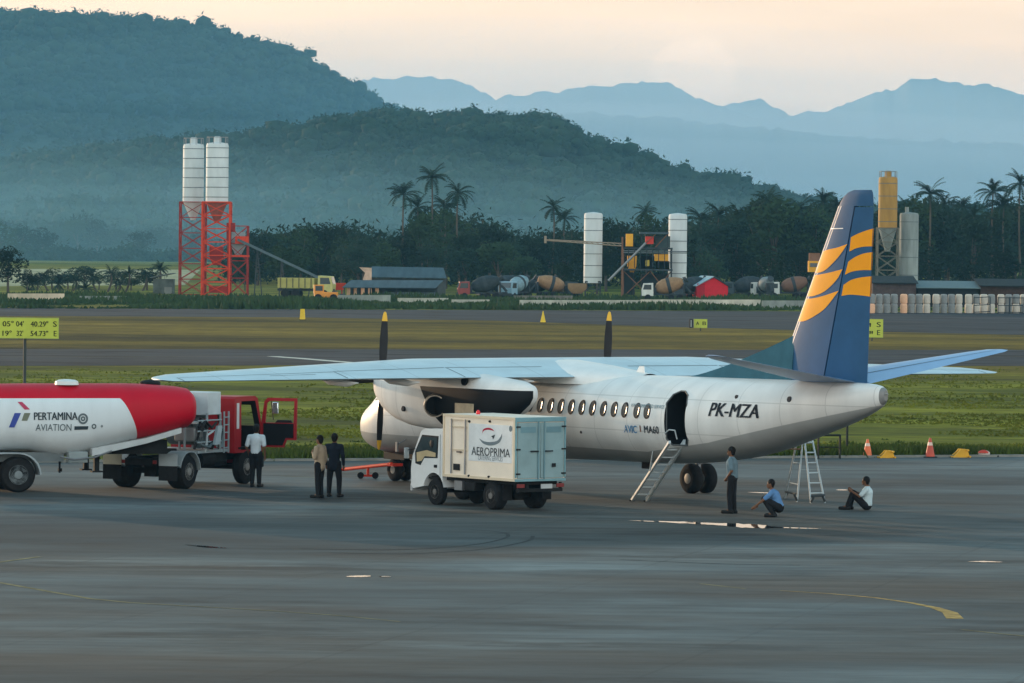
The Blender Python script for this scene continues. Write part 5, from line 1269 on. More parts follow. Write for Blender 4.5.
# low steel frame table and post behind the tail
p = at_z(829, 458.5); t = thing('steel_frame', 'low black steel frame standing at the apron edge behind the step ladder', 'frame', p); WR = mat('frame_black', (.02, .025, .022), .7)
for x in (-.36, .36):
    for y in (-.2, .2):
        b = MB(); b.cyl((x, y, 0), (x, y, .78), .025, .025, 6); b.build('leg', WR, t)
for y in (-.2, .2):
    b = MB(); b.cyl((-.38, y, .78), (.38, y, .78), .028, .028, 6); b.build('top_bar', WR, t)
b = MB(); b.cyl((-.36, 0, .38), (.36, 0, .38), .02, .02, 6); b.build('stretcher', WR, t)
p = at_z(847, 448); t = thing('fence_post', 'thin dark post in the grass behind the tail cone', 'post', p)
b = MB(); b.cyl((0, 0, 0), (0, 0, 1.35), .045, .04, 8); b.build('shaft', WR, t); b = MB(); b.box((0, 0, 1.37), (.12, .12, .05)); b.build('cap', WR, t)
# airfield signs
def board(name, label, px, ybase, w_, z0, z1, lines, group, posts=(0,), thick=.10, rz=0., dark_end=False):
    p = at_z(px, ybase); t = thing(name, label, 'sign', p, rz, group)
    sy = mat('sign_yellow', (.46, .52, .06), .5, var=.08)
    b = MB(); b.box((0, 0, (z0+z1)/2), (w_, thick, z1-z0)); pn = b.build('board', sy, t, bevel=.01)
    b = MB(); b.add([(-w_/2, -thick/2-.004, z0), (w_/2, -thick/2-.004, z0), (w_/2, -thick/2-.004, z1), (-w_/2, -thick/2-.004, z1), (-w_/2+.03, -thick/2-.004, z0+.03), (w_/2-.03, -thick/2-.004, z0+.03), (w_/2-.03, -thick/2-.004, z1-.03), (-w_/2+.03, -thick/2-.004, z1-.03)], [(0, 1, 5, 4), (1, 2, 6, 5), (2, 3, 7, 6), (3, 0, 4, 7)]); b.build('border', mat('sign_border', (.36, .42, .10), .6), pn, smooth=0)
    for x in posts:
        b = MB(); b.cyl((x, thick/2+.03, 0), (x, thick/2+.03, z1-.1), .05, .05, 10); b.build('post', mat('sign_post', (.05, .06, .06), .6), t)
    for (body, x0, x1, v0, v1) in lines:
        b = MB(); add_text(b, body, x1-x0, v1-v0, lambda u, v: Vector((x0+u, -thick/2-.008, v0+v)), .02); b.build('lettering', mat('sign_text', (.02, .025, .015), .7), pn, smooth=0)
    return t
S1 = at_z(24, 425); sc1 = F/S1.y
def sx1(px): return (px-24)/sc1
def sz1_(py): return CH - (py - YH - ROLL*(24-512))*S1.y/F
ln = []
for body, x0, x1, y0, y1 in (('05°', 2, 13, 321, 326.5), ("04'", 15.5, 23, 321, 326.5), ('40.29"', 30, 47.5, 321, 326.5), ('S', 52.5, 56, 321, 326.5), ('119°', -2, 11, 330.5, 336), ("32'", 16, 22.5, 330.5, 336), ('54.73"', 30, 47.5, 330.5, 336), ('E', 53.2, 56, 330.5, 336)):
    ln.append((body, sx1(x0), sx1(x1), sz1_(y1), sz1_(y0)))
xa, xb = sx1(-10), sx1(58)
bs = board('coordinate_sign', 'large yellow position sign with two lines of coordinates, behind the fuel tank', 24, 425, xb-xa, sz1_(338.5), sz1_(317.5), [], None, posts=())
for ch in [o for o in bpy.data.objects if o.parent == bs]: ch.location.x = (xa+xb)/2
bdo = [o for o in bpy.data.objects if o.parent == bs][0]
for (body, x0, x1, v0, v1) in ln:
    b = MB(); add_text(b, body, x1-x0, v1-v0, lambda u, v: Vector((x0+u-(xa+xb)/2, -.058, v0+v)), .02); b.build('lettering', mat('sign_text', (.02, .025, .015), .7), bdo, smooth=0)
b = MB(); b.cyl((0, .09, 0), (0, .09, sz1_(320)), .06, .06, 10); b.build('post', mat('sign_post', (.05, .06, .06), .6), bs)
GS = 'small yellow airfield signs on the grass'
s9 = F/at_z(700, 331).y
board('runway_sign', 'small blank-looking yellow sign with dark end on the strip before the far taxiway, left of the tail fin', 700.5, 331, 13.5/s9, 3/s9, 12/s9, [("A", -4.5/s9, -1.5/s9, 6/s9, 9.5/s9), ("B", 2/s9, 5.5/s9, 6/s9, 9.5/s9)], GS)['label'] = 'small yellow sign with two dark marks, on the grass left of the tail fin'
p = at_z(691, 331); b = MB(); 
t = thing('sign_shroud', 'narrow dark box with a white stripe beside the small yellow sign', 'box', p)
b.box((0, .1, 7.5/s9), (3.4/s9, .3, 9/s9)); b.build('case', BLKP, t, bevel=.01); b = MB(); b.box((0, -.06, 7.5/s9), (.9/s9, .02, 7/s9)); b.build('stripe', mat('stripe_white', (.4, .42, .42), .6), t)
s9 = F/at_z(874, 341).y
board('runway_sign', 'yellow position sign with dark letters just right of the rudder', 872, 341, 22/s9, 3.5/s9, 22/s9, [("S", 4.5/s9, 8.5/s9, 14/s9, 19/s9), ("E", 5/s9, 8/s9, 6/s9, 11/s9), ("'", -2.5/s9, -1.4/s9, 14/s9, 18/s9), ('"', -2.5/s9, .5/s9, 7/s9, 10/s9)], GS)
def ymark(label, px, yb, h_px, w_px, taper):
    p = at_z(px, yb); s9 = F/p.y; t = thing('runway_marker', label, 'marker', p, 0, 'yellow markers along the far taxiway'); h = h_px/s9; w_ = w_px/s9/2
    b = MB(); b.loft([[(-w_, -w_, 0.06), (w_, -w_, .06), (w_, w_, .06), (-w_, w_, .06)], [(-w_*taper, -w_*taper, h), (w_*taper, -w_*taper, h), (w_*taper, w_*taper, h), (-w_*taper, w_*taper, h)]]); b.build('body', mat('marker_yellow', (.75, .50, .02), .5), t)
    b = MB(); b.box((0, 0, .03), (w_*2.3, w_*2.3, .06)); b.build('base', BLKP, t)
ymark('yellow box marker on the far taxiway edge right of the twin silos', 302.5, 320, 11, 5.5, .75); ymark('pointed yellow marker beyond the wing near the right propeller', 543, 323, 12, 5.5, .12)

# ================================================================== PEOPLE
SKIN = mat('skin_brown', (.17, .085, .05), .6, var=.08); SKIN2 = mat('skin_tan', (.22, .12, .07), .6, var=.08)
HAIR = mat('hair_black', (.010, .009, .009), .6); SHOE = mat('shoe_black', (.012, .012, .013), .5); TROU = mat('trousers_black', (.014, .015, .018), .85, var=.2); EYE = mat('eye_dark', (.01, .01, .01), .3)
def capsules(name, segs, m, parent, voxel, smooth_it=4, extra=None):
    """one continuous surface grown round tapered limbs: segs = (p, q, r0, r1) or (p, r, (sx,sy,sz)) balls"""
    b = MB()
    for s_ in segs:
        if len(s_) == 4:
            p, q, r0, r1 = s_; b.cyl(p, q, r0, r1, 12); b.ball(p, r0, 12, 8); b.ball(q, r1, 12, 8)
        else:
            p, r_, sc = s_; b.ball(p, r_, 14, 10, sc)
    o = b.build(name, m, parent)
    md = o.modifiers.new('r', 'REMESH'); md.mode = 'VOXEL'; md.voxel_size = voxel
    sm = o.modifiers.new('s', 'SMOOTH'); sm.factor = .5; sm.iterations = smooth_it
    dg = bpy.context.evaluated_depsgraph_get(); me = bpy.data.meshes.new_from_object(o.evaluated_get(dg))
    o.modifiers.clear(); o.data = me; me.shade_smooth()
    if not me.materials: me.materials.append(m)
    return o
def person(label, loc, facing, J, shirt, short=True, trousers=TROU, skin=SKIN, open_jacket=False, group=None, sc=1.0, long_shirt=0.):
    """J: joints in metres, +X forward, +Y left. body, clothing and hair are grown from the same joints"""
    t = thing('person', label, 'person', loc, facing); t.scale = (sc, sc, sc)
    if group: t['group'] = group
    V = {k: Vector(v) for k, v in J.items()}
    up = (V['neck'] - V['pelvis']).normalized(); fwd = V['look'].normalized()
    chest = V['pelvis'].lerp(V['neck'], .70); waist = V['pelvis'].lerp(V['neck'], .33)
    hd = V['head']; lf = Vector((0, 0, 1)).cross(fwd).normalized()
    B = [(V['pelvis'], waist, .125, .12), (waist, chest, .12, .13), (chest, V['neck'], .12, .07), (V['neck'], hd - Vector((0, 0, .05)), .052, .052), (hd, .100, (.90, .80, 1.18)),
         (hd + fwd*.045 - Vector((0, 0, .065)), .050, (1, .9, .8)), (hd + fwd*.098 - Vector((0, 0, .015)), .016, (1, .8, 1.5)), (hd + lf*.082, .022, (.7, .5, 1.3)), (hd - lf*.082, .022, (.7, .5, 1.3))]
    for s_ in 'lr':
        B += [(V['hip'+s_], V['knee'+s_], .090, .058), (V['knee'+s_], V['ankle'+s_], .056, .038), (V['ankle'+s_], V['toe'+s_], .040, .034),
              (chest.lerp(V['neck'], .5), V['sho'+s_], .07, .055), (V['sho'+s_], V['elb'+s_], .050, .038), (V['elb'+s_], V['wri'+s_], .037, .026)]
        d = (V['wri'+s_] - V['elb'+s_]).normalized(); hdir = (V.get('hand'+s_, V['wri'+s_] + d*.09) - V['wri'+s_]).normalized()
        side = hdir.cross(Vector((0, 1, 0))).normalized() if abs(hdir.y) < .9 else Vector((0, 0, 1))
        w_ = V['wri'+s_]; palm = w_ + hdir*.085
        B.append((w_, palm, .024, .034))
        for k in range(4):
            off = side*(-.027 + .018*k); ln = (.060, .072, .076, .062)[k]; bend = Vector((0, 1 if s_ == 'r' else -1, 0))*.02
            p1 = palm + off + hdir*ln*.55; B += [(palm + off*.9, p1, .0105, .010), (p1, p1 + hdir*ln*.45 + bend, .010, .0085)]
        th0 = w_ + hdir*.03 - side*.028; B += [(th0, th0 - side*.025 + hdir*.035, .012, .011), (th0 - side*.025 + hdir*.035, th0 - side*.028 + hdir*.062, .011, .0095)]
    body = capsules('body', B, skin, t, .0085, 2)
    Sx = [(V['pelvis'] + up*.02, waist, .150, .146), (waist, chest, .146, .158), (chest, V['neck'] - up*.03, .145, .088), (chest + Vector((0, .06, 0)) , chest - Vector((0, .06, 0)), .125, .125)]
    if long_shirt: Sx.append((V['pelvis'] - up*long_shirt, V['pelvis'], .155, .150))
    for s_ in 'lr':
        Sx += [(chest.lerp(V['neck'], .55), V['sho'+s_], .085, .074)]
        if short: Sx.append((V['sho'+s_], V['sho'+s_].lerp(V['elb'+s_], .78), .072, .064))
        else: Sx += [(V['sho'+s_], V['elb'+s_], .072, .056), (V['elb'+s_], V['elb'+s_].lerp(V['wri'+s_], .94), .056, .042)]
    capsules('shirt' if short else 'jacket', Sx, shirt, t, .014, 3)
    Tx = [(V['pelvis'] - up*.02, V['pelvis'] + up*.05, .142, .138)]
    for s_ in 'lr': Tx += [(V['hip'+s_], V['knee'+s_], .108, .080), (V['knee'+s_], V['knee'+s_].lerp(V['ankle'+s_], .93), .078, .062)]
    capsules('trousers', Tx, trousers, t, .014, 3)
    for s_ in 'lr':
        a, q = V['ankle'+s_], V['toe'+s_]; d = (q - a); d.z = 0; d.normalize(); zz = min(a.z, q.z)
        capsules('shoe', [(Vector((a.x, a.y, q.z)) - d*.045, Vector((q.x, q.y, q.z)) + d*.03, .054, .052), (a - Vector((0, 0, .0)), Vector((a.x, a.y, q.z)), .056, .054)], SHOE, t, .012, 2)
    h = capsules('hair', [(hd + Vector((0, 0, .032)) - fwd*.022, .108, (.95, .86, 1.02)), (hd - fwd*.045 - Vector((0, 0, .02)), .085, (.75, .9, 1.1))], HAIR, t, .011, 2)
    for q in (1, -1):
        b = MB(); b.ball(hd + fwd*.088 + lf*.032*q + Vector((0, 0, .012)), .010, 8, 6); b.build('eye', EYE, body)
    return t
def stand(lean=0., spread=.10, hl=None, hr=None, step=0.):
    J = dict(pelvis=(0, 0, .93), neck=(lean, 0, 1.43), head=(lean*1.1+.02, 0, 1.58), look=(1, 0, -.05),
             hipl=(0, .09, .90), hipr=(0, -.09, .90), kneel=(.02+step, spread, .49), kneer=(.02-step, -spread, .49), anklel=(0+step, spread+.01, .09), ankler=(-step*1.2, -spread-.01, .09),
             toel=(.16+step, spread+.03, .042), toer=(.16-step*1.2, -spread-.03, .042), shol=(lean*.9, .185, 1.36), shor=(lean*.9, -.185, 1.36),
             elbl=(-.03, .25, 1.09), elbr=(-.03, -.25, 1.09), wril=(.06, .24, .86), wrir=(.06, -.24, .86))
    if hl: J.update(elbl=hl[0], wril=hl[1])
    if hr: J.update(elbr=hr[0], wrir=hr[1])
    return J
SH_W = mat('shirt_white', (.55, .62, .66), .8, var=.08, scale=6); SH_B = mat('shirt_grey_blue', (.13, .20, .24), .8, var=.12, scale=6); SH_T = mat('shirt_blue', (.10, .22, .42), .8, var=.1, scale=6)
JK_B = mat('jacket_beige', (.36, .29, .21), .85, var=.1, scale=5); JK_D = mat('jacket_navy_black', (.012, .016, .026), .85, var=.2, scale=5)
def gpt(px, py): p = at_z(px, py); return (p.x, p.y, 0)
person('man in a white short-sleeved shirt and black trousers standing by the open lorry cab', gpt(255.5, 487), R(78), stand(.03, .09, hl=((-.02, .26, 1.08), (.10, .22, .90))), SH_W, sc=1.06)
person('man in a beige jacket and black trousers, left of the two men on the apron', gpt(319.5, 498), R(150), stand(.0, .075, hl=((.02, .24, 1.10), (.14, .12, 1.22)), hr=((-.04, -.24, 1.10), (.02, -.22, .87))), JK_B, short=False, sc=1.02, skin=SKIN2, long_shirt=.06)
person('man in dark jacket and trousers, right of the man in the beige jacket', gpt(334, 497), R(75), stand(.0, .15, step=.05), JK_D, short=False, sc=1.04, long_shirt=.10)
person('man in a grey-blue shirt standing beside the main wheels of the aeroplane', gpt(732, 513.5), R(165), stand(.02, .085, hl=((-.03, .23, 1.10), (.11, .10, .93)), hr=((-.03, -.23, 1.10), (.11, -.10, .93)), step=.03), SH_B, sc=1.04)
crouch = dict(pelvis=(-.12, 0, .27), neck=(.06, 0, .70), head=(.10, 0, .86), look=(1, .1, -.25), hipl=(-.12, .10, .27), hipr=(-.12, -.10, .27), kneel=(.26, .17, .48), kneer=(.26, -.17, .48),
              anklel=(.02, .14, .10), ankler=(.02, -.14, .10), toel=(.18, .16, .042), toer=(.18, -.16, .042), shol=(.05, .18, .64), shor=(.05, -.18, .64), elbl=(.26, .24, .46), elbr=(.26, -.24, .46), wril=(.46, .20, .30), wrir=(.44, -.22, .32))
person('man in a blue shirt squatting on the apron between the standing man and step ladder', gpt(774, 517), R(172), crouch, SH_T, sc=1.0)
sit = dict(pelvis=(-.02, 0, .15), neck=(-.03, 0, .62), head=(.02, 0, .78), look=(1, -.1, -.08), hipl=(.03, .10, .14), hipr=(.03, -.10, .14), kneel=(.36, .12, .44), kneer=(.36, -.12, .46),
           anklel=(.50, .12, .10), ankler=(.44, -.13, .10), toel=(.66, .13, .045), toer=(.60, -.15, .045), shol=(-.02, .185, .56), shor=(-.02, -.185, .56), elbl=(.15, .26, .38), elbr=(.16, -.25, .40), wril=(.36, .16, .50), wrir=(.37, -.12, .52))
person('man in a white shirt sitting on the apron with knees drawn up', gpt(866, 510), R(170), sit, mat('shirt_pale', (.50, .62, .66), .8, var=.08, scale=6), sc=1.0)

# ================================================================== CONCRETE PLANT AND TREES BEYOND THE AIRFIELD
def zat(px, py, Y): return at_y(px, py, Y).z
def xat(px, Y, py=280): return at_y(px, py, Y).x
SILOW = mat('silo_white', (.60, .64, .64), .6, var=.12, scale=.8, stretch=(1, 1, .25)); SEAM = mat('silo_seam', (.12, .15, .16), .7)
SILOY = mat('silo_yellow', (.38, .21, .05), .65, var=.25, scale=.9, stretch=(1, 1, .25)); SILOG = mat('silo_grey', (.26, .29, .28), .7, var=.3, scale=.8, stretch=(1, 1, .2))
RED = mat('lattice_red_sunlit', (.62, .055, .018), .6, var=.2, scale=.6); REDD = mat('lattice_dark_red', (.30, .030, .020), .65, var=.3, scale=.6)  # the brighter red holds the sun's glow in its colour
YEL = mat('plant_yellow', (.75, .36, .03), .6, var=.2, scale=.8); RUST = mat('plant_rust', (.20, .10, .06), .8, var=.3, scale=1); DKS = mat('plant_dark_steel', (.045, .055, .06), .8, var=.3, scale=1)
CEM = mat('cement_grey', (.33, .33, .30), .9, var=.3, scale=.6, col2=(.20, .20, .18)); ROOF = mat('roof_blue_grey', (.06, .09, .105), .7, var=.25, scale=.5, stretch=(3, .3, 1)); 
def silo(label, px0, px1, ytop, ybot, Y, m, base_z=0., rings=6, cap=True, group='cement silos', cone_to=None):
    xa, xb = xat(px0, Y), xat(px1, Y); r = (xb-xa)/2; x = (xa+xb)/2; pm = (px0+px1)/2
    z1, z0 = zat(pm, ytop, Y), zat(pm, ybot, Y)
    t = thing('cement_silo', label, 'silo', (x, Y, 0), 0, group)
    b = MB(); prof = [(z0, r), (z1-.25*r, r), (z1-.05, r*.93), (z1, r*.80), (z1+.12, .05)]
    b.lathe(prof, (0, 0, 0), (0, 0, 1), 32); b.build('drum', m, t)
    for k in range(rings):
        z = z0 + (z1-z0)*(k+.5)/rings; b = MB(); b.lathe([(z-.04, r+.01), (z-.04, r+.03), (z+.04, r+.03), (z+.04, r+.01)], (0, 0, 0), (0, 0, 1), 28, cap=False); b.build('hoop', SEAM, t)
    if cone_to is not None:
        zc = cone_to; b = MB(); b.lathe([(zc, r*.22), (z0-.01, r*.97)], (0, 0, 0), (0, 0, 1), 24); b.build('cone', m, t)
    if cap:
        b = MB(); b.lathe([(z1, .42), (z1+.75, .42), (z1+.80, .30)], (0, 0, 0), (0, 0, 1), 14); b.build('filter', m, t)
        b = MB()
        for k in range(10):
            a = 2*math.pi*k/10; b.cyl((r*.92*math.cos(a), r*.92*math.sin(a), z1-.1), (r*.92*math.cos(a), r*.92*math.sin(a), z1+.7), .04, .04, 5)
            a2 = 2*math.pi*(k+1)/10; b.cyl((r*.92*math.cos(a), r*.92*math.sin(a), z1+.7), (r*.92*math.cos(a2), r*.92*math.sin(a2), z1+.7), .04, .04, 5)
        b.build('railing', STEEL, t)
    return t, r, z0
def frame(t, hw, hd, z0, z1, n, m, m2, wd=.13):
    c = [(-hw, -hd), (hw, -hd), (hw, hd), (-hw, hd)]
    for (x, y) in c: b = MB(); b.box((x, y, (z0+z1)/2), (wd*1.6, wd*1.6, z1-z0)); b.build('leg', m, t)
    for k in range(n+1):
        z = z0 + (z1-z0)*k/n; b = MB()
        for i in range(4):
            p, q = c[i], c[(i+1) % 4]; b.cyl((*p, z), (*q, z), wd*.7, wd*.7, 4)
        b.build('ring_beam', m, t)
        if k < n:
            z2 = z0 + (z1-z0)*(k+1)/n; b = MB()
            for i in range(4):
                p, q = c[i], c[(i+1) % 4]; b.cyl((*p, z), (*q, z2), wd*.5, wd*.5, 4); b.cyl((*q, z), (*p, z2), wd*.5, wd*.5, 4)
            b.build('bracing', m2, t)
Y1 = 600.
t, r, z0 = silo('left of the twin white silos, standing on a dark red lattice tower', 182, 203, 144, 202, Y1+4, SILOW, group='twin silos on red lattice towers')
frame(t, r+.25, r+.25, 0, z0, 6, REDD, REDD, .10)
b = MB(); b.lathe([(z0-2.2, .3), (z0-.02, r*.95)], (0, 0, 0), (0, 0, 1), 20); b.build('cone', SILOW, t)
t, r, z0 = silo('right of the twin white silos, standing on a sun-brightened red lattice tower', 205, 227.5, 143, 202, Y1, SILOW, group='twin silos on red lattice towers')
frame(t, r+.30, r+.25, 0, z0, 7, RED, RED, .13)
b = MB(); b.lathe([(z0-2.4, .3), (z0-.02, r*.95)], (0, 0, 0), (0, 0, 1), 20); b.build('cone', mat('cone_grey_red', (.30, .10, .07), .6), t)
b = MB(); b.loft([[(-1*k, -.9*k, z), (1*k, -.9*k, z), (1*k, .9*k, z), (-1*k, .9*k, z)] for k, z in ((.4, 3.6), (.8, 4.6), (.8, 5.8))]); b.build('weigh_hopper', REDD, t)
b = MB(); b.box((.3, -1.2, .7), (2.2, .3, .8)); b.build('lower_guard', REDD, t)
x0 = xat(238, Y1); mt_ = thing('mixing_tower', 'red mixing tower with grey hopper beside the twin silos, at the top of the conveyor', 'tower', (x0, Y1, 0))
frame(mt_, 1.15, 1.3, 0, zat(238, 226, Y1), 4, REDD, REDD, .10)
b = MB(); b.box((0, 0, zat(238, 256, Y1)), (2.6, 2.8, .22)); b.build('platform', RED, mt_)
b = MB(); b.loft([[(-.8*k, -.8*k, z), (.8*k, -.8*k, z), (.8*k, .8*k, z), (-.8*k, .8*k, z)] for k, z in ((.4, zat(238, 256, Y1)+.1), (1, zat(238, 247, Y1)), (1, zat(238, 232, Y1)))]); b.build('hopper', mat('hopper_grey', (.30, .36, .38), .6), mt_)
b = MB(); b.box((.5, -1.4, zat(238, 240, Y1)), (1.6, .2, .9)); b.build('side_panel', RED, mt_)
b = MB(); b.box((-.9, 0, zat(230, 232, Y1)), (1.0, 1.2, 2.2)); b.build('lift_housing', REDD, mt_)
# conveyor
pa = Vector((xat(238, Y1), Y1-1.5, zat(238, 240, Y1))); pb_ = Vector((xat(337, Y1), Y1-4, zat(337, 286, Y1)))
cv = thing('conveyor', 'long grey inclined conveyor rising from the red hopper to the mixing tower', 'conveyor', (pb_.x, pb_.y, 0)); o_ = Vector((pb_.x, pb_.y, 0))
b = MB(); d = (pa-pb_); 
for s_ in (-.3, .3): b.cyl(pb_-o_+Vector((0, s_, 0)), pa-o_+Vector((0, s_, 0)), .11, .11, 4)
b.cyl(pb_-o_+Vector((0, 0, .1)), pa-o_+Vector((0, 0, .1)), .15, .15, 4); b.build('belt_frame', mat('conveyor_grey', (.10, .135, .145), .6), cv)
for k in (.25, .55, .8):
    q = pb_.lerp(pa, k)-o_; b = MB(); b.cyl(q, (q.x-.3, q.y, 0), .07, .07, 5); b.cyl(q, (q.x+.6, q.y, 0), .07, .07, 5); b.build('leg', DKS, cv)
rh = thing('feed_hopper', 'red feed hopper at the foot of the conveyor beside the sheds', 'hopper', (xat(336, Y1-6), Y1-6, 0))
b = MB(); 
za, zb = zat(336, 283, Y1-6), zat(336, 290, Y1-6); hw = (xat(346, Y1)-xat(326, Y1))/2
b.loft([[(-hw*.7, -.6, zb), (hw*.7, -.6, zb), (hw*.7, .6, zb), (-hw*.7, .6, zb)], [(-hw, -1, za), (hw, -1, za), (hw, 1, za), (-hw, 1, za)]]); b.build('bin', RED, rh)
for s_ in (-1, 1):
    b = MB(); b.box((s_*hw*.6, 0, zb/2), (.15, 1.2, zb)); b.build('leg', REDD, rh)
# ---- lorries of the plant
def lorry_base(t, cabm, L=6.6):
    b = MB(); b.box((0, 0, .95), (L, .9, .25)); b.build('chassis', DKS, t)
    b = MB(); b.prism([(L/2-1.75, .75), (L/2-.05, .75), (L/2+.02, 1.6), (L/2-.25, 2.55), (L/2-1.7, 2.62)], lambda x, z: Vector((x, -1.15, z)), lambda x, z: Vector((x, 1.15, z))); c = b.build('cab', cabm, t, smooth=20)
    for s_ in (-1, 1):
        b = MB(); b.prism([(L/2-1.45, 1.65), (L/2-.22, 1.65), (L/2-.42, 2.38), (L/2-1.45, 2.38)], lambda x, z: Vector((x, s_*1.12, z)), lambda x, z: Vector((x, s_*1.165, z))); b.build('window', GLS, c, smooth=0)
    b = MB(); b.add([(L/2+.03, -1, 1.68), (L/2+.03, 1, 1.68), (L/2-.20, .95, 2.45), (L/2-.20, -.95, 2.45)], [(0, 1, 2, 3)]); b.build('windscreen', GLS, c, smooth=0)
    b = MB(); b.box((L/2+.03, 0, .72), (.15, 2.3, .35)); b.build('bumper', DKS, c)
    for x in (L/2-.95, -L/2+1.0, -L/2+2.25):
        for s_ in (-1, 1):
            b = MB(); b.lathe([(-.16, .30), (-.16, .46), (-.1, .5), (.1, .5), (.16, .46), (.16, .30)], (x, s_*1.0, .5), (0, 1, 0), 18); w_ = b.build('wheel', RUB, t)
            b = MB(); b.lathe([(-.12, .28), (.12, .28)], (x, s_*1.0, .5), (0, 1, 0), 12); b.build('rim', HUBM, w_)
def mixer(label, px, ybase, rz, cabm, drumm, band=None):
    p = at_z(px, ybase); t = thing('mixer_lorry', label, 'concrete mixer', p, rz, 'concrete mixer lorries of the plant')
    lorry_base(t, cabm); t.scale = (.80, .80, .80)
    b = MB(); d = Vector((-.965, 0, .26)).normalized(); b.lathe([(0, .35), (.35, .78), (1.2, 1.12), (2.3, 1.18), (3.3, .95), (4.1, .58), (4.15, .45), (4.0, .1)], (1.25, 0, 1.75), d, 24); dr_ = b.build('drum', drumm, t)
    b = MB(); b.lathe([(1.75, 1.165), (1.76, 1.19), (2.25, 1.19), (2.26, 1.165)], (1.25, 0, 1.75), d, 24, cap=False); b.build('drum_band', band or DKS, dr_)
    b = MB(); b.box((-2.9, 0, 1.8), (.25, 1.3, 1.5)); b.cyl((-2.9, 0, 3.0), (-3.3, 0, 3.25), .25, .5, 10); b.build('charge_hopper', DKS, t)
    b = MB(); b.cyl((-3.1, 0, 2.1), (-3.9, 0, 1.2), .16, .2, 8); b.build('chute', DKS, t)
    b = MB(); b.box((1.35, 0, 1.45), (.35, 1.5, 1.0)); b.build('drum_stand', DKS, t)
    return t
CABS = {'white': mat('lorry_white', (.6, .62, .58), .5), 'red': mat('lorry_red', (.22, .035, .03), .5), 'blue': mat('lorry_blue', (.20, .34, .42), .5), 'dark': mat('lorry_dark', (.05, .07, .08), .6), 'orange': mat('lorry_orange', (.70, .26, .03), .5)}
DR_T = mat('drum_tan', (.30, .18, .095), .6, var=.2); DR_D = mat('drum_dark', (.035, .045, .05), .7, var=.3); DR_G = mat('drum_grey', (.16, .20, .21), .6, var=.2); DR_B = mat('drum_pale_blue', (.20, .30, .34), .6, var=.3)
mixer('concrete mixer with dull red cab, leftmost of the mixer row', 480, 299.5, R(185), CABS['red'], DR_D)
mixer('dark concrete mixer between the red cab and the pale blue drum', 500, 298.8, R(195), CABS['dark'], DR_D)
mixer('concrete mixer with pale blue drum, in the middle of the mixer row', 516, 299.2, R(240), CABS['blue'], DR_B)
mixer('dark concrete mixer between the pale blue and the tan drum', 536, 298.6, R(200), CABS['dark'], DR_D)
mixer('concrete mixer with tan drum, at the right end of the mixer row', 556, 299, R(10), CABS['dark'], DR_T)
mixer('concrete mixer with white cab and tan drum beneath the yellow plant', 664, 301, R(178), CABS['white'], DR_T)
mixer('dark concrete mixer parked between the tan drum and the red shed', 688, 300, R(215), CABS['dark'], DR_D)
mixer('concrete mixer seen from behind with grey drum, left of the tail fin', 764, 299.5, R(105), CABS['white'], DR_G)
mixer('concrete mixer with white cab and brown drum nearest the tail fin', 789, 299, R(182), CABS['white'], mat('drum_brown', (.18, .10, .07), .7))
mixer('concrete mixer with dark drum parked between two others left of the tail fin', 742, 299, R(190), CABS['dark'], DR_D)
# dump lorry and loader on the left
p = at_z(306, 298); t = thing('dump_lorry', 'yellow dump lorry with ribbed tipping body beside the conveyor', 'lorry', p, R(-8)); lorry_base(t, mat('lorry_pale_yellow', (.50, .46, .16), .5))
b = MB(); b.box((-1.0, 0, 1.75), (4.3, 2.3, 1.15)); tb_ = b.build('tipper_body', mat('tipper_yellow', (.42, .38, .12), .6), t)
for k in range(6):
    b = MB(); b.box((-2.8+.72*k, -1.19, 1.75), (.14, .08, 1.1)); b.build('rib', mat('tipper_rib', (.16, .15, .07), .7), tb_)
p = at_z(325, 301.5); t = thing('wheel_loader', 'small orange wheel loader in front of the shed', 'loader', p, R(5))
b = MB(); b.box((.1, 0, .75), (2.6, 1.3, .6)); b.build('body', CABS['orange'], t, bevel=.05)
b = MB(); b.box((-.7, 0, 1.35), (1.1, 1.1, 1.0)); c = b.build('cab', CABS['orange'], t, bevel=.03)
b = MB(); b.box((-.7, -.56, 1.45), (.8, .02, .55)); b.build('window', GLS, c)
for x in (-.8, .9):
    for s_ in (-1, 1): b = MB(); b.cyl((x, s_*.6, .42), (x, s_*.9, .42), .42, .42, 16); b.build('wheel', RUB, t)
b = MB(); b.box((1.9, 0, .5), (.5, 1.6, .7)); b.build('bucket', DKS, t); b = MB(); b.cyl((.8, .4, 1.0), (1.8, .4, .6), .08, .08, 6); b.build('arm', CABS['orange'], t)
# ---- sheds
def slab(name, m, par, quad, th=.08):
    b = MB(); v = [Vector(q) for q in quad]; n_ = (v[1]-v[0]).cross(v[3]-v[0]).normalized()*th
    b.add(v + [q+n_ for q in v], [(3,2,1,0),(4,5,6,7),(0,1,5,4),(1,2,6,5),(2,3,7,6),(3,0,4,7)]); return b.build(name, m, par, smooth=0)
Ys = 585.
xo = xat(392, Ys); t = thing('open_shed', 'low open shed with blue-grey sheet roof and warm lit panels at its left end', 'shed', (xo, Ys, 0))
X = lambda px: xat(px, Ys)-xo; Zz = lambda py, px=392: zat(px, py, Ys)
slab('roof', ROOF, t, [(X(343), -2.6, Zz(287.6, 343)), (X(436), -2.6, Zz(288.3, 436)), (X(443), 4.5, Zz(281, 420)), (X(350), 4.5, Zz(281, 350))])
for k in range(5):
    b = MB(); x0_, x1_ = X(346+k*7.1), X(346+k*7.1+6.2); b.box(((x0_+x1_)/2, -1.8, (Zz(288)+Zz(295.5))/2), (x1_-x0_, .06, Zz(288)-Zz(295.5)), rz=-1.0); b.build('panel', mat('panel_cream', (.80, .52, .34), .7, var=.15), t)
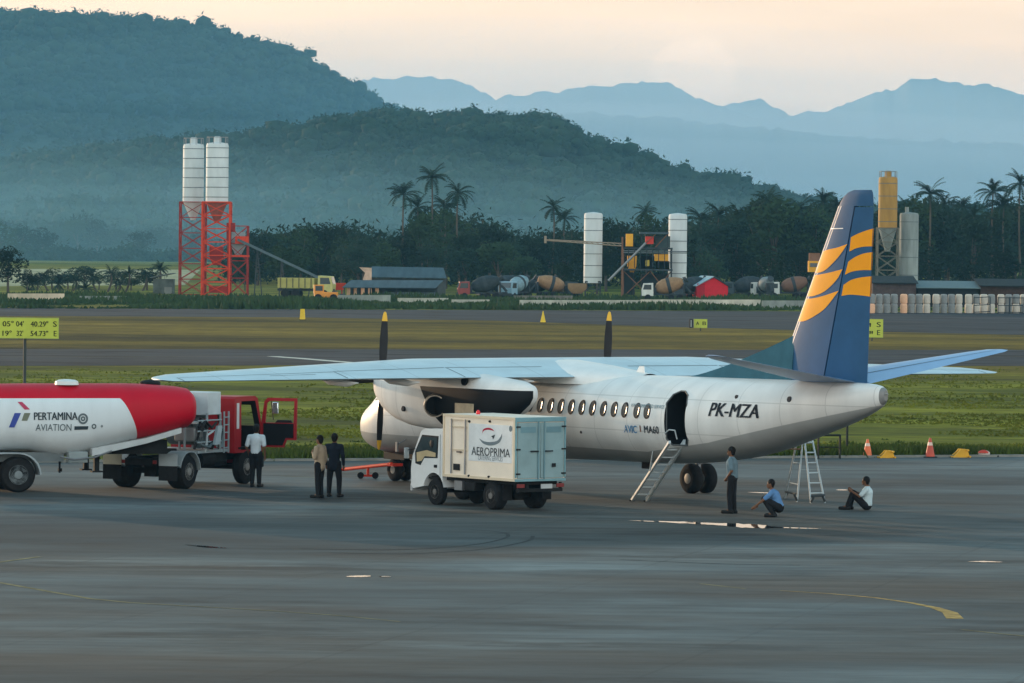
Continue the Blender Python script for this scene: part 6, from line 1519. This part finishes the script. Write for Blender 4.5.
for k in range(8):
    b = MB(); b.box((X(345+k*13), -2.2, Zz(288.3)/2), (.15, .15, Zz(288.3))); b.build('post', DKS, t)
b = MB(); b.box((0, 3.9, Zz(282)/2), (X(438)-X(348), .12, Zz(283))); b.build('back_wall', mat('shed_wall_dark', (.05, .06, .06), .9), t)
b = MB(); b.box((X(412), -.5, Zz(292)/2), (5.5, 1.2, Zz(292))); b.build('stacked_goods', mat('shed_goods', (.10, .14, .17), .8, var=.5, scale=1.5), t)
Yb = 615.; xo = xat(405, Yb); t = thing('long_building', 'long dull building with blue-grey roof and pale gable, behind the open shed', 'building', (xo, Yb, 0))
X = lambda px: xat(px, Yb)-xo; Zz = lambda py: zat(405, py, Yb)
slab('roof', ROOF, t, [(X(368), -4, Zz(277.5)), (X(447), -4, Zz(278)), (X(443), 3, Zz(268)), (X(371), 3, Zz(267.5))])
b = MB(); b.box(((X(372)+X(446))/2, -3, Zz(278)/2), (X(446)-X(372), .3, Zz(278.5))); b.build('wall', mat('building_wall_dark', (.07, .08, .08), .9, var=.4, scale=.5), t)
b = MB(); b.prism([(-.0, 0), (.0, Zz(277)), (0, Zz(277))], lambda u, z: Vector((X(368), -4+u, z)), lambda u, z: Vector((X(369), -4+u, z)))
b = MB(); b.prism([(X(364), 0), (X(372.5), 0), (X(372.5), Zz(268)), (X(360), Zz(267.5)), (X(366), Zz(273)), (X(364), Zz(279))], lambda x, z: Vector((x, -4.2, z)), lambda x, z: Vector((x, -3.8, z))); b.build('gable', mat('gable_peach', (.55, .38, .28), .8, var=.3, scale=1), t, smooth=0)
# red gabled shed
Yr = 600.; xo = xat(712, Yr); t = thing('red_shed', 'small bright red gabled shed with blue-grey roof behind the low wall', 'shed', (xo, Yr, 0))
X = lambda px: xat(px, Yr)-xo; Zz = lambda py: zat(712, py, Yr)
b = MB(); pr = [(X(698), 0), (X(727), 0), (X(727), Zz(286)), (X(713), Zz(277.5)), (X(698), Zz(285))]
b.prism(pr, lambda x, z: Vector((x, -3, z)), lambda x, z: Vector((x-1.2, 5, z))); b.build('wall', mat('shed_red', (.62, .018, .030), .7, var=.1), t, smooth=0)
slab('roof', mat('roof_pale_blue', (.26, .38, .44), .7, var=.1), t, [(X(695.5), -3.3, Zz(286.3)), (X(713), -3.3, Zz(276.6)), (X(713)-1.2, 5.3, Zz(276.6)), (X(695.5)-1.2, 5.3, Zz(286.3))], .1)
slab('roof', DKS, t, [(X(713), -3.3, Zz(276.6)), (X(729.5), -3.3, Zz(286.8)), (X(729.5)-1.2, 5.3, Zz(286.8)), (X(713)-1.2, 5.3, Zz(276.6))], .1)
b = MB(); b.box((X(700), -3.06, 1.0), (.9, .06, 2.0)); b.build('door', mat('shed_door', (.40, .015, .025), .7), t)
# hut at the left
Yh = 610.; xo = xat(163, Yh); t = thing('hut', 'small weathered hut with sloping roof left of the red towers', 'hut', (xo, Yh, 0))
X = lambda px: xat(px, Yh)-xo; Zz = lambda py: zat(163, py, Yh)
b = MB(); b.box(((X(154)+X(174))/2, 0, Zz(279)/2), (X(174)-X(154), 3, Zz(279))); wl_ = b.build('wall', mat('hut_wall', (.10, .12, .11), .9, var=.4, scale=1), t)
slab('roof', mat('hut_roof', (.16, .19, .19), .8), t, [(X(151), -2, Zz(278)), (X(172), -2, Zz(273.5)), (X(175), 2, Zz(273.5)), (X(153), 2, Zz(278))])
b = MB(); b.box((X(169), -1.54, Zz(287)/2), (.9, .06, Zz(287))); b.build('door', mat('hut_door', (.22, .24, .22), .8), wl_)
# low roofs on the right
for (label, pxa, pxb, ya, yb_, m_) in (('low brown roofed building just right of the tail fin', 871, 914, 281, 294, mat('low_wall_brown', (.08, .06, .058), .9, var=.3)), ('low dark building with pale roof edge right of the grey silo', 916, 976, 286, 296, mat('low_wall_dark', (.018, .022, .024), .9)), ('low dark shed at the far right behind the stacked bags', 978, 1040, 284, 296, mat('low_wall_rust', (.055, .035, .028), .9, var=.3))):
    Y_ = 560.; xo = xat((pxa+pxb)/2, Y_); t = thing('low_building', label, 'building', (xo, Y_, 0)); w_ = xat(pxb, Y_)-xat(pxa, Y_); zt = zat((pxa+pxb)/2, ya+2, Y_)
    b = MB(); b.box((0, 0, zt/2), (w_, 6, zt)); b.build('wall', m_, t)
    slab('roof', mat('low_roof_pale', (.13, .18, .19), .8) if 'pale' in label else mat('low_roof_dark', (.022, .03, .032), .9, var=.3), t, [(-w_/2-.2, -3.6, zt-.02), (w_/2+.2, -3.6, zt-.02), (w_/2+.2, 3.4, zt+.7), (-w_/2-.2, 3.4, zt+.7)])
# ---- middle plant
Y2 = 622.
t, r, z0 = silo('left one of the two slim white silos beside the yellow plant', 583.5, 602, 213, 283, Y2, SILOW, rings=6, cap=False, group='slim white silos of the yellow plant', cone_to=1.8)
frame(t, r*.8, r*.8, 0, z0+.2, 2, DKS, DKS, .10)
t, r, z0 = silo('right one of the two slim white silos beside the yellow plant', 668, 686.5, 214, 279, Y2+3, SILOW, rings=6, cap=False, group='slim white silos of the yellow plant', cone_to=1.8)
frame(t, r*.8, r*.8, 0, z0+.2, 2, DKS, DKS, .10)
xo = xat(646, Y2); t = thing('batching_plant', 'yellow batching plant platform on tall legs between the two slim white silos', 'concrete plant', (xo, Y2-2, 0))
X = lambda px: xat(px, Y2-2)-xo; Zz = lambda py: zat(646, py, Y2-2)
def pb2(name, m, px0, px1, y0, y1, d=2.4, y=0): b = MB(); b.box(((X(px0)+X(px1))/2, y, (Zz(y0)+Zz(y1))/2), (X(px1)-X(px0), d, Zz(y0)-Zz(y1))); return b.build(name, m, t)
pb2('deck', DKS, 620, 672, 268.8, 270.6, 3.4); b = MB(); xh, xw = (X(627)+X(636.5))/2, (X(636.5)-X(627))/2
b.loft([[(xh+a_*xw*k, c_*1.1*k, z) for a_, c_ in ((-1, -1), (1, -1), (1, 1), (-1, 1))] for k, z in ((.35, Zz(273)), (.9, Zz(266)), (1, Zz(256)))]); b.build('hopper', YEL, t)
for q in range(622, 672, 6):
    b = MB(); b.cyl((X(q), -1.6, Zz(268)), (X(q), -1.6, Zz(249.5)), .05, .05, 5); b.build('rail_post', DKS, t)
for (q0, y0, q1, y1) in ((623, 297, 650, 271), (650, 297, 623, 271), (650, 297, 671, 271), (671, 297, 650, 271), (641, 247, 655, 234), (655, 247, 667, 234)):
    b = MB(); b.cyl((X(q0), -.9, Zz(y0)), (X(q1), -.9, Zz(y1)), .06, .06, 5); b.build('brace', RUST, t); pb2('control_box', YEL, 656, 669, 261, 268.8); pb2('mixer_drum', RUST, 640, 653, 256, 268.8)
pb2('upper_hopper', YEL, 654, 668, 254, 260.8, 2.2); pb2('gauge_box', mat('gauge_yellow', (.50, .36, .06), .6), 645, 649, 260, 266, .1, -1.25)
pb2('top_hopper', YEL, 625.5, 632.5, 234, 246.5, 1.8); pb2('motor_box', mat('motor_red', (.62, .05, .03), .6), 645, 653, 236.5, 244, 1.6); pb2('canopy', ROOF, 639, 668, 232, 234, 2.6); pb2('upper_deck', DKS, 622, 672, 247.5, 249.3, 2.8)
for q in (623, 634, 650, 664, 671): pb2('leg', RUST if q < 630 else DKS, q-.7, q+.7, 247.5, 297.5, .2, -1.0 if q % 2 else 1.0)
for q in (641, 655, 667): pb2('post', DKS, q-.4, q+.4, 234, 247.5, .12)
pb2('side_screen', mat('screen_dark', (.06, .09, .09), .8), 655, 670, 236, 247.4, .1, 1.0)
for py in (251, 252.8): b = MB(); b.cyl((X(622), -1.5, Zz(py)), (X(686), -1.5, Zz(py)), .05, .05, 5); b.build('handrail', STEEL, t)
b = MB(); b.cyl((X(608), -2.2, Zz(281)), (X(645), -2.2, Zz(243)), .16, .16, 6); b.build('screw_conveyor', STEEL, t)
b = MB(); b.box((X(628), .3, Zz(283)), (1.2, 1.5, 3.0)); b.box((X(655), .6, Zz(284)), (3.4, 1.2, 2.4)); b.build('lower_screen', mat('under_plant_dark', (.02, .028, .03), .9), t)
jb = thing('jib_boom', 'thin lattice boom reaching left across the slim white silo', 'boom', (xat(622, Y2-4), Y2-4, 0)); xo = jb.location.x
P = [Vector((xat(q, Y2-4)-xo, 0, zat(q, w_, Y2-4))) for q, w_ in ((545, 239.5), (622, 243.5), (622, 246), (545, 240.3))]
b = MB(); b.cyl(P[0], P[1], .07, .07, 5); b.cyl(P[3], P[2], .07, .07, 5)
for k in range(14):
    u = k/14; b.cyl(P[0].lerp(P[1], u), P[3].lerp(P[2], u+.07), .035, .035, 4)
b.build('boom', mat('boom_rust', (.30, .24, .18), .8), jb); b = MB(); b.cyl((0, 0, 0), (0, 0, P[1].z+.8), .12, .12, 8); b.build('mast', RUST, jb); b = MB(); b.box(P[0], (.3, .3, .9)); b.build('boom_head', mat('boom_rust', (.30, .24, .18), .8), jb)
# tan hopper bin at the end of the mixer row
p = at_z(577, 299.5); t = thing('storage_bin', 'tan storage bin between the mixer row and the slim white silo', 'bin', p)
b = MB(); b.loft([[(-1.0*k, -.8*k, z), (1.0*k, -.8*k, z), (1.0*k, .8*k, z), (-1.0*k, .8*k, z)] for k, z in ((.6, .7), (1.1, 1.3), (1.1, 1.9))]); b.build('bin', mat('bin_tan', (.26, .17, .09), .7), t)
for s_ in (-.6, .6): b = MB(); b.box((s_, 0, .4), (.12, 1.2, .8)); b.build('leg', DKS, t)
# ---- right plant
Y3 = 640.
t, r, z0 = silo('tall yellow cement silo on a lattice frame just right of the tail fin', 877.5, 896.5, 177, 228, Y3, SILOY, rings=4, group='silos right of the tail fin')
frame(t, r+.1, r+.1, 0, z0, 5, mat('frame_grey_brown', (.16, .15, .12), .8), mat('frame_grey_brown', (.16, .15, .12), .8), .10); b = MB(); b.lathe([(z0-3, .3), (z0-.02, r*.97)], (0, 0, 0), (0, 0, 1), 20); b.build('cone', SILOG, t)
t, r, z0 = silo('grey streaked silo standing beside the tall yellow silo', 899, 918, 213, 284, Y3+2, SILOG, rings=4, cap=False, group='silos right of the tail fin')
b = MB(); b.lathe([(0, r*.9), (z0-.02, r*.9)], (0, 0, 0), (0, 0, 1), 20); b.build('skirt', DKS, t); b = MB(); b.lathe([(zat(908, 213, Y3+2), .25), (zat(908, 207, Y3+2), .25)], (-.3, 0, 0), (0, 0, 1), 10); b.build('vent_pipe', SILOG, t)
xo = xat(814, Y3-20); t = thing('plant_cabin', 'small yellow cabin raised on a post just left of the tail fin', 'cabin', (xo, Y3-20, 0)); Zz = lambda py: zat(814, py, Y3-20)
b = MB(); b.box((0, 0, (Zz(261)+Zz(272))/2), (1.5, 1.4, Zz(261)-Zz(272))); c = b.build('cabin', YEL, t); b = MB(); b.box((0, 0, (Zz(253)+Zz(261))/2), (1.3, 1.3, Zz(253)-Zz(261)-.01)); b.build('upper_box', RUST, t)
b = MB(); b.box((-.1, -.72, Zz(265)), (.9, .04, .5)); b.build('window', GLS, c); b = MB(); b.box((.2, 0, Zz(272)/2), (.3, .3, Zz(272))); b.build('post', DKS, t)

# ---- walls, bags and fence
def wall(label, px0, px1, ybase, h_px, m, Yoff=0):
    p0, p1 = at_z(px0, ybase+.0), at_z(px1, ybase+.0); c = (p0+p1)/2; d = p1-p0; h = h_px*p0.y/F
    t = thing('concrete_wall', label, 'wall', c, math.atan2(d.y, d.x)); n = max(1, int(d.length/4)); L = d.length/n
    for k in range(n):
        b = MB(); b.box((-d.length/2 + L*(k+.5), 0, h/2), (L-.05, .25, h)); b.build('panel', m, t)
CW = mat('wall_pale', (.42, .41, .35), .9, var=.3, scale=.6, stretch=(1, 1, .3)); CWG = mat('wall_grey', (.24, .26, .24), .9, var=.3, scale=.6)
wall('pale cream low wall at the far left beyond the taxiway', 8, 64, 301.5, 8, mat('wall_cream', (.56, .46, .34), .9, var=.3, scale=.5)); wall('grey low wall broken off beside the banana plants', 80, 126, 301.5, 5.5, CWG)
wall('low grey wall in front of the open shed', 338, 390, 303, 8, CWG); wall('pale low wall right of the open shed', 398, 448, 303, 5, CW); wall('short pale wall below the red mixer cab', 452, 489, 305, 5.5, CW)
wall('long pale low wall in front of the mixers and slim silos', 520, 640, 307, 7, CW); wall('bright pale low wall in front of the white cab mixer and red shed', 641, 760, 307.5, 8, mat('wall_bright', (.52, .48, .40), .9, var=.3, scale=.5)); wall('grey low wall left of the tail fin', 762, 866, 308.5, 8, CWG)
wall('brown low wall behind the long pale wall', 514, 572, 302.5, 7, mat('wall_brown', (.15, .14, .12), .9, var=.3))
BAGM = [mat('bag_cream', (.55, .50, .42), .9, var=.2, scale=2), mat('bag_grey', (.25, .26, .25), .9, var=.25, scale=2), mat('bag_sunlit', (.80, .46, .28), .9, var=.15, scale=2)]  # the peach tone is low sunlight painted into the bag colour
ords = ['first', 'second', 'third', 'fourth', 'fifth', 'sixth', 'seventh', 'eighth', 'ninth', 'tenth', 'eleventh', 'twelfth', 'thirteenth', 'fourteenth', 'fifteenth', 'sixteenth', 'seventeenth', 'eighteenth', 'nineteenth', 'twentieth', 'twenty-first', 'twenty-second', 'twenty-third', 'twenty-fourth', 'twenty-fifth', 'twenty-sixth', 'twenty-seventh', 'twenty-eighth', 'twenty-ninth', 'thirtieth']
def bag_mesh(m, w_, h):
    b = MB(); rg = []
    for k, (s_, z) in enumerate(((.86, 0), (.98, .12), (1.0, .5), (.97, .85), (.80, .97), (.4, 1.0))):
        rg.append([Vector((math.copysign(abs(math.cos(q))**.6, math.cos(q))*w_/2*s_, math.copysign(abs(math.sin(q))**.6, math.sin(q))*w_/2*s_, z*h)) for q in [2*math.pi*i/16 for i in range(16)]])
    b.loft(rg); return b.mesh('bulk_bag', m, 60)
sB = F/at_z(940, 313).y; bw, bh = 7.4/sB, 9.6/sB; bms = [bag_mesh(m, bw, bh) for m in BAGM]
px = 871.5; k = 0
while px < 1036:
    gi = random.choice([0, 0, 1, 1, 1]) if not (865 < px < 878 or 896 < px < 908) else 2
    for row in (0, 1):
        p = at_z(px, 313.2); o = bpy.data.objects.new('bulk_bag', bms[gi if random.random() < .8 else 1]); COL.objects.link(o)
        o.location = (p.x, p.y+.3, row*(bh-.01)); o.rotation_euler = (0, 0, random.uniform(-.2, .2)); s_ = random.uniform(.94, 1.03); o.scale = (s_, s_, 1)
        nm = {'bag_cream': 'cream', 'bag_grey': 'greyish', 'bag_sunlit': 'sun-tinted'}[o.data.materials[0].name]
        tag(o, '%s bulk bag, %s row, %s from the left of the stacked line' % (nm, 'upper' if row else 'lower', ords[k]), 'bulk bag', 'bulk bags stacked along the far taxiway')
    k += 1; px += 7.6 if k % 4 else 9.6
for (q0, q1, lab) in ((998, 1009, 'dark steel barrier frame leaning before the bags, left one'), (1010, 1023, 'dark steel barrier frame before the bags at the right edge'), (974, 990, 'dark slanting barrier frame before the bags, farthest left')):
    p = at_z((q0+q1)/2, 314); t = thing('barrier_frame', lab, 'barrier', p, 0, 'steel barrier frames before the bags'); w_ = (q1-q0)/sB; h = 17/sB
    for s_ in (-1, 1): b = MB(); b.cyl((s_*w_/2, 0, 0), (s_*w_/2, 0, h), .05, .05, 5); b.build('post', DKS, t)
    for z in (.1, .5, .95): b = MB(); b.cyl((-w_/2, 0, z*h), (w_/2, 0, z*h + (.0 if q0 > 990 else .1)), .045, .045, 5); b.build('bar', DKS, t)

# ---- vegetation
def leaf_mat(name, c1, c2, sc=.25): return mat(name, c2, .9, col2=c1, scale=sc, spec=.08)
LF = [leaf_mat('leaves_dark', (.010, .024, .016), (.024, .046, .026)), leaf_mat('leaves_mid', (.016, .036, .018), (.050, .085, .036)), leaf_mat('leaves_blue', (.014, .032, .022), (.030, .058, .036))]
BARK = mat('bark', (.09, .075, .06), .9, var=.3, scale=3)
def crown_mesh(seed, m, n=2600, wide=.42, low=.22, leaf=.022):
    rnd = random.Random(seed); V = []; Fc = []
    lobes = []
    for k in range(13):
        a = rnd.random()*6.283; rr = wide*rnd.random()**.6*.72; z = low + .16 + (1-low-.30)*rnd.random()
        rr *= 1.15 - .75*abs((z-.55)/.6); lobes.append((math.cos(a)*rr, math.sin(a)*rr, z, rnd.uniform(.11, .20)))
    lobes.append((0, 0, .84, .15)); lobes.append((0, 0, .55, .24))
    for q in range(n):
        lx, ly, lz, lr = lobes[rnd.randrange(len(lobes))]; a = rnd.random()*6.283; c = rnd.uniform(-.85, 1); s_ = math.sqrt(1-c*c); rr = lr*(.70+.38*rnd.random())
        if mnoise.noise(Vector((lx*9+s_*math.cos(a)*2, ly*9+s_*math.sin(a)*2, lz*9+c*2))) < -.22: continue
        p = Vector((lx+rr*s_*math.cos(a), ly+rr*s_*math.sin(a), lz+rr*c*.85)); i = len(V)
        u = Vector((rnd.gauss(0, 1), rnd.gauss(0, 1), rnd.gauss(0, .5))).normalized(); v = u.orthogonal().normalized()
        l = leaf*(.6+rnd.random()*.9); V += [p-u*l, p+v*l*.6, p+u*l, p-v*l*.6]; Fc.append((i, i+1, i+2, i+3))
    me = bpy.data.meshes.new('crown'); me.from_pydata(V, [], Fc); me.materials.append(m); return me, lobes
def trunk_mesh(seed, lobes):
    rnd = random.Random(seed); b = MB(); b.cyl((0, 0, 0), (.01, 0, .30), .026, .019, 7); b.cyl((.01, 0, .30), (0, .01, .60), .019, .010, 6)
    for (x, y, z, r_) in lobes[:7]: b.cyl((.008, 0, .26+.2*rnd.random()), (x*.8, y*.8, z-.02), .010, .004, 5)
    return b.mesh('trunk', BARK, 60)
TREES = []
for k, (mi, w_, lw) in enumerate(((0, .42, .16), (1, .46, .2), (0, .36, .15), (2, .5, .2), (1, .34, .28))):
    cm, lb_ = crown_mesh(100+k, LF[mi], wide=w_, low=lw); TREES.append((cm, trunk_mesh(k, lb_)))
def tree(label, loc, h, kind, group, wscale=1.0):
    t = thing('broadleaf_tree', label, 'tree', loc, random.random()*6.28, group); t.scale = (h*wscale, h*wscale, h)
    for nm, me in zip(('crown', 'trunk'), TREES[kind]):
        o = bpy.data.objects.new(nm, me); COL.objects.link(o); o.parent = t
    return t
def frond(mb, az, el, L, droop, rnd, w_=.16):
    pts = []; p = Vector((0, 0, 0)); e = el; n = 7
    for k in range(n+1):
        pts.append(p.copy()); p = p + Vector((math.cos(az)*math.cos(e), math.sin(az)*math.cos(e), math.sin(e)))*L/n; e -= droop/n
    side = Vector((-math.sin(az), math.cos(az), 0))
    for k in range(n):
        a, q = pts[k], pts[k+1]; m_ = (a+q)/2; wl = w_*L*math.sin(math.pi*(k+.9)/(n+1.2))**.7
        d = (q-a).normalized(); dn = Vector((0, 0, -1))
        for s_ in (1, -1):
            for j in range(2):
                st = a.lerp(q, .5*j); tip = st + side*s_*wl + d*wl*.45 + dn*wl*.55
                mb.add([st, st.lerp(q, .42) if j == 0 else q, tip], [(0, 1, 2)])
def palm_mesh(seed, n=28, L=.27, droop=1.45, m=None):
    rnd = random.Random(seed); b = MB()
    for k in range(n):
        frond(b, k*2.399 + rnd.uniform(-.2, .2), rnd.uniform(-.5, 1.45), L*rnd.uniform(.8, 1.1), droop*rnd.uniform(.7, 1.2), rnd, .17)
    return b.mesh('crown', m or LF[0], 0)
def palm_trunk(seed, lean=.05):
    rnd = random.Random(seed); b = MB(); pts = [Vector((lean*math.sin(k/6*2.2)*1.0, 0, k/6)) for k in range(7)]; pts = [Vector((p.x-pts[-1].x, 0, p.z)) for p in pts]
    for k in range(6): b.cyl(pts[k], pts[k+1], .017-.0012*k, .0158-.0012*k, 6)
    return b.mesh('trunk', BARK, 60)
PALMS = [(palm_mesh(k), palm_trunk(k, .05*(1 if k % 2 else -1))) for k in range(4)]
def palm(label, px, ytop, Y, group, k=None, crown=2.9, name='coconut_palm'):
    k = random.randrange(4) if k is None else k; p = at_y(px, 280, Y); ht = zat(px, ytop, Y) - crown*.55
    t = thing(name, label, 'palm tree', (p.x, Y, 0), 0, group)
    o = bpy.data.objects.new('trunk', PALMS[k][1]); COL.objects.link(o); o.parent = t; o.scale = (10, 10, ht)
    o = bpy.data.objects.new('crown', PALMS[k][0]); COL.objects.link(o); o.parent = t; o.location = (0, 0, ht); s_ = crown/.30; o.scale = (s_, s_, s_); o.rotation_euler = (0, 0, random.random()*6)
    return t
G1 = 'coconut palms in the tree line'
for (px, yt, Y, lab, k) in ((403, 182, 690, 'tall coconut palm with two tiers of fronds, leftmost of the tall palms over the grey sheds', 0), (431, 166, 700, 'tallest coconut palm, rising above the dark crowns over the grey sheds', 1), (457, 181, 690, 'tall coconut palm right of the tallest one over the grey sheds', 2), (417, 196, 705, 'shorter palm tucked left of the tallest palm', 3),
                          (444, 195, 706, 'shorter palm tucked right of the tallest palm', 1),
                          (553, 198, 720, 'slender lone palm with small round head left of the slim white silo', 3), (564, 209, 735, 'bushy palm just right of the slender lone palm', 0), (645, 203, 720, 'palm with wide fronds between the two slim white silos', 2)):
    t = palm(lab, px, yt, Y, G1, k, 3.1 if px < 500 else 2.6); t['label'] = ' '.join(lab.split()[:16])
rp = [(700, 207), (718, 203), (738, 205), (757, 197), (768, 189), (783, 200), (799, 198), (822, 190), (837, 196), (905, 198), (929, 181), (944, 192), (962, 197), (973, 204), (992, 180), (1003, 194), (1019, 171)]
for i, (px, yt) in enumerate(rp):
    side = 'left of the tail fin' if px < 850 else 'right of the tail fin'; n_ = sum(1 for q, _ in rp[:i] if (q < 850) == (px < 850))
    palm('dark coconut palm, %s from the left of those %s' % (ords[n_], 'between red shed and tail fin' if px < 850 else 'right of the tail fin'), px, yt, 690+random.uniform(-20, 40), G1, None, random.uniform(2.6, 3.4))
BL = [(32, 276), (45, 271), (58, 277), (76, 274), (94, 272), (111, 266), (129, 267), (146, 268), (160, 262), (28, 284), (86, 282), (120, 279)]
for i, (px, yt) in enumerate(sorted(BL)):
    palm('ragged banana plant beyond the low walls, %s from the left' % ords[i], px, yt, 620+random.uniform(-8, 20), 'banana plants left of the red towers', None, random.uniform(1.3, 1.9), 'banana_plant')
# tree line
TOP = smooth_profile([(190, 262), (228, 256), (245, 236), (262, 228), (285, 224), (320, 226), (345, 224), (372, 227), (392, 238), (408, 226), (420, 210), (440, 206), (456, 212), (466, 226), (482, 212), (494, 222), (515, 232), (540, 230), (560, 224), (585, 226), (610, 224), (640, 218), (665, 216), (690, 218), (715, 210), (745, 204), (775, 202), (800, 204), (825, 200), (850, 202), (880, 204), (905, 205), (930, 198), (955, 204), (975, 212), (1000, 200), (1030, 196), (1060, 196)])
zones_ = [(345, 'behind the conveyor'), (450, 'behind the grey sheds'), (580, 'behind the mixer row'), (700, 'behind the slim white silos'), (868, 'between red shed and tail fin'), (1100, 'right of the tail fin')]
cnt = {}
px = 240
while px < 1045:
    zn = next(z for lim, z in zones_ if px < lim); cnt[zn] = cnt.get(zn, 0) + 1
    Y = 690 + random.uniform(-25, 40); q = at_y(px, 280, Y); h = zat(px, TOP(px) + random.choice((-9, -4, 0, 3, 8, 12)) + random.uniform(-2, 2), Y)
    tree('leafy tree in the front row %s, %s from the left' % (zn, ords[cnt[zn]-1]), (q.x, Y, 0), h, random.randrange(5), 'front row of the tree line', random.uniform(.75, 1.05))
    px += random.uniform(15, 24)
# shrubs in front of the tree line
cnt = {}
px = 245
while px < 1040:
    zn = next(z for lim, z in zones_ if px < lim); cnt[zn] = cnt.get(zn, 0) + 1
    Y = 655 + random.uniform(-8, 10); q = at_y(px, 280, Y)
    tree('low bush below the trees %s, %s from the left' % (zn, ords[cnt[zn]-1]), (q.x, Y, 0), random.uniform(4.0, 7.0), random.randrange(5), 'bushes at the foot of the tree line', random.uniform(1.0, 1.4))
    px += random.uniform(26, 40)
q = at_y(8, 280, 600); tree('large dark tree at the left edge beside the pale wall', (q.x, 600, 0), zat(8, 244, 600), 0, None, 1.15)
q = at_y(-20, 280, 600); tree('dark tree cut by the left edge of the picture', (q.x, 600, 0), zat(8, 240, 600), 3, None, 1.15)
q = at_y(25, 280, 600); tree('smaller dark bush right of the large tree at the left edge', (q.x, 603, 0), zat(25, 268, 603), 2, None, 1.2)
for i, px in enumerate((38, 52, 68, 84, 99, 116, 131, 147)):
    q = at_y(px, 290, 640 + (i % 3)*6); tree('low dark bush behind the low walls at the left, %s from the left' % ords[i], (q.x, q.y, 0), (2.2, 2.8, 2.4, 3.2, 2.0, 2.6, 2.3, 3.0)[i], i % 5, 'bushes behind the low walls at the left', 1.9)
# far trees behind the field on the left
FT = smooth_profile([(-30, 222), (15, 219), (50, 226), (80, 216), (92, 214), (105, 222), (130, 228), (160, 226), (200, 232), (240, 236), (300, 232), (400, 232), (520, 230)])
px, i = -15, 0
while px < 400:
    Y = 1380 + random.uniform(-60, 60); q = at_y(px, 270, Y); h = zat(px, FT(px)+random.uniform(-2, 4), Y)
    tree('misty blue tree beyond the pale field, %s from the left' % ords[i], (q.x, Y, 0), h, random.randrange(5), 'misty trees beyond the pale field', random.uniform(1.0, 1.35)); i += 1
    px += random.uniform(15, 22)
# the wood behind as one mass of leaf clumps
def wood(name, label, y0, y1, prof, pa, pb, n, drop, m, seed, leaf=.28):
    rnd = random.Random(seed); vs = []; fs = []
    for q in range(n):
        px = rnd.uniform(pa, pb); Y = rnd.uniform(y0, y1); top = zat(px, prof(px)+drop+9*mnoise.noise(Vector((px*.045, Y*.02, seed)))+rnd.uniform(-1, 4), Y); p = at_y(px, 280, Y); z = top*rnd.random()**.6; s_ = rnd.uniform(.8, 1.7)
        for k in range(26):
            b_ = len(vs); c = (p.x+rnd.gauss(0, s_), Y+rnd.gauss(0, s_), max(.1, z+rnd.gauss(0, s_*.6)))
            for _ in range(3): vs.append((c[0]+rnd.gauss(0, leaf), c[1]+rnd.gauss(0, leaf), c[2]+rnd.gauss(0, leaf)))
            fs.append((b_, b_+1, b_+2))
    me = bpy.data.meshes.new(name); me.from_pydata(vs, [], fs); me.materials.append(m); o = bpy.data.objects.new(name, me); COL.objects.link(o); tag(o, label, 'wood', kind='stuff')
wood('woodland', 'dark wood standing behind the concrete plant', 720, 850, TOP, 232, 1060, 4200, 10, LF[0], 5)
wood('understorey', 'dark undergrowth below the misty trees beyond the pale field', 1310, 1340, lambda px: 254, -40, 260, 1100, 0, LF[2], 8, .4)
wood('far_woodland', 'hazy wood beyond the pale field at the left', 1430, 1560, FT, -40, 560, 2600, 4, LF[2], 6, .5)
